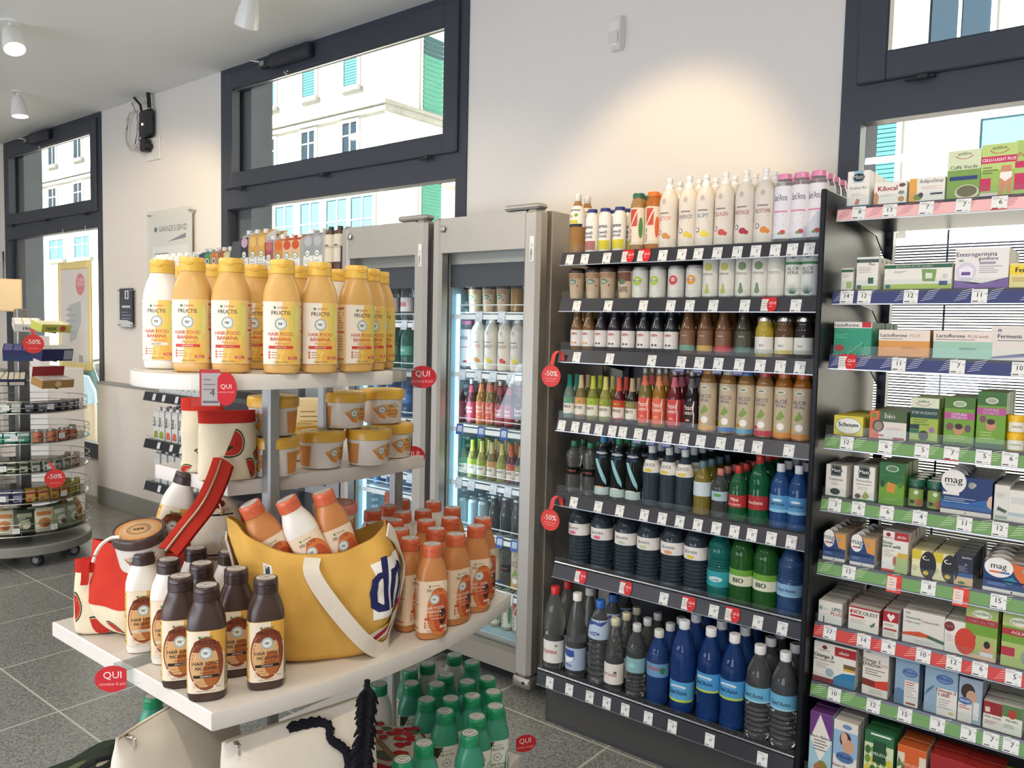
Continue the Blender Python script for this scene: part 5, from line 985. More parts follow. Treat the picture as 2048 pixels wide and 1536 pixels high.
# paper block behind the jars on the middle shelf
p = depp(625, 2.02, SZ[1]); a = Art(); a.rect(-.045, .02, .045, .12, 'e3cfa0'); a.lines(-.03, .1, .03, 6, .012, '9a8458', .003); a.text('DAY', 0, .05, .02, '6a5a3c')
MB('e8d6aa', 'paper').bbox((-.05, -.012, 0), (.05, .012, .135), .003).art(a, flat(-.0125)).build('price_card', None, p, face(p), 'pale yellow printed card standing behind the mask jars', 'card')
# ================================================================== medicine boxes
def box_proto(w, h, d, col, ops, side=None, name='medicine_box', topc=None):
    a = Art()
    for o in ops:
        k = o[0]; X = lambda v: (v-.5)*w; Y = lambda v: v*h
        if k == 'r': a.rect(X(o[1]), Y(o[2]), X(o[3]), Y(o[4]), o[5])
        elif k == 't': a.text(o[1], X(o[2]), Y(o[3]), o[4]*h, o[5], o[6] if len(o) > 6 else 'c', .012 if len(o) < 8 else o[7], wmax=w*.94*(2*min(o[2], 1-o[2]) if len(o) < 7 or o[6] == 'c' else 1-o[2]))
        elif k == 'd': a.disc(X(o[1]), Y(o[2]), o[3]*w, o[5], o[4]*h, 22)
        elif k == 'g': a.ring(X(o[1]), Y(o[2]), o[3]*w, o[4]*w, o[5], 18, o[6] if len(o) > 6 else 0, o[7] if len(o) > 7 else 360, .6)
        elif k == 'p': a.poly([(X(x), Y(y)) for x, y in o[2]], o[1])
        elif k == 'l': a.lines(X(o[1]), Y(o[2]), X(o[3]), o[4], h*.05, o[5], h*.018, 'l', int(o[2]*100))
    m = MB(col, 'paper').bbox((-w/2, 0, 0), (w/2, d, h), .0012)
    if side: m.box((-w/2-.0003, .001, .001), (w/2+.0003, d-.001, h-.001), side)
    if topc: m.box((-w/2+.001, .001, .002), (w/2-.001, d-.001, h+.0004), topc)
    m.art(a, flat(0), .0003)
    return Proto(name, 'medicine box', m)
def eq(c1, c2, band, title, y=.62, bc='c8385a'):   # green herbal box with an oval and a smile
    return [('r', 0, 0, 1, 1, c1), ('r', 0, .45, 1, .75, c2), ('d', .5, .84, .3, .09, 'dfe6cc'), ('t', 'equilibra', .5, .84, .055, '5a6a4a'), ('g', .5, .86, .27, .3, 'c23a3a', 200, 340), ('r', 0, y-.03, 1, y+.09, bc), ('t', title, .5, y, .06, 'f2ece4')]
def mag(extra): return [('r', 0, .12, 1, 1, '1f3f74')]+extra+[('d', .26, .8, .25, .32, 'ebe8e2'), ('t', 'mag', .26, .76, .2, '6a6a6e'), ('d', .72, .8, .07, .08, '9a9a98'), ('r', .1, .62, .3, .68, 'd8643a'), ('r', .3, .62, .45, .68, '3a6aa8'), ('r', .04, .36, .82, .42, '16264a'), ('l', .08, .28, .6, 2, '7a9ac8'), ('r', 0, 0, 1, .12, 'e2ddd6'), ('d', .5, .06, .02, .03, '2a2a2a')]
W = 'e6e1d8'
MB_ = [
 [ (1717, .064, .108, .05, W, [('r', .28, .68, .72, 1, '8fb0bc'), ('d', .5, .82, .27, .11, '20262c'), ('t', 'Matt', .5, .78, .11, 'f0f0ec'), ('t', 'Kcalory Ko', .5, .5, .07, '7a8a94'), ('l', .2, .36, .8, 2, 'b4b4b0'), ('p', 'c87a6a', [(.35, .08), (.55, .06), (.6, .2), (.45, .24)]), ('r', 0, 0, 1, .06, '7fa4b4')], 5, 'white slimming box with black oval logo'),
   (1780, .09, .067, .05, W, [('t', 'Kilocal', .42, .62, .22, 'b02a34', 'c', .03), ('p', 'c98a5a', [(.0, .0), (.12, .0), (.16, .4), (.08, .6), (.0, .5)]), ('d', .86, .82, .1, .08, '6a4a44'), ('d', .84, .5, .1, .08, '8a8a84'), ('d', .84, .22, .1, .12, 'c0905a'), ('l', .2, .42, .7, 2, 'b8a8a0')], 4, 'cream slimming box with red lettering'),
   (1853, .094, .07, .05, W, [('r', .0, 0, .22, 1, 'e0a24a'), ('t', 'AdipoStop', .62, .78, .15, '6a6e74'), ('l', .35, .62, .95, 3, 'd0a890'), ('d', .26, .22, .13, .13, '7a8a3a'), ('d', .34, .3, .07, .1, '3a3a4a'), ('r', .6, .28, .94, .36, '3a3e4a')], 4, 'white slimming box with orange edge stripe'),
   (1927, .082, .136, .05, 'c3cf9a', [('r', 0, 0, 1, .6, '7a9c4c'), ('r', 0, .6, 1, 1, 'cfd8b4'), ('t', 'quilibra', .5, .9, .06, '5a6a4a'), ('g', .5, .92, .26, .29, 'b03a3a', 200, 340), ('t', 'Caffè Verde', .5, .62, .075, '3f5a34'), ('r', .08, .39, .92, .47, '2a3f74'), ('d', .62, .14, .36, .15, 'd9ceb4'), ('d', .62, .16, .31, .115, '6a6444')], 3, 'tall green box with bowl of coffee beans'),
   (1997, .085, .143, .05, '9ab85a', [('r', 0, .5, 1, 1, 'b8cc7a'), ('t', 'quilibra', .5, .9, .06, '5a6a4a'), ('g', .5, .92, .26, .29, 'b03a3a', 200, 340), ('r', 0, .64, 1, .77, 'c0305a'), ('t', 'CELLU-LIGHT PLUS', .5, .675, .06, 'f2e8ec', 'c', .03), ('p', 'c98a66', [(.55, .04), (.62, .0), (.7, .2), (.8, .0), (.86, .04), (.9, .35), (.85, .58), (.58, .58), (.53, .35)]), ('p', 'ece6de', [(.54, .36), (.7, .28), (.88, .36), (.88, .46), (.56, .46)]), ('r', .0, .12, .3, .36, 'c0305a'), ('l', .05, .55, .5, 3, '5a6a3a'), ('r', 0, 0, .5, .08, 'd8c8c8')], 3, 'tall green box with pink band and figure'),
   (2066, .083, .146, .05, 'a8c06a', [('t', 'quilibra', .5, .9, .06, '5a6a4a'), ('r', 0, .5, 1, .62, 'c0305a'), ('t', 'Perdi Peso', .5, .7, .08, 'b03a5a'), ('r', 0, .1, .4, .4, 'c0305a')], 3, 'green slimming box cut by the picture edge') ],
 [ (1694, .035, .068, .04, W, [('r', 0, .82, 1, .94, '2f5a4a'), ('r', .45, .1, .9, .4, 'a8bc6a'), ('l', .1, .7, .8, 3, 'a8a8a0')], 4, 'tiny white probiotic box'),
   (1735, .062, .1, .045, W, [('r', 0, .83, 1, .93, '2a4a44'), ('t', 'ENTEROLACTIS', .5, .85, .05, 'e8ece4'), ('t', 'Plus', .7, .74, .08, 'b03a34'), ('l', .1, .68, .7, 4, 'b4a8a0'), ('r', .55, .2, .8, .38, '2f5a40'), ('r', 0, 0, 1, .14, 'b4c46a'), ('r', .05, .04, .25, .16, '2a5a7a')], 4, 'upright white probiotic box with green head band'),
   (1834, .18, .076, .05, W, [('r', 0, .82, 1, .96, '2f6048'), ('t', 'ENTEROLACTIS bevibile', .45, .85, .09, 'e8f0e4'), ('r', .0, 0, 1, .22, 'a9bf58'), ('p', '7a9c5a', [(.58, .32), (.76, .3), (.78, .76), (.56, .78)]), ('p', 'd8dcc4', [(.62, .42), (.72, .42), (.72, .62), (.62, .64)]), ('l', .15, .7, .35, 2, '8a8a80'), ('d', .9, .5, .04, .1, 'c9c9c0'), ('r', .82, .16, .94, .32, '2f4a7a'), ('r', .03, .06, .1, .2, '2a5a7a')], 4, 'long white probiotic box with green foot'),
   (1962, .131, .113, .05, 'e5e0db', [('p', '7a5a9c', [(0, 0), (1, 0), (1, .28), (.8, .2), (.4, .12), (0, .22)]), ('t', 'Enterogermina', .4, .8, .11, '6a6a9a'), ('t', 'gonfiore', .62, .7, .09, '6a6a9a'), ('d', .22, .42, .19, .24, 'cfc8d4'), ('p', 'e4e2ea', [(.1, .3), (.34, .28), (.36, .5), (.24, .58), (.08, .5)]), ('r', .13, .34, .3, .42, '6a4a8c'), ('r', .46, .6, .76, .66, '9a9aa8'), ('l', .46, .54, .9, 4, '9a9aa8'), ('d', .12, .7, .05, .03, '8aa08a')], 4, 'large white and violet probiotic box'),
   (2071, .118, .068, .05, 'e6d690', [('r', 0, .55, 1, .92, 'e8cc3a'), ('t', 'Fermenti', .4, .64, .2, '2a2a3a', 'c', .04), ('l', .06, .42, .9, 4, 'b08a4a')], 4, 'yellow and cream probiotic box at the picture edge') ],
 [ (1705, .11, .102, .05, '2f9474', [('r', 0, .82, 1, 1, 'e2dcd4'), ('t', 'Lactoflorene', .34, .86, .1, '2a2c34', 'c', .02), ('r', .74, .84, .98, 1, 'c02c3a'), ('t', 'PANCIA PIATTA', .34, .74, .06, '8ad0b4'), ('l', .04, .62, .4, 3, '6ac09c'), ('d', .16, .22, .13, .1, 'b02a34'), ('r', .78, .2, .8, .35, '1f4a3c')]+[('d', .4+.07*i-.002*i*i, .08+.05*i, .012, .012, 'cfe8dc') for i in range(7)]+[('d', .1*i, .03, .014, .012, 'd8e8dc') for i in range(10)], 6, 'green and white probiotic box'),
   (1808, .138, .08, .05, 'd8964e', [('r', 0, .6, 1, 1, 'e4d8cc'), ('t', 'Lactoflorene', .3, .74, .13, '2a2c34', 'c', .02), ('t', 'PLUS', .72, .74, .12, 'd89a4a'), ('l', .04, .66, .8, 1, '4a4a4a'), ('l', .45, .36, .8, 2, '8a5a2a'), ('r', .04, .3, .08, .38, 'c07a34')]+[('d', .07*i, .06+.02*(i % 3), .01, .015, 'f0dcc0') for i in range(14)], 5, 'orange and cream probiotic box'),
   (1925, .148, .08, .05, '9cc4ae', [('r', 0, .62, 1, 1, 'e4d9ce'), ('t', 'Lactoflorene', .3, .76, .13, '2a2c34', 'c', .02), ('t', 'PLUS bimbi', .76, .76, .1, 'd8907a'), ('l', .04, .68, .8, 1, '4a4a4a'), ('l', .45, .38, .8, 2, '4a6a5a')]+[('d', .07*i, .06+.02*(i % 3), .009, .015, 'e4f0e8') for i in range(14)], 5, 'mint green and cream probiotic box'),
   (2048, .156, .094, .05, 'ddd5cb', [('t', 'Fermenti Lattici', .42, .66, .12, '2f3a64', 'c', .02), ('l', .1, .58, .8, 1, '5a5a6a'), ('p', '6f6f96', [(0, .1), (.5, .2), (1, .5), (1, .36), (.5, .12), (0, .05)]), ('r', .1, .84, .16, .92, '8a8a92')], 5, 'cream probiotic box with blue swoosh') ],
 [ (1697, .086, .061, .05, 'd9cc4a', [('d', .5, .5, .45, .42, '8a8a44'), ('d', .5, .5, .43, .39, 'e9e6da'), ('t', 'Schoum', .5, .46, .22, '2a2a34', 'c', .04), ('r', .15, .08, .85, .12, 'b89a34')], 5, 'yellow herbal box with white oval'),
   (1775, .102, .084, .05, '4a5f3c', [('r', 0, 0, .26, 1, 'd0663a'), ('r', .26, 0, 1, .62, 'ddd3c8'), ('t', 'bio', .55, .74, .2, 'e4e6dc', 'c', .03), ('d', .24, .46, .16, .22, '5a4a4a'), ('d', .24, .46, .11, .15, '9a8a7a'), ('l', .45, .4, .95, 2, 'c09aa0'), ('r', .65, .02, .95, .09, 'a03a4a'), ('d', .12, .82, .06, .1, '6a8a3a'), ('r', .05, .1, .4, .16, 'b8482a')], 4, 'orange and green organic herbal box'),
   (1849, .074, .13, .048, '9db04c', [('r', 0, .55, 1, .78, '27483f'), ('r', 0, .78, 1, 1, 'cfd6bc'), ('t', 'quilibra', .45, .9, .055, '5a6a4a'), ('g', .45, .92, .26, .29, 'b03a3a', 200, 340), ('t', 'TOP FEGATO', .48, .64, .065, 'e8ece0', 'c', .03), ('l', .1, .5, .8, 3, '5a6a30'), ('r', 0, .3, .34, .4, '2a3a3a'), ('r', 0, .2, .34, .29, '2f6a5a'), ('d', .5, .16, .18, .12, '3a4030'), ('d', .78, .3, .1, .06, '9a6a9a'), ('r', 0, 0, 1, .06, '4a6a34')], 4, 'green herbal box with dark teal band'),
   (1917, .076, .136, .048, '6f9a34', [('r', 0, .78, 1, 1, '4a7030'), ('d', .5, .88, .22, .065, 'd9dcc4'), ('d', .5, .88, .18, .05, '9aa88a'), ('r', 0, .56, 1, .7, 'b0508a'), ('t', 'DEPURA', .5, .635, .055, 'f0e0ec', 'c', .03), ('t', 'FEGATO', .5, .57, .055, 'f0e0ec', 'c', .03), ('d', .5, .34, .16, .11, 'c08a6a'), ('d', .5, .41, .13, .06, '3a2a28'), ('d', .2, .4, .12, .08, '7a4a5a'), ('d', .8, .38, .1, .08, '6a4a5a'), ('l', .15, .2, .8, 2, 'a8c070'), ('r', 0, 0, 1, .08, '3f6028')], 4, 'green herbal box with pink band and portrait'),
   (1981, .07, .158, .048, '6f9a34', [('r', 0, .76, 1, 1, '3f6a34'), ('d', .5, .85, .22, .055, 'd9dcc4'), ('d', .5, .85, .18, .04, '9aa88a'), ('r', 0, .6, 1, .72, 'b0508a'), ('t', 'DEPURA', .5, .665, .045, 'f0e0ec', 'c', .03), ('t', 'FEGATO', .5, .61, .045, 'f0e0ec', 'c', .03), ('d', .5, .42, .18, .1, 'c08a6a'), ('d', .5, .48, .14, .05, '3a2a28'), ('d', .22, .52, .12, .06, '7a4a5a'), ('l', .15, .28, .8, 3, 'a8c070'), ('r', 0, 0, 1, .1, '34542c')], 4, 'tallest green herbal box with pink band') ],
 [ (1671, .062, .1, .045, W, [('r', .24, .66, .74, 1, '5a6458'), ('d', .5, .83, .28, .12, '20262c'), ('t', 'Matt', .5, .79, .11, 'f0f0ec'), ('t', 'Carbone', .5, .52, .085, '5a6a4a'), ('l', .3, .44, .7, 2, '9a9a94'), ('d', .48, .18, .24, .1, '26262a'), ('r', 0, 0, 1, .04, '3f7a3c')], 5, 'white charcoal box with black oval logo'),
   (1727, .061, .105, .045, W, [('r', .24, .66, .74, 1, '5a6458'), ('d', .5, .83, .28, .12, '20262c'), ('t', 'Matt', .5, .79, .11, 'f0f0ec'), ('t', 'Finocchio', .5, .55, .08, '6a8a4a'), ('t', 'Carbone attivo', .5, .46, .05, '6a7a5a'), ('l', .2, .38, .8, 2, 'a8a8a0'), ('d', .24, .13, .14, .07, '6a3a3a'), ('p', '9aa04a', [(.4, .1), (.6, .3), (.8, .14), (.6, .06)]), ('r', 0, 0, 1, .05, '3f7a3c')], 5, 'white fennel box with black oval logo'),
   (1783, .07, .126, .045, '6a9c2c', [('r', 0, .5, 1, 1, '2f6a3a'), ('d', .5, .86, .25, .075, 'd4dcc4'), ('d', .5, .86, .21, .06, '5a7a5a'), ('t', 'PROTEO PLUS', .5, .66, .06, '8ac08a'), ('p', 'd0883c', [(.3, .32), (.62, .28), (.66, .5), (.34, .54)]), ('d', .14, .48, .1, .08, '2a4a2a'), ('d', .84, .5, .1, .08, '4a7a2a'), ('l', .2, .12, .8, 1, '8ac05a')], 4, 'dark green herbal box with orange picture'),
   (1932, .126, .108, .05, '20386a', [('p', '2f5f9c', [(0, .16), (1, .16), (1, .5), (.6, .36), (.2, .3), (0, .4)]), ('p', 'd0b49a', [(.92, .3), (1, .24), (1, .6), (.94, .55), (.9, .4)]), ('d', .24, .86, .25, .32, 'e6e2dc'), ('t', 'mag', .24, .82, .19, '6a6a6e'), ('t', 'NOTTE', .18, .74, .05, '3a3a4a'), ('d', .6, .8, .07, .085, '9a968c'), ('g', .62, .82, .05, .065, 'd8d8d4', 260, 450), ('r', .04, .5, .36, .57, 'e2ddd6'), ('l', .06, .42, .8, 3, 'a8bcd8'), ('r', 0, 0, 1, .12, 'e0d8ce'), ('d', .5, .06, .012, .02, '3a2a2a')], 5, 'large dark blue night magnesium box'),
   (2002, .036, .098, .045, 'dcd8d0', [('l', .15, .75, .85, 3, 'a8a4a0'), ('p', '4a5a44', [(.2, .3), (.8, .22), (.9, .3), (.5, .36), (.3, .4)]), ('r', .1, .05, .9, .14, '9aae94')], 5, 'narrow pale box with dark leaf drawing'),
   (2052, .09, .088, .045, 'e2ddd2', [('l', .1, .75, .9, 4, 'b4b8c0'), ('r', 0, .2, 1, .3, 'b8c4c8')], 4, 'pale box at the picture edge beside the narrow one') ],
 [ (1668, .066, .086, .045, 'd9c9b4', mag([('p', 'd8964a', [(.5, 1), (1, 1), (1, .45), (.7, .5)])]), 5, 'small orange and blue magnesium box, nearer the dark panel'),
   (1725, .07, .086, .045, 'd9c9b4', mag([('p', 'd8964a', [(.5, 1), (1, 1), (1, .45), (.7, .5)])]), 5, 'small orange and blue magnesium box beside the tall white one'),
   (1790, .071, .12, .045, 'e4dfd6', [('r', .46, .8, 1, 1, 'b02a2c'), ('t', 'aktiv', .73, .86, .08, 'f0e0d8', 'c', .03), ('d', .22, .92, .09, .05, '8a1f2a'), ('t', 'Doppel herz', .22, .83, .04, '3a3a3a'), ('t', 'Stress-', .22, .68, .09, '2f6a4a', 'c', .04), ('t', 'nervi saldi', .36, .6, .085, '2f6a4a', 'c', .04), ('l', .06, .52, .5, 4, 'a8a49c'), ('r', .5, .0, 1, .42, 'a4b87a'), ('d', .5, .28, .07, .12, 'a86a5a'), ('r', .6, .38, 1, .5, 'd0a84a'), ('r', 0, 0, .5, .06, 'c83a34')], 5, 'tall white stress relief box with red corner'),
   (1842, .051, .08, .045, 'e2dcae', [('r', 0, .66, .5, 1, 'd2bc3a'), ('d', .85, .5, .42, .5, '26262a'), ('g', .75, .74, .14, .2, 'e8e6e0', 100, 330), ('d', .75, .2, .14, .08, 'd0b83a'), ('l', .05, .4, .4, 4, '9a9a84')], 5, 'small yellow and black sleep box with moon, left one'),
   (1886, .052, .08, .045, 'e2dcae', [('r', 0, .66, .5, 1, 'd2bc3a'), ('d', .85, .5, .42, .5, '26262a'), ('g', .75, .74, .14, .2, 'e8e6e0', 100, 330), ('d', .75, .2, .14, .08, 'd0b83a'), ('l', .05, .4, .4, 4, '9a9a84')], 5, 'small yellow and black sleep box with moon, right one'),
   (1927, .047, .089, .045, '2a3040', [('t', 'notte', .62, .86, .09, 'e4e4e4', 'c', .02), ('g', .62, .68, .05, .08, 'e4e4e4', 100, 330), ('l', .1, .6, .8, 4, '8a94a8'), ('r', 0, .26, 1, .4, '3a5a8a'), ('r', 0, 0, 1, .26, 'd8b890'), ('d', .4, .08, .2, .05, '5a7a4a')], 5, 'small dark night time box with pale foot'),
   (2024, .138, .086, .05, 'd9c9b4', mag([('p', 'd86a34', [(.45, 1), (1, .9), (1, .2), (.7, .3), (.55, .6)]), ('p', '2f8aa0', [(.3, .4), (.5, .55), (.6, .4), (.45, .3)])]), 5, 'long orange and blue magnesium box') ],
 [ (1660, .071, .069, .045, 'e2dfd4', [('t', 'LIPID', .78, .62, .16, '2f7a5a', 'c', .03), ('t', 'PLUS', .76, .42, .16, 'd0643a', 'c', .03), ('l', .1, .66, .5, 2, '8aa898'), ('d', .1, .66, .06, .1, '6aa88a'), ('r', .22, 0, .27, .3, '4a4a44')], 6, 'white cholesterol box with green and orange letters'),
   (1727, .088, .073, .045, 'e2dccf', [('r', 0, .93, 1, 1, 'a02a30'), ('t', 'NO', .24, .7, .17, 'b02a34', 'c', .04), ('t', 'COLEST', .66, .7, .15, '4a4a44', 'c', .02), ('p', 'b02a34', [(.03, .76), (.12, .86), (.12, .66)]), ('r', .06, .56, .52, .64, 'b02a34'), ('l', .06, .46, .6, 4, 'b8a898'), ('p', '3f6a3c', [(.7, .3), (.88, .5), (.86, .32), (.76, .24)])], 6, 'white cholesterol box with red headline', '9a4a50'),
   (1781, .043, .08, .045, 'e2dcd0', [('r', 0, .6, 1, 1, 'a8262e'), ('p', 'e8e0d8', [(.5, .62), (.24, .82), (.34, .92), (.5, .85), (.66, .92), (.76, .82)]), ('l', .1, .5, .9, 2, '5a5a5a'), ('r', .08, .28, .9, .36, 'b03a3a'), ('l', .1, .2, .9, 3, 'a8a098')], 6, 'small red and white box with heart'),
   (1847, .11, .098, .045, 'd9d4ca', [('t', 'Fitosteroli', .25, .74, .07, '3a4a4a', 'c', .02), ('t', 'Colesterolo', .66, .7, .07, 'b0503a', 'c', .02), ('t', '+ Riso rosso', .24, .62, .06, '3a4a4a'), ('r', .06, .88, .18, .94, 'a8a49c'), ('p', 'c8502c', [(0, .3), (.4, .4), (.6, .36), (.6, .26), (.3, .24), (0, .22)]), ('p', '3a5a34', [(.6, .36), (1, .26), (1, .16), (.6, .26)]), ('l', .3, .12, .9, 2, 'b4ac9c')], 6, 'cream plant sterol box with red green ribbon', '8a8496'),
   (1910, .052, .094, .045, 'e2dcd2', [('d', 1.0, .45, .5, .4, 'c8402c'), ('d', .22, .8, .26, .15, '7a2a2a'), ('t', 'Q10', .22, .77, .08, 'e8d0c8'), ('l', .08, .55, .5, 5, 'a8a098')], 6, 'white box with large red disc'),
   (1963, .078, .15, .045, '97ae5c', eq('a3b568', '6f9a34', 0, 'COLEST-OK', .68, 'a8323a')+[('d', .72, .22, .2, .13, 'c89a7a'), ('d', .7, .3, .1, .07, '2a2624'), ('r', 0, .3, .34, .44, 'b03044'), ('r', 0, 0, 1, .08, 'd8b8a0'), ('r', .5, .08, .9, .15, 'd8d8d8')], 4, 'tall green herbal box with smiling man'),
   (2037, .08, .15, .045, '97ae5c', eq('a9ba70', '6f9a34', 0, 'AGLIO', .62, 'a8323a')+[('r', 0, .2, .4, .36, 'b03044'), ('d', .7, .22, .12, .12, '8a9a8a')], 4, 'tall green herbal box at the picture edge') ],
 [ (1668, .126, .126, .05, 'e2ddd2', [('r', .5, .74, 1, .96, 'a8262c'), ('t', 'aktiv', .72, .8, .09, 'f0e0d8', 'c', .03), ('d', .26, .88, .06, .05, '7a1f2a'), ('t', 'Doppel herz', .26, .79, .035, '3a3a3a'), ('t', 'Omega-3', .24, .62, .1, '2a2a34', 'c', .04), ('t', 'olio di pesce 1000', .26, .54, .055, '3a3a44', 'c', .02), ('p', '2f7aa8', [(.45, 0), (1, 0), (1, .38), (.7, .34), (.5, .2)]), ('d', .4, .28, .1, .1, '9aaab4'), ('r', .72, .48, 1, .58, '6a5a34'), ('r', .72, .42, 1, .48, 'd0a03a'), ('r', 0, 0, .5, .13, '7a2428'), ('l', .06, .46, .4, 3, 'a8a49c')], 3, 'wide fish oil box with red corner'),
   (1750, .073, .146, .05, 'e0d9ce', [('t', 'Omega 3', .34, .7, .075, '4a4238', 'c', .03), ('t', 'EPA/DHA', .36, .61, .075, '4a4238', 'c', .03), ('t', '1000', .8, .64, .07, 'c0a098'), ('l', .1, .54, .9, 3, '7a7468'), ('r', .12, .88, .3, .93, 'a8a49c'), ('p', '7a2f24', [(0, .34), (.5, .32), (.5, .18), (0, .2)]), ('p', 'c8402c', [(.5, .32), (1, .38), (1, .18), (.5, .18)]), ('l', .3, .12, .9, 2, 'b4ac9c')], 3, 'tall cream fish oil box with red ribbon'),
   (1813, .064, .138, .05, '8aa4ba', [('r', .42, .0, 1, .55, 'e0dcd4'), ('d', .62, .72, .32, .09, '3f5f94'), ('d', .62, .72, .27, .07, '6a8ab8'), ('t', 'Mivolis', .62, .7, .06, '1f3464', 'c', .02), ('l', .46, .5, .95, 2, 'b0403a'), ('l', .46, .4, .95, 5, 'a8a49c'), ('p', '5a7c9c', [(0, .0), (.4, 0), (.4, .3), (.2, .36), (0, .3)]), ('r', .5, .04, .9, .08, '9a3a34')], 3, 'grey blue fish oil box with blue oval, smaller one'),
   (1881, .085, .152, .05, '8fa8bc', [('r', .4, .0, 1, .52, 'e2ddd5'), ('d', .6, .7, .26, .085, '3f5f94'), ('d', .6, .7, .22, .065, '6a8ab8'), ('t', 'Mivolis', .6, .68, .055, '1f3464', 'c', .02), ('t', 'Omega-3', .66, .45, .065, 'a0383a', 'c', .03), ('t', '1.000', .6, .37, .065, 'a0383a', 'c', .03), ('l', .44, .3, .9, 4, 'a8a49c'), ('p', '4f708c', [(.0, .3), (.12, .38), (.3, .52), (.26, .54), (.1, .44)]), ('d', .84, .08, .08, .03, 'd8bc6a')], 3, 'grey blue fish oil box with blue oval, larger one'),
   (1940, .058, .128, .05, '9aa8b8', [('d', .4, .7, .3, .18, '3a2a28'), ('d', .55, .6, .22, .14, 'c49a80'), ('r', 0, 0, .6, .42, 'dcd6ce'), ('d', .3, .48, .28, .08, '4f6f9c'), ('t', 'Mivolis', .3, .46, .05, 'e4e8f0'), ('l', .05, .36, .5, 2, 'b0403a'), ('r', .66, .1, .9, .5, 'd8d8d0')], 3, 'pale box with portrait and blue oval'),
   (1985, .046, .078, .05, 'e0d9ce', [('r', 0, .55, 1, 1, '8f2a2c'), ('r', .1, .62, .35, .8, 'd8c8b8'), ('t', 'Vite rossa', .5, .42, .09, '3a3430'), ('l', .1, .3, .9, 3, '9a5a50')], 5, 'small dark red topped box'),
   (2023, .048, .08, .05, 'dfe0d0', [('r', 0, .6, 1, 1, '5a7a4a'), ('d', .5, .72, .2, .16, 'b04034'), ('t', 'Mirtillo', .5, .44, .09, '3a4430'), ('l', .1, .32, .9, 3, '7a8a6a')], 5, 'small green topped box with berry') ],
 [ (1640, .068, .19, .06, '9cc0cc', [('r', 0, .6, 1, 1, '6a3a7a'), ('p', 'e4ddd2', [(.45, .98), (.98, .55), (.5, .2), (.05, .55)]), ('t', 'Neuro Balance', .5, .58, .05, '3a3a40', 'c', .03), ('l', .2, .53, .85, 4, '6a6a6a'), ('d', .6, .1, .25, .12, '8a7a3a'), ('d', .4, .08, .15, .08, 'b0643a')], 2, 'tall violet box with white diamond', None, '6a3a7a'),
   (1690, .07, .186, .06, 'd9d6d0', [('r', 0, .42, 1, .9, '8fb0cc'), ('r', 0, .84, 1, 1, 'dcd6cc'), ('d', .55, .92, .2, .04, '6a8ab0'), ('d', .5, .7, .24, .13, '3a2a26'), ('d', .62, .6, .26, .12, 'c89a7c'), ('d', .45, .73, .14, .09, 'd0a488'), ('d', .5, .4, .38, .09, '4f6f9c'), ('t', 'Mivolis', .5, .385, .055, '1f3464', 'c', .03), ('t', 'Eisen Plus C', .45, .22, .05, '8a3a34', 'c', .02)], 2, 'tall pale box with two faces and blue oval', None, 'd4cec4'),
   (1757, .08, .185, .06, '3f7a4a', [('r', 0, .0, 1, .8, 'cfd4b0')]+[('d', .12+.19*(i % 5), .08+.15*(i//5), .1, .07, ('6f8f3a', 'c8bc3a', '3f6a34')[i % 3]) for i in range(24)]+[('r', 0, .8, 1, 1, '2f6a40'), ('r', .3, .5, .75, .86, '234a30'), ('t', 'WELEDA', .52, .62, .05, 'd8e0cc', 'c', .02), ('r', .2, .94, .9, .97, 'e0e4d8')], 2, 'green box with yellow leaf print', None, '2f6a40'),
   (1821, .076, .17, .06, 'dcd0b8', [('p', '4a6a44', [(.0, .2), (.1, .25), (.3, .7), (.2, .72)]), ('p', '4a6a44', [(.8, .3), (.95, .7), (1, .6), (.9, .3)]), ('p', '5a7a4a', [(.0, .6), (.2, .66), (.05, .8)])]+[('d', .2+.2*(i % 4), .06+.12*(i//4), .09, .06, ('c8502c', 'd89a6a')[i % 2]) for i in range(12)]+[('r', 0, .88, 1, 1, 'd0602c'), ('r', .26, .5, .76, .9, 'd0602c'), ('t', 'WELEDA', .5, .66, .05, 'f0d8c0', 'c', .02)], 2, 'white box with orange berries and orange panel', None, 'c8602c'),
   (1892, .088, .172, .06, '9a2428', [('r', 0, .66, 1, .7, 'd8a090'), ('p', 'e4dcd0', [(.35, .62), (.8, .1), (.5, -.0), (.02, .1)]), ('t', 'Floravital', .4, .2, .07, '2a3040', 'c', .03)], 2, 'dark red tonic box with white triangle, left one', None, 'a8302c'),
   (1962, .088, .17, .06, '9a2428', [('r', 0, .66, 1, .7, 'd8a090'), ('p', 'e4dcd0', [(.35, .62), (.8, .1), (.5, -.0), (.02, .1)]), ('t', 'Floravital', .4, .2, .07, '2a3040', 'c', .03)], 2, 'dark red tonic box with white triangle, right one', None, 'a8302c'),
   (2028, .085, .15, .06, 'd2b83a', [('r', 0, .7, 1, .74, 'f0e0a0')], 2, 'yellow tonic box at the picture edge', None, 'd2b83a') ]]
MRN = 'first second third fourth fifth sixth seventh eighth lowest'.split()
for k, row in enumerate(MB_):
    z, yf = MZ[k], MY[k]+.014
    for i, it in enumerate(row):
        px, w, h, d, col, ops, n, desc = it[:8]; topc = it[9] if len(it) > 9 else None
        pr = box_proto(w, h, d-.004, col, ops, it[8] if len(it) > 8 else None, topc=topc); x = colx(px, yf, z+h*.5)
        for j in range(n):
            y = yf+j*d*1.02
            lb = desc+', front of %s medicine shelf' % MRN[k] if j == 0 else desc+', %s back, %s medicine shelf' % (ORD[j], MRN[k])
            pr.place((x+rng.uniform(-.0012, .0012), y, z+.0004), rng.uniform(-.012, .012), lb, desc+' row')
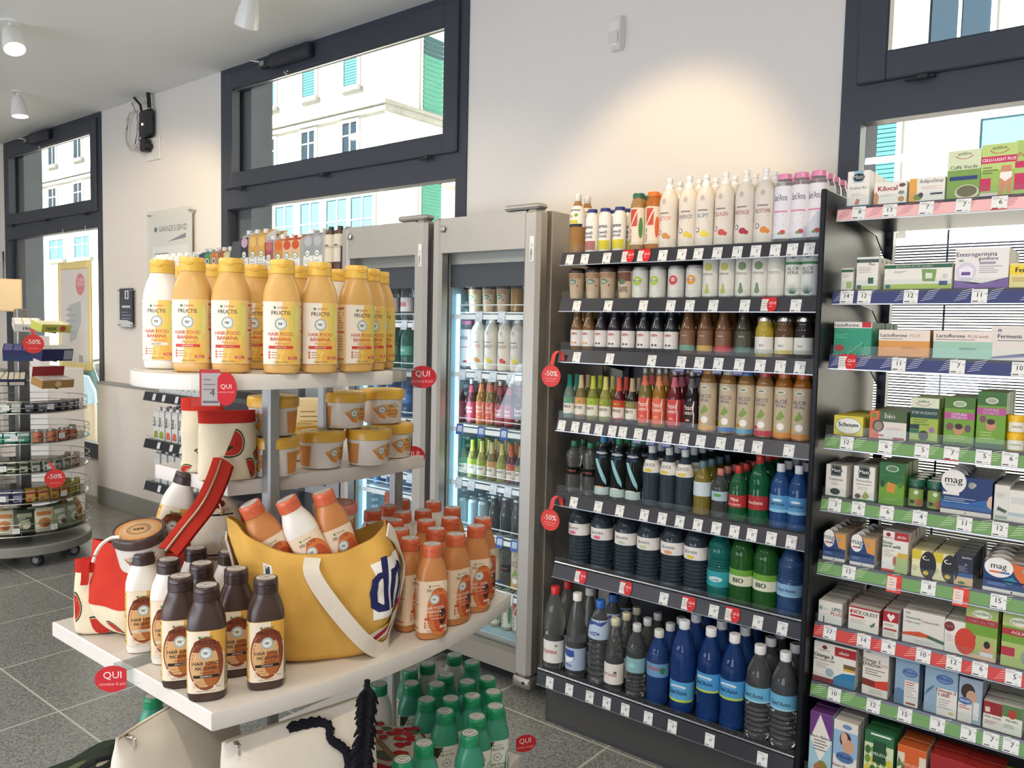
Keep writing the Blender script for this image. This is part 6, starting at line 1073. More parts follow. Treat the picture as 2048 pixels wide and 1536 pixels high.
# jars standing among the boxes
def tub(): 
    a = Art(step=.005); a.rect(-.02, .004, .02, .03, 'e8e2d4'); a.text('CREMA', 0, .015, .006, '8a6a1a', bold=.02); a.lines(-.014, .01, .014, 1, .003, '9a8a5a')
    return Proto('ointment_tub', 'tub', MB('e6bc2c', 'plas').lathe([(0, 0), (.021, 0), (.0225, .003), (.023, .034)], 24), [('lid', MB('e8b41f', 'plas').lathe([(.0235, .034), (.0235, .046), (.022, .049), (0, .049)], 24)), ('label', MB('e8e2d4', 'paper').art(a, cyl(.023), .0003))])
tb = tub(); x = colx(2033, 2.58, MZ[3]+.05)
for j in range(2):
    tb.place((x, 2.575, MZ[3]+.0004+.0492*j), face(Vector((x, 2.575, 0))), 'yellow ointment tub on the fourth medicine shelf, '+('lower', 'upper')[j]+' of the stacked pair', 'yellow ointment tubs')
def pilljar():
    a = Art(step=.005); a.rect(-.022, .006, .022, .056, '7f9a4a'); a.disc(0, .047, .006, 'd8dcc8'); a.lines(-.016, .038, .016, 2, .005, 'dfe4cc'); a.disc(.008, .018, .01, 'b0603a'); a.rect(-.016, .014, -.004, .024, '2a2a24')
    return Proto('pill_jar', 'jar', MB('26302a', 'gloss').lathe([(0, 0), (.0215, 0), (.0235, .003), (.0235, .058), (.019, .064)], 24), [('lid', MB('1f5a44', 'plas').lathe([(.0215, .062), (.0225, .063), (.0225, .082), (.021, .084), (0, .084)], 24)), ('label', MB('7f9a4a', 'paper').art(a, cyl(.0235), .0003))])
pj = pilljar()
for q, px in enumerate((1832, 1870)):
    x = colx(px, 2.57, MZ[4]+.04)
    for j in range(4): pj.place((x, 2.57+j*.051, MZ[4]+.0004), R_(12), 'dark glass pill jar with green lid, %s column, %s on fifth medicine shelf' % (('left', 'right')[q], 'in front' if j == 0 else ORD[j]+' back'), 'dark pill jars')
# ================================================================== what stands in the fridges
P['ared'] = (bottle('lemonade_bottle', 'bottle', 'soda', .0245, .205, '6a2a34', 'juice', 'screw', 'c9c4c0', t_(('Peso', .62, .19, 'f0dcd8', .02), ('Leso', .44, .17, 'f0dcd8', .02), ('n', .2, 3, 'e8b0b0')), (.06, .49), labcol='a8485a', capm='steel', extra=[lambda R, H, rf: ('neck_label', MB('a84858', 'paper').lathe([(rf(H*.7)+.0005, H*.7), (rf(H*.86)+.0005, H*.86)], 16))]), 'red labelled lemonade bottle')
P['nfrd'] = (bottle('smoothie_bottle', 'bottle', 'smooth', .026, .163, '2a3436', 'gloss', 'lid', 'c9c9c8', None, None, capm='metal'), 'dark glass juice bottle with silver lid')
P['fcan'] = (bottle('drink_can', 'can', 'can', .0285, .13, '9ab0b8', 'steel', None, '', t_(('n', .6, 4, 'b8c8cc'),), (.06, .88), labcol='7f98a0', labm='silk'), 'silver blue drink can')
P['mgf'] = (bottle('energy_drink_bottle', 'bottle', 'wide', .029, .2, 'b8b49c', 'juice', 'wide', '3a7a5a', t_(('|', .5, .96, 'c05a4a', .5), ('p', 'd8d0c4', [(-.5, .5), (.5, .96), (.5, .88), (-.5, .42)]), ('v', 'MG.K VIS', .24, .34, -.1, '2a2a2a'), ('o', .4, .3, '5a8a6a', 1.3, .95)), (.08, .76), labcol='c9c9ba'), 'energy drink bottle with green side')
def put_row(items, z, yf, where, side, rows=3, x0=None):
    for i, (px, key) in enumerate(items):
        pr, desc = P[key]; R, H = dims(pr); x = colx(px, yf+R, z+H*.5)
        for j in range(rows):
            y = yf+R+j*(2*R+.004)
            if y+R > 3.02: break
            desc = desc.replace('white sport cap vitamin water bottle', 'white vitamin water bottle'); lb = '%s, %s from left, %s of %s' % (desc, ORD[i+1], where, side) if j == 0 else '%s, %s column, %s back, %s of %s' % (desc, ORD[i+1], ORD[j], where, side)
            pr.place((x, y, z+.0006), rng.uniform(-.15, .15), lb, desc+'s in the '+side)
RF, LF = 'right fridge', 'left fridge'
yf = 2.745
put_row([(921, 'cup'), (950, 'cup'), (979, 'cup'), (1007, 'cup'), (1036, 'amber')], FZ2[0], yf, 'top shelf', RF, 2)
put_row([(911, 'pink'), (933, 'pink'), (957, 'DETOX'), (984, 'ENERGY'), (1011, 'COLL'), (1036, 'SLIM')], FZ2[1], yf, 'second shelf', RF, 2)
put_row([(921, 'ared'), (943, 'ared'), (963, 'p2'), (982, 'p1'), (1001, 'ared'), (1020, 'ared'), (1040, 'p4')], FZ2[2], yf, 'third shelf', RF, 3)
put_row([(908, 'l1'), (927, 'l1'), (945, 'l3'), (964, 'l4'), (984, 'l2'), (1004, 'l4'), (1023, 'l5'), (1041, 'l6')], FZ2[3], yf, 'fourth shelf', RF, 3)
put_row([(905, 'fcan'), (926, 'fcan'), (948, 'fcan'), (968, 'fcan'), (989, 'nfrd'), (1011, 'nfrd'), (1034, 'nfrd')], FZ2[4], yf, 'fifth shelf', RF, 5)
put_row([(905, 'c3'), (938, 'sn1'), (966, 'sn2'), (992, 'c2'), (1014, 'hour'), (1036, 'c1')], FZ2[5], yf, 'sixth shelf', RF, 2)
put_row([(893, 'mgf'), (919, 'pink'), (942, 'DETOX'), (966, 'mgf'), (991, 'mgf'), (1016, 'mgf'), (1038, 'mgf')], .204, yf, 'floor', RF, 2)
# left fridge: packs of water and blue bottles seen between the stand and the door post
P['wred'] = (bottle('water_bottle', 'bottle', 'pet', .033, .215, 'cfd8da', 'pet', 'screw', 'a85a50', t_(('S.MARIA', .35, .35, 'c03a44', .04),), (.2, .52), labcol='e8dcd8'), 'clear water bottle with red lettered label')
P['wblu'] = (bottle('water_bottle', 'bottle', 'tall', .034, .225, '5a8cc0', 'pet', 'screw', 'cfd4da', t_(('Lete', .4, .3, 'e0e8f0', .03),), (.3, .5), labcol='4a78b0', ribs=(.06, .28, 4, .0014)), 'pale blue water bottle')
P['wgrn'] = (bottle('water_bottle', 'bottle', 'tall', .034, .22, '4a9a8a', 'pet', 'screw', 'b04a44', t_(('BIO', .4, .3, 'e0e8e0', .03),), (.3, .5), labcol='5aa08a', ribs=(.06, .28, 4, .0014)), 'sea green water bottle')
yl = 2.745
for k, keys in enumerate((['wred', 'wred', 'wred', 'wred', 'wred'], ['wblu', 'wblu', 'wgrn', 'wgrn', 'wgrn'], ['wblu', 'wblu', 'wblu', 'wblu', 'wblu'], ['wblu', 'wblu', 'wblu', 'wblu', 'wgrn'])):
    put_row([(px, key) for px, key in zip((700, 729, 757, 785, 815), keys)], FZ1[k], yl, ['top', 'second', 'third', 'fourth'][k]+' shelf', LF, 3)
put_row([(px, 'wblu') for px in (700, 729, 757, 785, 815)], FZ1[4], yl, 'fifth shelf', LF, 2)
put_row([(px, 'nfrd') for px in (800, 822)], FZ1[5], yl, 'sixth shelf', LF, 1)
# ================================================================== drink cartons of the carton rack
def carton(w, h, d, top, ops, capc='e8e8e4', slant=True, col='e2e0da', flat_top=False):
    a = Art()
    for o in ops:
        X = lambda v: (v-.5)*w; Y = lambda v: v*h
        if o[0] == 'r': a.rect(X(o[1]), Y(o[2]), X(o[3]), Y(o[4]), o[5])
        elif o[0] == 't': a.text(o[1], X(o[2]), Y(o[3]), o[4]*h, o[5], 'c', .02, wmax=w*.85)
        elif o[0] == 'v': a.text(o[1], X(o[2]), Y(o[3]), o[4]*w, o[5], 'c', .03, vert=True)
        elif o[0] == 'd': a.disc(X(o[1]), Y(o[2]), o[3]*w, o[5], o[4]*h)
        elif o[0] == 'l': a.lines(X(o[1]), Y(o[2]), X(o[3]), o[4], h*.04, o[5], h*.012, 'l', int(o[2]*50))
        elif o[0] == 'p': a.poly([(X(x), Y(y)) for x, y in o[2]], o[1])
    m = MB(col, 'paper'); hw = w/2; hs = h*.84 if slant else h
    if slant:   # gable-slope carton: front top slopes back
        m.add([(-hw, 0, 0), (hw, 0, 0), (hw, d, 0), (-hw, d, 0), (-hw, 0, hs), (hw, 0, hs), (hw, d, h), (-hw, d, h)], [(3, 2, 1, 0), (0, 1, 5, 4), (1, 2, 6, 5), (2, 3, 7, 6), (3, 0, 4, 7)])
        m.add([(-hw, 0, hs), (hw, 0, hs), (hw, d, h), (-hw, d, h)], [(0, 1, 2, 3)], top)
    else: m.bbox((-hw, 0, 0), (hw, d, h), .002); m.bbox((-hw+.003, d*.3, h), (hw-.003, d*.7, h+.006), .002, top)
    m.art(a, flat(0), .0003)
    cz = hs+(h-hs)*.5 if slant else h
    cp_ = MB(capc, 'plas').lathe([(.014, cz-.004), (.0145, cz+.018), (.013, cz+.02), (0, cz+.02)], 16, cx=0, cy=d*.45)
    return Proto('drink_carton', 'carton', m, [('cap', cp_)])
def tallc(c1, pic, ring='4a7a3a'): return [('r', 0, .45, 1, .84, c1), ('d', .5, .74, .42, .1, pic), ('d', .45, .5, .3, .075, ring), ('d', .45, .5, .24, .06, 'e8e8dc'), ('t', 'bio', .45, .475, .05, ring), ('r', 0, 0, 1, .4, 'e6e2d8'), ('l', .1, .34, .9, 2, '8a8a80'), ('d', .35, .12, .2, .05, pic), ('l', .1, .22, .9, 2, 'a8a498')]
CT = [carton(.075, .285, .07, 'cfc8c4', tallc('3f3440', 'c9a8b8')), carton(.075, .285, .07, 'e0b060', tallc('e0a24a', 'e6bc6a')), carton(.075, .24, .07, 'd8b8c0', tallc('a8505c', 'c0706a')), carton(.075, .24, .07, 'd88a4a', tallc('d08a4a', 'd86a34')), carton(.075, .24, .07, 'c8542c', tallc('d9b48a', 'c8542c')), carton(.075, .255, .07, 'a8a8a8', tallc('9a9c9c', 'b4b4b4', '6a7a6a'))]
CTN = ['plum and white plant drink carton', 'orange and white plant drink carton', 'red and white plant drink carton', 'orange red plant drink carton', 'red roofed plant drink carton', 'grey plant drink carton']
z0 = LZ[0]+.0004
for i, (px, q) in enumerate(((492, 0), (509, 1), (526, 1), (541, 2), (560, 3), (577, 4), (594, 4), (619, 5), (638, 5))):
    x = colx(px, 2.63, z0+.12)
    for j in range(2): CT[q].place((x, 2.62+j*.076, z0), .0, '%s, %s' % (CTN[q], ('%s from left on top of the carton rack' % ORD[i+1]) if j == 0 else 'behind the %s from left on the carton rack' % ORD[i+1]), 'tall cartons on the carton rack')
P['choc'] = (bottle('milk_drink_bottle', 'bottle', 'wide', .034, .26, '5a3c34', 'plas', 'screw', '2a3a34', t_(('|', .5, 1, 'b8a898', 1.4), ('o', .6, .4, '5a7a4a', .14), ('n', .3, 2, 'c8b8a8')), (.3, .84), labcol='d9cdb8'), 'brown milk drink bottle with dark cap')
for i, px in enumerate((661, 679)):
    x = colx(px, 2.66, z0+.1); P['choc'][0].place((x, 2.665, z0), .1, 'brown milk drink bottle, %s from left at the right end of carton rack' % ORD[i+1], 'milk drink bottles')
for i, px in enumerate((697, 709, 722, 737, 752)):
    y = colp(px, -3.262, z0+.27); P['choc'][0].place((-3.262, y, z0), .1, 'dark capped milk drink bottle, %s of five receding behind the left fridge corner' % ORD[i+1], 'milk drink bottles')
z1 = z0
sm = [carton(.062, .2, .06, c, [('r', 0, .4, 1, .84, c), ('d', .5, .62, .3, .09, 'e8e8e0'), ('d', .5, .62, .2, .06, '5a6a5a'), ('l', .1, .3, .9, 4, 'c8c8c0')]) for c in ('3f4a6a', '4f9a5a', 'd8823c', 'b0623c', 'd9cf9a')]
for i, (px, q) in enumerate(((405, 0), (416, 1), (429, 2), (443, 3), (455, 4))):
    x = colx(px, 2.65, z1+.1); sm[q].place((x, 2.645, z1), 0, ('navy', 'green', 'orange', 'brown', 'pale yellow')[q]+' striped milk carton on the upper left of the carton rack', 'small cartons on the carton rack')
wh = carton(.06, .17, .055, 'd8d8d4', [('l', .1, .8, .9, 4, '9aa0a4'), ('d', .5, .35, .3, .1, 'a8b49a')], slant=False)
for i, px in enumerate((311, 319, 329, 341, 354, 369, 385)):
    x = colx(px, 2.65, z1+.08); wh.place((x, 2.645, z1), 0, 'small white milk carton, %s from left at the far end of rack top' % ORD[i+1], 'white cartons on the rack top')
b_ = MB('4a4a4e', 'silk').add([(-.055, 0, 0), (.055, 0, 0), (.055, .02, 0), (-.055, .02, 0), (-.035, .03, .23), (.075, .03, .23), (.075, .05, .23), (-.035, .05, .23)], [(3, 2, 1, 0), (4, 5, 6, 7), (0, 1, 5, 4), (1, 2, 6, 5), (2, 3, 7, 6), (3, 0, 4, 7)])
b_.build('shelf_divider', None, (colx(466, 2.64, z1+.1), 2.63, z1), 0, 'dark grey slanted divider panel between the two carton groups', 'divider')
def bio(c, w2): return carton(.062, .19, .06, 'c9c9c6', [('v', 'bio', .4, .62, .55, '3a423c'), ('v', w2, .75, .55, .18, c), ('d', .5, .2, .4, .12, c), ('d', .5, .12, .46, .06, c), ('l', .1, .94, .9, 1, '6a6a68')], slant=False)
bc = [bio('9aa83a', 'LATTE'), bio('d8705a', 'SOIA'), bio('2f7f9a', 'RISO'), bio('8a8a86', 'AVENA')]
for i, (px, q) in enumerate(((315, 0), (326, 0), (339, 1), (352, 1), (366, 2), (381, 2), (397, 1), (412, 3))):
    x = colx(px, 2.585, LZ[3]+.1)
    for j in range(4): bc[q].place((x, 2.575+.064*j, LZ[3]+.0004), 0, 'white milk carton with %s print, %s from left%s, middle rack shelf' % (('olive', 'coral', 'blue', 'grey')[q], ORD[i+1], '' if j == 0 else ', '+ORD[j]+' back'), 'white milk cartons')
pc = [carton(.064, .19, .06, '7a8a6a', [('l', .2, .85, .8, 2, 'a8b0a4'), ('d', .5, .45, .25, .16, 'b4bca8')], slant=False, col='d4d4cc'), carton(.064, .19, .06, 'a8a8a4', [('t', 'bio', .5, .62, .12, '3a423c'), ('d', .5, .2, .3, .1, 'c0805a'), ('r', .4, .5, .8, .56, 'c8604a')], slant=False)]
for i, (px, q) in enumerate(((317, 0), (331, 0), (345, 0), (359, 0), (374, 1), (390, 1), (406, 1))):
    x = colx(px, 2.585, LZ[4]+.1)
    for j in range(3): pc[q].place((x, 2.575+.064*j, LZ[4]+.0004), 0, 'pale %s carton, %s from left%s, lower rack shelf' % (('leaf print', 'bio marked')[q], ORD[i+1], '' if j == 0 else ', '+ORD[j]+' back'), 'pale cartons on the lower shelf')
P['tiny'] = (bottle('yoghurt_drink_bottle', 'bottle', 'wide', .024, .1, 'e2e0da', 'plas', 'screw', 'ece9e4', t_(('|', .6, .9, '8a4a4a', 1.3), ('o', .3, .4, '5a6a8a', .3)), (.1, .72), labcol='d9d6d0'), 'small white yoghurt drink bottle')
for i in range(7):
    for j in range(3): P['tiny'][0].place((-4.92+i*.055, 2.62+j*.058, LZ[5]+.0004), rng.uniform(-.5, .5), 'small white yoghurt drink bottle, %s column, %s on the lowest rack shelf' % (ORD[i+1], 'in front' if j == 0 else ORD[j]+' back'), 'yoghurt drink bottles')
for i in range(11):
    wh.place((-4.93+i*.066, 2.585, LZ[2]+.0004), 0, 'small white milk carton, %s from left on the shelf below the round stand' % ORD[i+1], 'white cartons behind the stand', scale=(1, 1, .55))
# ================================================================== round wire carousel with sweets
cp = depp(45, 5.25, 1.0); CX, CY = cp.x, cp.y
R0 = .385
car = put('snack_carousel', None, None, (CX, CY, 0), 0, 'round wire snack carousel on castors with many tiers at the left picture edge', 'carousel')
MB('8a8880', 'plas').lathe([(0, .075), (R0*.97, .075), (R0*1.02, .085), (R0*1.02, .135), (R0, .142), (0, .142)], 48).build('base', car)
MB('8d8c88', 'steel').bbox((-.035, -.035, .14), (.035, .035, 1.62), .006).build('pole', car)
for a_ in (-68, -8, 40, 112, 172, 232):
    w = MB('3a3a3c', 'matte'); x, y = R0*.82*math.cos(R_(a_)), R0*.82*math.sin(R_(a_))
    w.lathe([(.012, -.018), (.034, -.018), (.038, -.01), (.038, .01), (.034, .018), (.012, .018)], 18, M=Matrix.Translation((x, y, .038)) @ Matrix.Rotation(R_(a_+40), 4, 'Z') @ Matrix.Rotation(R_(90), 4, 'X')).lathe([(0, -.02), (.02, -.02), (.02, .02), (0, .02)], 14, '8a8a88', 'plas', Matrix.Translation((x, y, .038)) @ Matrix.Rotation(R_(a_+40), 4, 'Z') @ Matrix.Rotation(R_(90), 4, 'X')).box((x-.016, y-.016, .05), (x+.016, y+.016, .078)); w.build('castor', car)
def wire_tier(z, R, h=.075):
    t = MB('b4b3ae', 'metal'); n = 48
    for zz, r in ((z, .0035), (z+h*.45, .0022), (z+h, .003)): t.tube([(R*math.cos(2*math.pi*i/n), R*math.sin(2*math.pi*i/n), zz) for i in range(n)], r, 5, closed=True)
    for i in range(0, n, 3): a_ = 2*math.pi*i/n; t.tube([(.04*math.cos(a_), .04*math.sin(a_), z), (R*math.cos(a_), R*math.sin(a_), z), (R*math.cos(a_), R*math.sin(a_), z+h)], .0016, 4)
    t.lathe([(0, z+.001), (R*.98, z+.001), (R*.98, z+.004), (0, z+.004)], 32, 'a8a7a0', 'acrylic'); o = t.build('wire_tier', car)
    a = Art(); a.rect(-.02, -.015, .02, .018, 'dedcd6'); a.text('1', .006, -.004, .012, '4a4a4a'); a.lines(-.015, .008, .0, 2, .005, '8a8a88', .0015)
    if 'carp' not in _pt: _pt['carp'] = MB('dedcd6', 'paper').box((-.02, 0, -.015), (.02, .001, .018)).art(a, flat(0)).mesh('price_tag')
    base = math.degrees(math.atan2(-CY, -CX))
    for d in (-48, -12, 28, 62): q = R_(base+d+rng.uniform(-7, 7)); put('price_tag', _pt['carp'], o, ((R+.004)*math.cos(q), (R+.004)*math.sin(q), z+h*.5), rot=(0, 0, q+R_(90)))
CZ = [.21, .413, .599, .785, .972]
for z in CZ: wire_tier(z, R0 if z < .9 else R0*.97)
base = math.degrees(math.atan2(-CY, -CX))   # direction from the pole to the camera
def ring_box(w, h, d, col, ops, z, ang, R, tilt, label, group, name='sweet_box', side=None, cat='sweets'):
    pr = box_proto(w, h, d, col, ops, side, name) if not isinstance(col, Proto) else col
    q = R_(base+ang); x, y = CX+R*math.cos(q), CY+R*math.sin(q)
    return pr, pr.place((x, y, z), q+R_(90), label, group, cat=cat, rot=(tilt, 0, q+R_(90)))
PAL = ['b4402e', '8a9a8c', '3a4a6a', '2f8a74', 'c9b49a', 'b06a34', 'd0a83a', '6a7a3a', 'd9d2c6', '8a6a4a', '2c2c30', 'a85a44', '5a8a9a', 'c8c2b4']
def sweet(w, h, d, c1, c2, txt_=None, name='sweet_box'):
    ops = [('r', 0, .62, 1, .9, c2), ('r', .1, .1, .6, .3, c2), ('l', .1, .5, .9, 2, 'd8d4cc')]
    if txt_: ops.append(('t', txt_, .5, .66, .2, 'f0ece4'))
    return box_proto(w, h, d, c1, ops, name=name)
TN = ['lowest', 'second lowest', 'third lowest', 'fourth', 'upper wire']
specs = [   # (tier, protos) boxes and bags standing round the rim
 (1, [sweet(.05, .065, .03, 'c9b4a4', 'a03a3a'), sweet(.05, .065, .03, '8a8ca4', '3a3a5a'), sweet(.05, .07, .03, 'c89a3a', 'b0402e'), sweet(.05, .07, .03, 'b4a83a', '6a8a2a')], 16, 'snack bar pack'),
 (2, [sweet(.05, .06, .03, 'c08a3a', '8a5a2a'), sweet(.045, .06, .03, '9aa88a', '2a2a2a'), sweet(.045, .06, .03, 'c9c4b8', '4a6a4a'), sweet(.045, .062, .03, 'd0c0a8', '9a4a3a')], 17, 'tea biscuit pack'),
 (4, [sweet(.06, .06, .04, 'b4322c', 'e0d8cc'), sweet(.05, .055, .04, 'a8b4a4', 'd8dcd0'), sweet(.045, .05, .05, '3a3c44', '9a9ca4'), sweet(.045, .05, .05, '4a4a52', 'c8c8cc')], 16, 'chewing gum pack')]
for t, prs, n, nm in specs:
    for i in range(n):
        ang = -95+190*i/(n-1); pr = prs[min(3, i*4//n)]; q = R_(base+ang); r = R0-.06
        for j, rr_ in enumerate((r, r-.055)):
            x, y = CX+rr_*math.cos(q), CY+rr_*math.sin(q)
            pr.place((x, y, CZ[t]+.005), q+R_(90)+rng.uniform(-.08, .08), '%s on the %s carousel tier, %s from left%s' % (nm, TN[t], ORD[i+1], '' if j == 0 else ', inner ring'), nm+'s on the carousel', cat='snack')
# tier of tins and jars
P['tin'] = (bottle('sweet_tin', 'tin', 'jar', .03, .075, 'b4684a', 'plas', 'jarlid', 'a9aaa8', t_(('o', .6, .4, '8a3a2a', .3), ('n', .2, 2, 'd8c8b8')), (.08, .66), labcol='b8704e', capm='metal'), 'copper coloured sweet jar')
tq = sweet(.065, .06, .035, '2f9a80', 'cfe0d8', 'menta')
for i in range(15):
    ang = -95+190*i/14; q = R_(base+ang); r = R0-.05; x, y = CX+r*math.cos(q), CY+r*math.sin(q)
    if i in (8, 9, 10, 11): P['tin'][0].place((x, y, CZ[3]+.005), q+R_(90), 'copper coloured sweet jar on the fourth carousel tier, %s of four' % ORD[i-7], 'sweet jars on the carousel', cat='jar')
    else: (tq if i < 8 else sweet(.05, .06, .035, '7a8a4a', 'd8dcc8')).place((x-.03*math.cos(q), y-.03*math.sin(q), CZ[3]+.005), q+R_(90), '%s pack on the fourth carousel tier, %s from left' % ('mint green sweets' if i < 8 else 'olive green sweets', ORD[i+1]), 'sweets packs on the carousel', cat='snack')
# lowest tier: leaning snack bags
def bag(c1, c2, c3):
    w, h = .12, .15; m = MB(c1, 'silk'); rings = []
    for k in range(9):
        t = k/8; d = .022*math.sin(math.pi*min(1, max(.0, t)))**.6+.001; ww = w/2*(1-.06*math.sin(math.pi*t))
        rings.append([(ww*math.cos(a_)*1.0 if abs(math.cos(a_)) > .1 else 0, d*math.sin(a_), h*t) for a_ in [2*math.pi*i/16 for i in range(16)]])
    m.loft(rings); f = lambda u, v, o: (u, -.022*math.sin(math.pi*min(.999, max(.001, v/h)))**.6*math.sqrt(max(0., 1-(u/(w/2))**2))-.0015-o, v)
    a = Art(step=.006); a.disc(0, .055, .035, c2, .03); a.disc(.01, .045, .02, c3, .018); a.rect(-.04, .1, .04, .125, c2); a.lines(-.03, .092, .03, 2, .008, 'd8d4c8', .003); m.art(a, f)
    return Proto('snack_bag', 'snack', m)
bags = [bag('5a4634', 'a8723a', '3a2c24'), bag('d0c8a8', 'b8763c', '8a4a2a'), bag('8a9a74', 'd8d4c4', '5a4a3a'), bag('3a4434', '9aa07a', 'd8d0b8'), bag('b8903a', '8a5a2a', 'd8b860')]
for i in range(11):
    ang = -95+190*i/10; q = R_(base+ang); r = R0-.055; b_ = bags[(2, 3, 0, 4, 1, 3, 1, 2, 2, 4, 4)[i]]
    for j in (0, 1):
        x, y = CX+(r-.07*j)*math.cos(q), CY+(r-.07*j)*math.sin(q); b_.place((x, y, CZ[0]+.006), 0, 'snack bag standing on the lowest carousel tier, %s from left%s' % (ORD[i+1], '' if j == 0 else ', inner row'), 'snack bags on the carousel', rot=(-.25, 0, q+R_(90)+rng.uniform(-.15, .15)))
# upper part: tilted open counter boxes on wire arms
def tray(w, d, h, col, top, ops, fill, back=None):
    m = MB(col, 'paper'); t = .003
    m.box((-w/2, 0, 0), (w/2, d, t)).box((-w/2, 0, 0), (w/2, t, h)).box((-w/2, d-t, 0), (w/2, d, h*(2.2 if back else 1)), back or col).box((-w/2, t, t), (-w/2+t, d-t, h)).box((w/2-t, t, t), (w/2, d-t, h))
    a = Art()
    for o in ops:
        X = lambda v: (v-.5)*w; Y = lambda v: v*h
        if o[0] == 't': a.text(o[1], X(o[2]), Y(o[3]), o[4]*h, o[5], bold=.03, wmax=w*.8)
        elif o[0] == 'd': a.disc(X(o[1]), Y(o[2]), o[3]*w, o[5], o[4]*h)
        elif o[0] == 'r': a.rect(X(o[1]), Y(o[2]), X(o[3]), Y(o[4]), o[5])
    m.art(a, flat(0), .0003)
    f = MB(fill, 'paper'); nx = 3; ny = 2
    for i in range(nx):
        for j in range(ny): f.bbox((-w/2+t+.003+i*(w-2*t-.004)/nx, t+.003+j*(d-2*t-.004)/ny, t), (-w/2+t+(i+1)*(w-2*t-.004)/nx, t+(j+1)*(d-2*t-.004)/ny, h*1.04), .003)
    return Proto('counter_box', 'sweets box', m, [('packs', f)])
ars = MB('9a9994', 'metal')
def place_tray(pr, px, py, dep, rz, tilt, label):
    p = atd(dep, px, py); pr.place(p, 0, label, 'counter boxes on the carousel', rot=(tilt, 0, rz))
    v = Vector((p.x-CX, p.y-CY, 0)); ars.tube([(0, 0, p.z+.04), (v.x*.5, v.y*.5, p.z+.01), (v.x, v.y, p.z-.004)], .004, 5)
fc = R_(base+90)
place_tray(tray(.15, .12, .05, 'd9d6d0', 'f0f0ee', [('t', 'FRISK', .55, .25, .42, '3a3c40')], 'e6e4de'), 56, 664, 5.0, fc+.1, .35, 'white counter box of mints, highest on the carousel, centre')
place_tray(tray(.2, .1, .05, 'b8bc5a', 'e0e0c0', [('t', 'FRISK', .34, .25, .45, '2f3a2a'), ('d', .72, .5, .11, .36, 'b0443a')], 'd8dac0'), 112, 665, 5.05, fc+.62, .25, 'lime green counter box of mints, highest on the carousel, right')
place_tray(tray(.16, .13, .07, '3a3c64', '6a6a9a', [('r', 0, 0, 1, .5, '34466a')], '5a5a8a'), 36, 722, 5.0, fc-.05, .3, 'dark blue counter box at the centre, second row of the carousel')
place_tray(tray(.2, .11, .075, '2b2f58', 'a8aab4', [('r', .7, .1, .98, .9, '9a9ca4')], 'b4b6bc'), 114, 722, 5.02, fc+.55, .22, 'navy counter box at right, second row of the carousel')
place_tray(tray(.13, .12, .045, '2f3350', 'c8c0b0', [('r', .1, .1, .9, .6, 'c8bca4')], 'd6cdb8'), 10, 772, 5.0, fc-.25, .35, 'dark blue counter box with cream packs, third row of the carousel, left')
place_tray(tray(.1, .12, .045, '2c2f48', 'c8c0b0', [('r', .1, .1, .9, .6, 'c8bca4')], 'd6cdb8'), 34, 772, 4.98, fc-.05, .35, 'dark blue counter box with cream packs, third row of the carousel, centre')
place_tray(tray(.2, .12, .05, 'a8814a', 'c8a870', [('d', .5, .5, .1, .4, 'd8c090')], 'd2ccc4', 'a03434'), 116, 776, 5.02, fc+.5, .2, 'kraft counter box with red back panel, third row of the carousel')
ars.build('wire_arm', car)
a = Art(); a.rect(-.14, .012, .14, .2, 'd6c09a'); a.disc(-.05, .11, .06, 'd9cba8')
MB('cdb48a', 'paper').bbox((-.15, 0, 0), (.15, .02, .21), .004).art(a, flat(0)).build('header_card', car, (-.14*math.cos(fc), -.14*math.sin(fc), 1.60), fc)
# white pedestal and boxed candle behind the carousel
wp = ony(2.75, 100, 760); 
MB('dcdbd8', 'paint').bbox((-.27, -.14, 0), (.27, .14, 1.17), .004).build('white_pedestal', None, (wp.x, 2.76, 0), 0, 'plain white pedestal standing behind the snack carousel', 'pedestal')
a = Art(); a.rect(-.075, .01, .075, .24, 'd8d4d6'); a.disc(.0, .13, .012, 'f2f0ec', .035); a.disc(0, .1, .02, 'b0acae', .012)
MB('d9d6d8', 'paper').bbox((-.085, 0, 0), (.085, .09, .25), .003).art(a, flat(0)).build('candle_box', None, (ony(2.72, 72, 640).x, 2.7, 1.17), 0, 'white candle carton standing on the pedestal behind the carousel', 'box')
# small picture and leaflet by the left edge of the window
g = put('wall_poster', None, None, (-9.33, WALL, 1.95), 0, 'pale framed poster on the wall left of the left window', 'poster')
a = Art(); a.rect(-.1, -.25, .14, .25, 'e0dad2'); a.disc(.08, -.1, .05, 'c0643c', .12); a.rect(.02, -.24, .12, -.12, '6a8aa0')
MB('d9d4cc', 'paper').box((-.12, -.02, -.28), (.17, -.002, .28)).art(a, flat(-.0205)).build('sheet', g)
MB('b9b6b0', 'metal').tube([(-.12, -.012, -.28), (.17, -.012, -.28), (.17, -.012, .28), (-.12, -.012, .28)], .008, 6, closed=True).build('frame', g)
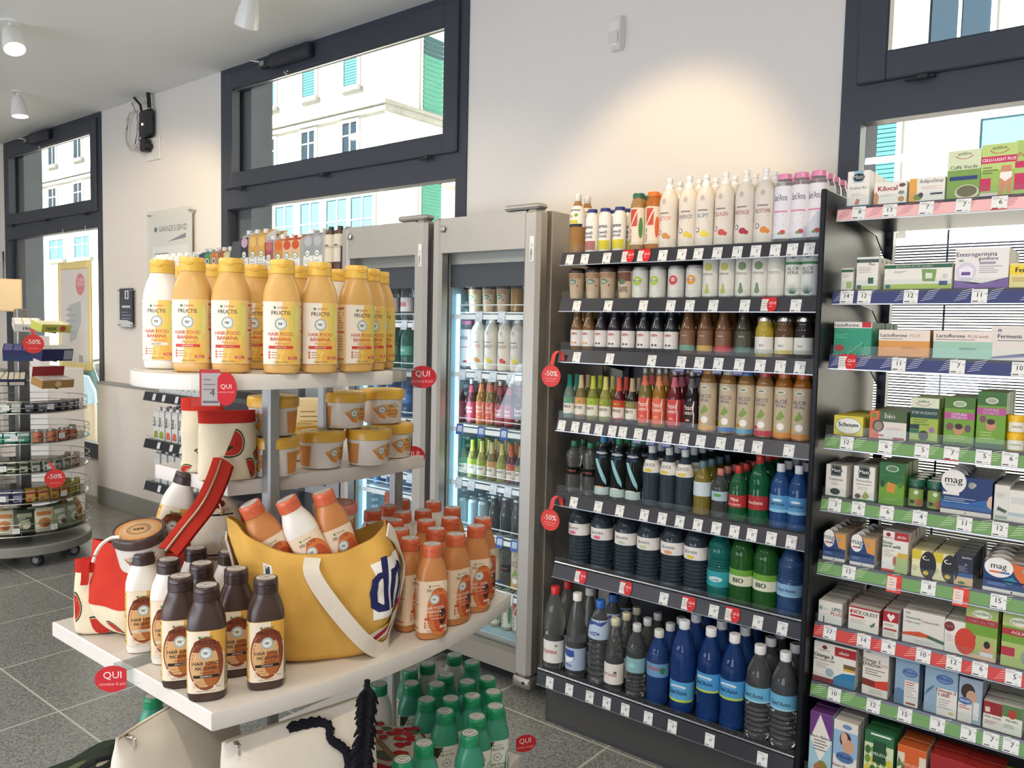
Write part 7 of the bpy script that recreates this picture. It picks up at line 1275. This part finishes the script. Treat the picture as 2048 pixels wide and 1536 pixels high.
# ================================================================== fabric bags on the stand
from mathutils import noise as mnoise
def sack(rings, n=40, pw=2.6, wr=.004, wf=14., seed=0, rim=None, thick=.0025, fold=0.):
    """a soft open or closed bag: rings of (x, y, z, half width, half depth); returns surface function S(t, h), t round the bag from the front centre, h in 0..1"""
    K = len(rings); arr = np.array(rings, float); hs = np.linspace(0, 1, K)
    def S(t, h):
        h = min(1., max(0., h)); q = [float(np.interp(h, hs, arr[:, i])) for i in range(5)]
        # smooth between rings
        a_ = 2*math.pi*t; sn, c = math.sin(a_), math.cos(a_)
        x = q[0]+q[3]*math.copysign(abs(sn)**(2/pw), sn); y = q[1]-q[4]*math.copysign(abs(c)**(2/pw), c); z = q[2]+(rim(t)*h**2 if rim else 0)
        w = mnoise.noise(Vector((x*wf+seed, y*wf, z*wf*.7)))*wr+mnoise.noise(Vector((x*wf*2.6+seed, z*wf*2.2, y*wf)))*wr*.45
        if fold: w += fold*math.sin(31*(z+.55*x)+seed)*math.sin(9*t*2*math.pi+14*z)*.8+fold*math.sin(19*(z-.8*x)+2*seed)
        fade = min(1, h*6)
        return Vector((x+w*sn*fade, y-w*c*fade, z))
    return S
def smooth_rings(r, m=5):
    r = np.array(r, float); K = len(r); out = []
    for i in range(K-1):
        p0, p1, p2, p3 = r[max(i-1, 0)], r[i], r[i+1], r[min(i+2, K-1)]
        for j in range(m):
            t = j/m; out.append(.5*((2*p1)+(-p0+p2)*t+(2*p0-5*p1+4*p2-p3)*t*t+(-p0+3*p1-3*p2+p3)*t**3))
    out.append(r[-1]); return [list(q) for q in out]
def sack_mesh(mb, S, n=56, m=28, h0=0., h1=1., col=None, inner=.003, incol=None, close_top=False, close_bot=True, mm=None, off=0.):
    R = [[S(i/n, h0+(h1-h0)*k/m) for i in range(n)] for k in range(m+1)]
    if off:
        for r in R:
            c = sum(r, Vector())/n; r[:] = [p+(p-c).normalized()*off for p in r]
    mb.loft(R, col, mm, None, True, close_bot, close_top)
    if not close_top:
        I = []
        for k in range(m, m//3, -1):
            c = sum(R[k], Vector())/n; I.append([c+(p-c)*(1-inner/max(.02, (p-c).length)) for p in R[k]])
        mb.loft([R[m]]+I, incol or col, mm, None, True, False, True)
    return mb
def ssf(S, per, z2h, off=.0006): return lambda u, v, o: (lambda p, q: tuple(p+(p-q).normalized()*(o+off)))(S((u/per) % 1., z2h(v)), S(.5+((u/per) % 1.), z2h(v)))
# --- yellow tote with lettering
pos = Vector((-1.265, .985, SZ[2]+.001)); rz = face(pos, 4)
tr = smooth_rings([(.01, 0, 0, .105, .06), (.012, .0, .02, .122, .075), (.012, 0, .08, .142, .088), (.0, .0, .15, .152, .088), (-.012, 0, .20, .15, .078), (-.02, 0, .235, .146, .068)])
rim = lambda t: .026*math.cos(4*math.pi*t+math.pi)+.012*math.sin(2*math.pi*t)*-1
TS = sack(tr, pw=2.7, fold=.0045, wr=.011, wf=10, seed=3, rim=rim)
tote = put('tote_bag', None, None, pos, rz, 'yellow fabric tote bag with dark blue lettering holding three papaya bottles', 'tote bag')
sack_mesh(MB('d4a552', 'cloth'), TS, incol='b88c40').build('bag_body', tote)
per = .62
lf = ssf(TS, per, lambda v: v/.235, .001)
a = Art(m='cloth', step=.006); a.sub = .006; a.lay = .0004
lx = .094
a.poly([(lx-.042, .092), (lx+.05, .1), (lx+.056, .118), (lx+.05, .175), (lx-.01, .182), (lx-.034, .178), (lx-.032, .15), (lx-.046, .138)], 'ece7dc', 2)
a.poly([(lx-.05, .07), (lx+.0, .082), (lx+.052, .105), (lx+.055, .085), (lx+.01, .06), (lx-.04, .052)], 'ece7dc', 2)
a.text('dm', lx, .104, .088, '2a2c58', bold=.03, shear=.22, wmax=.094)
a.poly([(lx-.036, .064), (lx-.012, .074), (lx+.03, .086), (lx+.0, .066), (lx-.03, .055)], 'b8303a'); a.poly([(lx+.01, .1), (lx+.05, .118), (lx+.05, .105), (lx+.02, .09)], 'b8303a'); a.poly([(lx-.046, .074), (lx+.0, .084), (lx+.05, .106), (lx+.03, .093), (lx-.01, .078)], 'dcae3a')
MB('ece7dc', 'cloth').art(a, lf, .0012).build('printed_logo', tote)
a = Art(m='cloth', step=.006); a.rect(-.062, .158, -.046, .186, 'e2ded6'); a.rect(-.058, .164, -.05, .182, '3a4a5a')
MB('e2ded6', 'cloth').art(a, lf, .0006).build('sewn_tag', tote)
st = MB('e0d5c4', 'cloth')
def strap(mb, pts, wid, col=None, th=.0035, m=40):
    P_ = smooth_rings([list(TS_p(p)) for p in pts], 7); P_ = [Vector(q) for q in P_]; W_ = []
    for i, p in enumerate(P_):
        d = (P_[min(i+1, len(P_)-1)]-P_[max(i-1, 0)]).normalized(); nrm = Vector((p.x, p.y*1.6, 0)).normalized(); W_.append(d.cross(nrm).normalized()*wid)
    mb.ribbon(P_, W_, th, col)
def TS_p(q):   # (u, height above the base, stand-off) on the tote
    u, v, o = q; return lf(u, v, o)
strap(st, [(.0, .222, .002), (-.002, .18, .004), (.004, .12, .008), (.03, .07, .011), (.07, .035, .012), (.11, .022, .012), (.145, .04, .01), (.162, .085, .008), (.165, .14, .007), (.152, .19, .005), (.128, .225, .003)], .03)
st.build('strap', tote)
s2 = MB('e0d5c4', 'cloth'); strap(s2, [(-.155, .20, .003), (-.16, .17, .006), (-.165, .13, .01), (-.17, .09, .01)], .028); s2.build('strap', tote)
# bottles sticking out of it
for key, c, px, py, dep, rot, lb in (('papaya', False, 545, 1092, 1.54, (R_(0), R_(-27), rz+R_(8)), 'orange papaya shampoo bottle leaning out of the yellow tote, leftmost'), ('papaya', True, 616, 1085, 1.54, (R_(0), R_(-26), rz), 'white papaya conditioner bottle with orange cap leaning out of the yellow tote'), ('papaya', False, 674, 1074, 1.57, (R_(-4), R_(-17), rz+R_(16)), 'orange papaya shampoo bottle leaning out of the yellow tote, rightmost')):
    top = Vector((0, 0, .1)); e = Euler(rot); p = atd(dep, px, py)-e.to_matrix() @ top
    HB[key, c].place(p, 0, lb, 'bottles in the yellow tote', rot=rot)
# --- cream pouches with watermelon slices
def melon(a, u, v, r, ang=0.):
    for rr, col in ((r, '2c3a2a'), (r*.9, 'c9b48a'), (r*.84, 'b8362c')):
        a.poly([(u+rr*math.cos(R_(ang)+math.pi*k/14), v+rr*math.sin(R_(ang)+math.pi*k/14)) for k in range(15)], col)
def pouch(name, label, loc, rz, w, h, d, slices, seed, open_=False, tilt=(0, 0), band='b42e26', group=None, cat='pouch', zip_=True):
    o = put(name, None, None, loc, label=label, cat=cat, group=group, rot=(tilt[0], tilt[1], rz))
    rr = smooth_rings([(0, 0, 0, w*.44, d*.55), (0, 0, h*.06, w*.5, d*.9), (0, 0, h*.4, w*.5, d), (0, 0, h*.8, w*.47, d*.75), (0, 0, h, w*.47, d*.3 if not open_ else d*.7)])
    S = sack(rr, pw=2.3, wr=.004, wf=18, seed=seed)
    sack_mesh(MB('e0d2b4', 'cloth'), S, 48, 24, 0, .8, close_top=True).build('pouch_body', o)
    sack_mesh(MB(band, 'cloth'), S, 48, 8, .78, 1., off=.0015, close_top=not open_, close_bot=False, incol='c8382c').build('red_band', o)
    f = ssf(S, w*2.15, lambda v: v/h); a = Art(m='cloth', step=.005)
    for u, v, r, an in slices: melon(a, u*w, v*h, r, an)
    MB('b8362c', 'cloth').art(a, f, .0004).build('watermelon_print', o)
    if zip_:
        z = MB(band, 'cloth').ribbon([(-w*.3, -d*.45, h*.99), (-w*.33, -d*.8, h*.95), (-w*.33, -d*1.15, h*.78), (-w*.34, -d*1.2, h*.7)], (.014, 0, 0), .003); z.build('pull_tab', o)
    return o
def slot(dep, px, py): return atd(dep, px, py)
SL = [(-.14, .62, .021, -80), (-.14, .26, .023, -70), (.24, .7, .021, 250), (.3, .2, .02, 30), (-.42, .48, .02, -80), (-.36, .03, .024, 60), (.08, .02, .02, 20)]
p = onz(SZ[2], 206, 1278); p.z = SZ[2]+.002
pouch('cosmetic_pouch', 'cream watermelon pouch with red band standing on the left shelf corner', (p.x-.03, p.y+.035, p.z), face(p, -6), .145, .155, .026, SL, 1)
p = slot(1.62, 455, 934); p.z = SZ[1]+.001
pouch('cosmetic_pouch', 'cream watermelon pouch with red band beside the jars, front one', p, face(p, 8), .113, .14, .034, [(.0, .6, .018, -110), (.22, .33, .018, -70), (-.22, .12, .018, 40), (.1, .03, .017, 20), (.45, .55, .018, 200)], 5, zip_=False, group='pouches on the middle shelf')
p = slot(1.70, 412, 916); p.z = SZ[1]+.001
pouch('cosmetic_pouch', 'cream watermelon pouch with bright red band, behind the front one', (p.x-.01, p.y+.0, p.z), face(p, -12), .09, .157, .03, [(.3, .62, .018, 200), (.1, .36, .02, -40), (-.2, .2, .018, 60)], 9, band='c8382c', zip_=False, group='pouches on the middle shelf')
# --- open watermelon tote with red lining, holding a jar and a bottle
pos = onz(SZ[2], 352, 1215); pos = Vector((-1.60, .86, SZ[2]+.001)); rz2 = face(pos, 0)
rr = smooth_rings([(0, 0, 0, .10, .06), (0, 0, .02, .13, .085), (.0, 0, .07, .15, .09), (.01, .0, .15, .158, .085), (.02, 0, .195, .168, .085)])
RS = sack(rr, pw=2.4, fold=.005, wr=.010, wf=12, seed=21, rim=lambda t: .02*math.cos(4*math.pi*t+2.6)+.016*math.sin(2*math.pi*t))
rt = put('tote_bag', None, None, pos, rz2, 'cream watermelon tote with broad red border lying open behind the dark bottles', 'tote bag')
sack_mesh(MB('e0d2b4', 'cloth'), RS, 52, 16, 0, .62, close_top=True).build('bag_body', rt)
sack_mesh(MB('c23a2c', 'cloth'), RS, 52, 12, .5, 1., off=.0025, incol='b8342a', close_bot=False).build('red_border', rt)
a = Art(m='cloth', step=.005); f = ssf(RS, .66, lambda v: v/.195)
for u, v, r, an in ((-.1, .05, .022, -70), (.02, .03, .022, 30), (.1, .06, .022, -100)): melon(a, u, v, r, an)
MB('b8362c', 'cloth').art(a, f, .0004).build('watermelon_print', rt)
a = Art(m='cloth', step=.005); a.rect(.06, .14, .1, .2, 'e0d6c2')
MB('e0d6c2', 'cloth').art(a, f, .004).build('strap_end', rt)
HJ['macadamia'].place(atd(1.60, 287, 1088)-Vector((0, 0, .04)), 0, 'macadamia mask jar with brown patterned lid lying inside the red bordered tote', rot=(R_(14), R_(-6), rz2))
e = Euler((R_(0), R_(16), rz2+R_(5))); p = atd(1.70, 352, 1015)-e.to_matrix() @ Vector((0, 0, .12))
HB['macadamia', True].place(p, 0, 'white macadamia conditioner bottle leaning inside the red bordered tote', rot=(0, R_(16), rz2+R_(5)))
# drawstring of the pouch
pz = [atd(1.52, *q) for q in ((186, 1124), (192, 1106), (204, 1088), (222, 1076), (240, 1074))]
MB('e2dccb', 'cloth').tube([Vector(q) for q in smooth_rings([list(v) for v in pz], 5)], .0035, 6).build('drawstring_cord', None, (0, 0, 0), 0, 'white cotton cord curling over the watermelon pouch', 'cord')
# zipped red edged flap rising to the middle shelf and the pouch with a swallow print
pl = [(428, 915, 1.56), (416, 950, 1.54), (392, 1000, 1.51), (352, 1052, 1.48), (318, 1096, 1.46)]
c1 = [atd(d_, x-2, y) for x, y, d_ in pl]; c2 = [atd(d_+.015, x+36, y+16) for x, y, d_ in pl]
fl = MB('c2392d', 'cloth'); nn = len(pl)
G = []
for k in range(7):
    t = k/6; G.append([a_+(b_-a_)*t+Vector((0, 0, .006*math.sin(math.pi*t))) for a_, b_ in zip(smooth_rings([list(v) for v in c1], 4), smooth_rings([list(v) for v in c2], 4)) for a_, b_ in ((Vector(a_), Vector(b_)),)])
back = [[p+Vector((-.006, .008, -.004)) for p in r] for r in G]
fl.loft(G+back[::-1], None, None, None, True, False, False, False); fl.loft([G[0], back[0]], closed=False); fl.loft([G[-1], back[-1]], closed=False)
flo = fl.build('folded_strap', None, (0, 0, 0), 0, 'broad folded red strap slanting up from the red bordered tote', 'strap')
zp = MB('d8c8a8', 'metal').tube([v+Vector((.004, -.004, .003)) for v in [Vector(q) for q in smooth_rings([list(v) for v in [(a_+(b_-a_)*.45) for a_, b_ in zip(c1, c2)]], 4)]], .0022, 5); zp.build('zip', flo)
p = atd(1.66, 432, 1012); sw = put('cosmetic_pouch', None, None, (p.x, p.y, 1.065), face(p, 5), 'cream pouch with dark swallow print and wooden bead behind the red strap', 'pouch')
rr = smooth_rings([(0, 0, 0, .04, .012), (0, 0, .012, .046, .024), (0, 0, .06, .05, .027), (.0, 0, .11, .042, .018), (0, 0, .13, .022, .008)]); S = sack(rr, pw=2.3, wr=.003, wf=16, seed=31)
sack_mesh(MB('cfc2ac', 'cloth'), S, 40, 20, close_top=True).build('pouch_body', sw)
a = Art(m='cloth', step=.005); a.rect(-.022, .032, .024, .088, '2a2628'); a.poly([(-.013, .068), (0, .064), (.013, .078), (.008, .062), (.003, .057), (.004, .044), (-.003, .055)], 'cfc8bc'); a.disc(.0, .108, .013, '6a2a26', .012); a.disc(-.033, .02, .01, '4a3a30')
MB('2a2628', 'cloth').art(a, ssf(S, .215, lambda v: v/.13), .0004).build('swallow_print', sw)
MB('d9cdb0', 'cloth').tube([(0, -.0, .126), (.0, -.0, .168)], .0015, 5).tube([(0, -.004, .13), (.004, -.018, .12), (.008, -.028, .108)], .0015, 5).lathe([(0, -.007), (.005, -.005), (.007, 0), (.005, .005), (0, .007)], 12, 'b4906a', 'plas', Matrix.Translation((.008, -.029, .104))).build('bead_cord', sw)
# --- cream canvas pouches under the shelf
def canvas(label, loc, rz, w, h, d, seed, tilt=(0, 0), dark=None, tassel=False):
    o = put('canvas_pouch', None, None, loc, label=label, cat='pouch', rot=(tilt[0], tilt[1], rz))
    rr = smooth_rings([(0, 0, 0, w*.46, d*.8), (0, 0, h*.08, w*.5, d), (0, 0, h*.5, w*.5, d*1.0), (0, 0, h*.85, w*.485, d*.6), (0, 0, h*.96, w*.475, d*.22), (0, 0, h, w*.47, d*.08)])
    S = sack(rr, pw=2.5, wr=.005, wf=9, seed=seed); sack_mesh(MB('ddd5c6', 'cloth'), S, 56, 30, close_top=True).build('pouch_body', o)
    MB('b5aa96', 'cloth').tube([(-w*.46, -d*.04, h*1.0), (0, -d*.04, h*1.003), (w*.46, -d*.04, h*1.0)], .0022, 6).build('zip', o)
    MB('c9c4b8', 'metal').bbox((-w*.42, -d*.3, h*.985), (-w*.39, -d*.02, h*.995), .002).bbox((-w*.415, -d*.42, h*.95), (-w*.405, -d*.3, h*.99), .001).build('zip_pull', o)
    return o, S
p = atd(1.46, 372, 1500); za = atd(1.46, 330, 1402).z
o1, S1 = canvas('plain cream canvas pouch with zip top under the left shelf corner', Vector((p.x, p.y, SZ[3]+.002)), face(p, 48), .30, za-SZ[3]-.004, .062, 41, (-.05, 0))
p = atd(1.50, 606, 1530); zb = atd(1.44, 500, 1440).z
o2, S2 = canvas('cream canvas pouch with thick black rope lettering under the shelf front', Vector((p.x, p.y, SZ[3]+.002)), face(p, 24), .30, zb-SZ[3]-.01, .075, 47, (.04, R_(-2)))
h2 = zb-SZ[3]-.01; f2 = ssf(S2, .63, lambda v: v/h2, .004)
rp = MB('1c1b22', 'cloth')
for path in ([(-.01, .88), (.012, .82), (.022, .73), (.02, .64), (.036, .56), (.03, .46), (.012, .38)], [(.036, .56), (.06, .53), (.075, .45), (.08, .36)]):
    P_ = [Vector(q) for q in smooth_rings([list(f2(u, v*h2, .0)) for u, v in path], 7)]
    for ph in (0, 2.1, 4.2): rp.tube([q+Vector((.004*math.cos(i*1.1+ph), -.002+.003*math.sin(i*1.1+ph), .004*math.sin(i*1.1+ph))) for i, q in enumerate(P_)], .0055, 6)
rp.build('rope_lettering', o2)
# black wool fringe hanging beside it
p0 = atd(1.43, 730, 1372); fr_ = put('wool_tassel', None, None, p0, face(p0), 'black wool fringe hanging on the edge of the cream rope pouch', 'tassel')
fm = MB('17161c', 'cloth'); rr_ = random.Random(5)
for i in range(70):
    t = i/69; x0, z_ = .004-.006*t, -.16*t; s_ = -1 if i % 2 else 1; L_ = rr_.uniform(.012, .02)
    if t > .5: L_ *= 1.5 if s_ < 0 else .9
    fm.tube([(x0, -.004, z_), (x0+s_*L_*.6, -.008-rr_.random()*.006, z_-.008), (x0+s_*L_, -.006, z_-.022)], [.0045, .004, .002], 5)
fm.tube([(.004, -.004, .012), (.0, -.004, -.08), (-.004, -.004, -.165)], .006, 6); fm.build('wool', fr_)
# cherry printed pouch and dark floral bag on the lower shelf
p = onz(SZ[3]+.12, 790, 1500); ch = put('cosmetic_pouch', None, None, (p.x-.03, p.y+.02, SZ[3]+.002), face(p, -20), 'red cherry print fabric pouch with striped ribbon beside the green bottles', 'pouch')
rr = smooth_rings([(0, 0, 0, .07, .05), (0, 0, .02, .08, .07), (0, 0, .08, .08, .068), (0, 0, .125, .07, .05), (0, 0, .14, .05, .03)]); S = sack(rr, pw=3, wr=.003, wf=14, seed=61); sack_mesh(MB('c9c3b4', 'cloth'), S, 44, 22, close_top=True).build('pouch_body', ch)
a = Art(m='cloth', step=.005); r_ = random.Random(8); a.sub = .01
for i in range(70): a.disc(r_.uniform(-.17, .17), r_.uniform(.015, .132), r_.uniform(.009, .013), ('b4342c', 'a82c34', '5a6a52')[i % 5//2], r_.uniform(.007, .01), 12)
MB('b4342c', 'cloth').art(a, ssf(S, .34, lambda v: v/.14), .0022).build('cherry_print', ch)
at_ = Art(m='cloth', step=.005)
for i in range(16): at_.disc(r_.uniform(-.055, .055), r_.uniform(-.03, .03), r_.uniform(.009, .013), ('b4342c', 'a82c34', '5a6a52')[i % 5//2], r_.uniform(.007, .01), 12)
MB('b4342c', 'cloth').art(at_, lambda u, v, o: (u, v, .1425+o)).build('cherry_print', ch)
MB('8a6a4a', 'silk').ribbon([(-.06, -.02, .142), (-.02, -.04, .14), (.03, -.066, .118)], (.012, .006, 0), .003).build('ribbon', ch)
p = atd(1.60, 165, 1545); fb = put('floral_bag', None, None, (p.x, p.y, SZ[3]+.002), face(p, 20), 'dark floral fabric bag with cord at the lower left corner', 'bag')
zf = max(.08, atd(1.56, 175, 1535).z-SZ[3]); rr = smooth_rings([(0, 0, 0, .09, .05), (0, 0, .03, .105, .06), (0, 0, zf*.6, .1, .05), (0, 0, zf*.9, .095, .03), (0, 0, zf, .09, .012)]); S = sack(rr, pw=2.4, wr=.007, wf=16, seed=71, rim=lambda t: .008*math.sin(6*math.pi*t)); sack_mesh(MB('3a4238', 'cloth'), S, 44, 20, close_top=True).build('bag_body', fb)
a = Art(m='cloth', step=.005); r_ = random.Random(12)
for i in range(60): a.disc(r_.uniform(-.2, .2), r_.uniform(.02, zf*.97), r_.uniform(.006, .014), ('5f6a4a', '3f4a38', '8f8a78', 'b9b0a0', '1c201a')[i % 5], r_.uniform(.005, .012), 10)
MB('5f6a4a', 'cloth').art(a, ssf(S, .4, lambda v: v/zf), .0018).build('floral_print', fb)
MB('d0c8b4', 'cloth').tube([(-.07, -.055, zf-.01), (-.08, -.06, zf-.04), (-.075, -.062, zf-.08)], .004, 6).lathe([(0, -.01), (.01, -.006), (.012, 0), (.009, .008), (0, .012)], 10, M=Matrix.Translation((-.07, -.055, zf))).build('cord', fb)
MB('2a2a2c', 'cloth').tube([(-.03, -.05, zf), (.0, -.06, zf+.012), (.03, -.05, zf+.004), (.06, -.045, zf+.012)], .005, 6).build('twisted_handle', fb)
# ================================================================== red signs
def sign_at(dep, px, py): return atd(dep, px, py)
p = sign_at(1.655, 845, 754); qui(p, face(p, 4), .058, 'red oval promo sign at the right end of the top white shelf', holder=True)
p = sign_at(1.99, 826, 913); qui(p, face(p, 10), .06, 'red oval promo sign peeping out behind the middle white shelf', holder=False, h=.026)
p = sign_at(1.385, 225, 1358); qui(p, face(p, -18), .058, 'red oval promo sign hanging from the left edge of lower shelf', flip=True, tilt=0, holder=True)
p = onz(SZ[3]+.03, 1050, 1487); qui(p, face(p, 20), .06, 'red oval promo sign at the right end of the lowest white shelf', holder=True, h=.022)
p = sign_at(1.33, 452, 778); o = qui(p, face(p, -8), .034, 'upright red promo sign with price card under the banana bottles', holder=False, h=.028)
a = Art(); a.rect(-.016, -.03, .016, .03, 'b4343a'); a.rect(-.013, -.03, .016, .024, 'a7a2a2'); a.lines(-.01, .012, .01, 3, .008, '7a7478', .002); a.text('4', .004, -.014, .012, '4a4448'); a.rect(-.011, -.026, .013, -.022, '6a6468')
MB('a7a2a2', 'paper').box((-.016, 0, -.03), (.016, .001, .03)).art(a, flat(0)).build('price_card', o, (-.026, .004, .002))
MB('fbfdfd', 'acrylic').box((-.055, .0055, -.03), (.0, .007, .034)).build('holder', o)
# clear ticket sleeves lying over the shelf edges
def sleeve(px, py, z, rz, label, l=.06):
    p = onz(z, px, py); m = MB('e4e8e8', 'acrylic'); a = Art(); a.rect(-.02, -.014, .02, .014, 'b4b6b4')
    m.bbox((-.024, -.02, 0), (.024, l, .0018), .0006); m.bbox((-.024, -.022, -.034), (.024, -.02, .0018), .0006); m.build('ticket_sleeve', None, (p.x, p.y, z+.0004), rz, label, 'ticket holder')
sleeve(812, 741, SZ[0], R_(80), 'clear ticket sleeve clipped over the right end of the top white shelf', .05)
sleeve(800, 900, SZ[1], R_(75), 'clear ticket sleeve on the right end of the middle white shelf', .05)
sleeve(262, 1328, SZ[2], R_(0), 'clear ticket sleeve clipped over the left edge of the lower shelf')
# minus fifty percent discs
p = ony(2.53, 1102, 752); wobbler(p, .1, .085, 'red minus fifty percent disc on a loop arm by the fourth drinks shelf', [(-.0+.004, .0, .05), (.012, .0, .085), (.025, .004, .098), (.038, .012, .09), (.04, .02, .06)])
p = ony(2.53, 1100, 1040); wobbler(p, .1, .085, 'red minus fifty percent disc on a loop arm by the sixth drinks shelf', [(.004, .0, .05), (.012, .0, .085), (.025, .004, .098), (.038, .012, .09), (.04, .02, .06)])
p = atd(4.82, 67, 688); wobbler(p, face(p, 5), .112, 'red minus fifty percent disc hanging under the white mint box', [(0, .004, .07), (-.01, .01, .09)], '')
p = atd(4.82, 110, 957); wobbler(p, face(p, 5), .112, 'red minus fifty percent disc on the third lowest carousel tier', [(-.01, .004, .07), (-.03, .01, .1)], '')
# ================================================================== light
w = bpy.data.worlds.new('sky'); SC.world = w; w.use_nodes = True; nt = w.node_tree
sk = nt.nodes.new('ShaderNodeTexSky'); sk.sky_type = 'HOSEK_WILKIE'; sk.sun_direction = Vector((-.4, -.75, .6)).normalized(); sk.turbidity = 3; sk.ground_albedo = .4
bg = nt.nodes['Background']; nt.links.new(sk.outputs[0], bg.inputs[0]); bg.inputs[1].default_value = 1.6
def light(kind, name, loc, target, energy, col='fff1dc', size=.1, angle=60, blend=.5):
    l = bpy.data.lights.new(name, kind); l.energy = energy; l.color = hexc(col)[:3]
    if kind == 'SPOT': l.spot_size = R_(angle); l.spot_blend = blend; l.shadow_soft_size = size
    if kind == 'AREA': l.shape = 'RECTANGLE'; l.size = size[0]; l.size_y = size[1]
    if kind == 'SUN': l.angle = R_(1)
    o = bpy.data.objects.new(name, l); COL.objects.link(o); o.location = loc
    d = Vector(target)-Vector(loc); o.rotation_euler = d.to_track_quat('-Z', 'Y').to_euler(); return o
light('SUN', 'sun', (-16, -20, 20), (4, 12, 0), 23, 'fff6e6')
# unseen ceiling spots: two follow the wall glows, others added to light the goods
light('SPOT', 'spot_wall_drinks', (-1.32, 1.95, 3.24), (-1.74, 3.15, 1.85), 66, 'ffdda8', .04, 54, .6)
light('SPOT', 'spot_stand', (-.2, .1, 3.2), (-1.35, 1.0, 1.3), 62, 'fff0d8', .06, 60, .7)
light('SPOT', 'spot_wall_left', (-4.3, 1.6, 3.2), (-6.1, 3.1, 1.7), 120, 'ffe2b4', .05, 60, .6)
light('SPOT', 'spot_carousel', (-4.6, .9, 3.2), (-5.9, 2.2, .8), 42, 'fff0d8', .06, 60, .7)
light('SPOT', 'spot_medicine', (.4, .9, 3.2), (-.5, 2.6, 1.3), 74, 'ffeed4', .05, 60, .7)
light('SPOT', 'spot_fridges', (-2.6, 1.0, 3.2), (-2.9, 2.7, 1.5), 60, 'ffeed4', .05, 70, .8)
for x, y in ((-8, 0), (-5, -.8), (-2, -2), (1, -1.5)):  # added area lights without fittings, soft fill for the whole room
    light('AREA', 'ceiling_fill', (x, y, 3.28), (x, y, 0), 42, 'fff4e6', (1.2, .3))
for x in (-2.255, -2.89):
    light('AREA', 'fridge_light', (x-.2, 2.72, 1.1), (x+.1, 2.95, 1.1), 1.3, 'bfe4f8', (.03, 1.4))
light('AREA', 'daylight_fill', (-3, -3.5, 1.3), (-3.2, 0, 3.4), 330, 'e2ecff', (8, 2.2))  # added area fill for daylight from unseen windows, aimed up at the ceiling
vs = SC.view_settings; vs.view_transform = 'Standard'; vs.look = 'None'; vs.exposure = 0.12; vs.gamma = 1; vs.use_curve_mapping = False
cy = SC.cycles; cy.use_denoising = True; cy.use_adaptive_sampling = True; cy.adaptive_threshold = .02; cy.max_bounces = 7; cy.diffuse_bounces = 4; cy.glossy_bounces = 3; cy.transparent_max_bounces = 24; cy.transmission_bounces = 4
cy.caustics_reflective = False; cy.caustics_refractive = False; cy.sample_clamp_indirect = 4
for lb, n in LABELS.items():
    if n > 1: print('DUPLICATE LABEL', n, lb)
    if not 4 <= len(lb.split()) <= 16: print('LABEL LENGTH', len(lb.split()), lb)
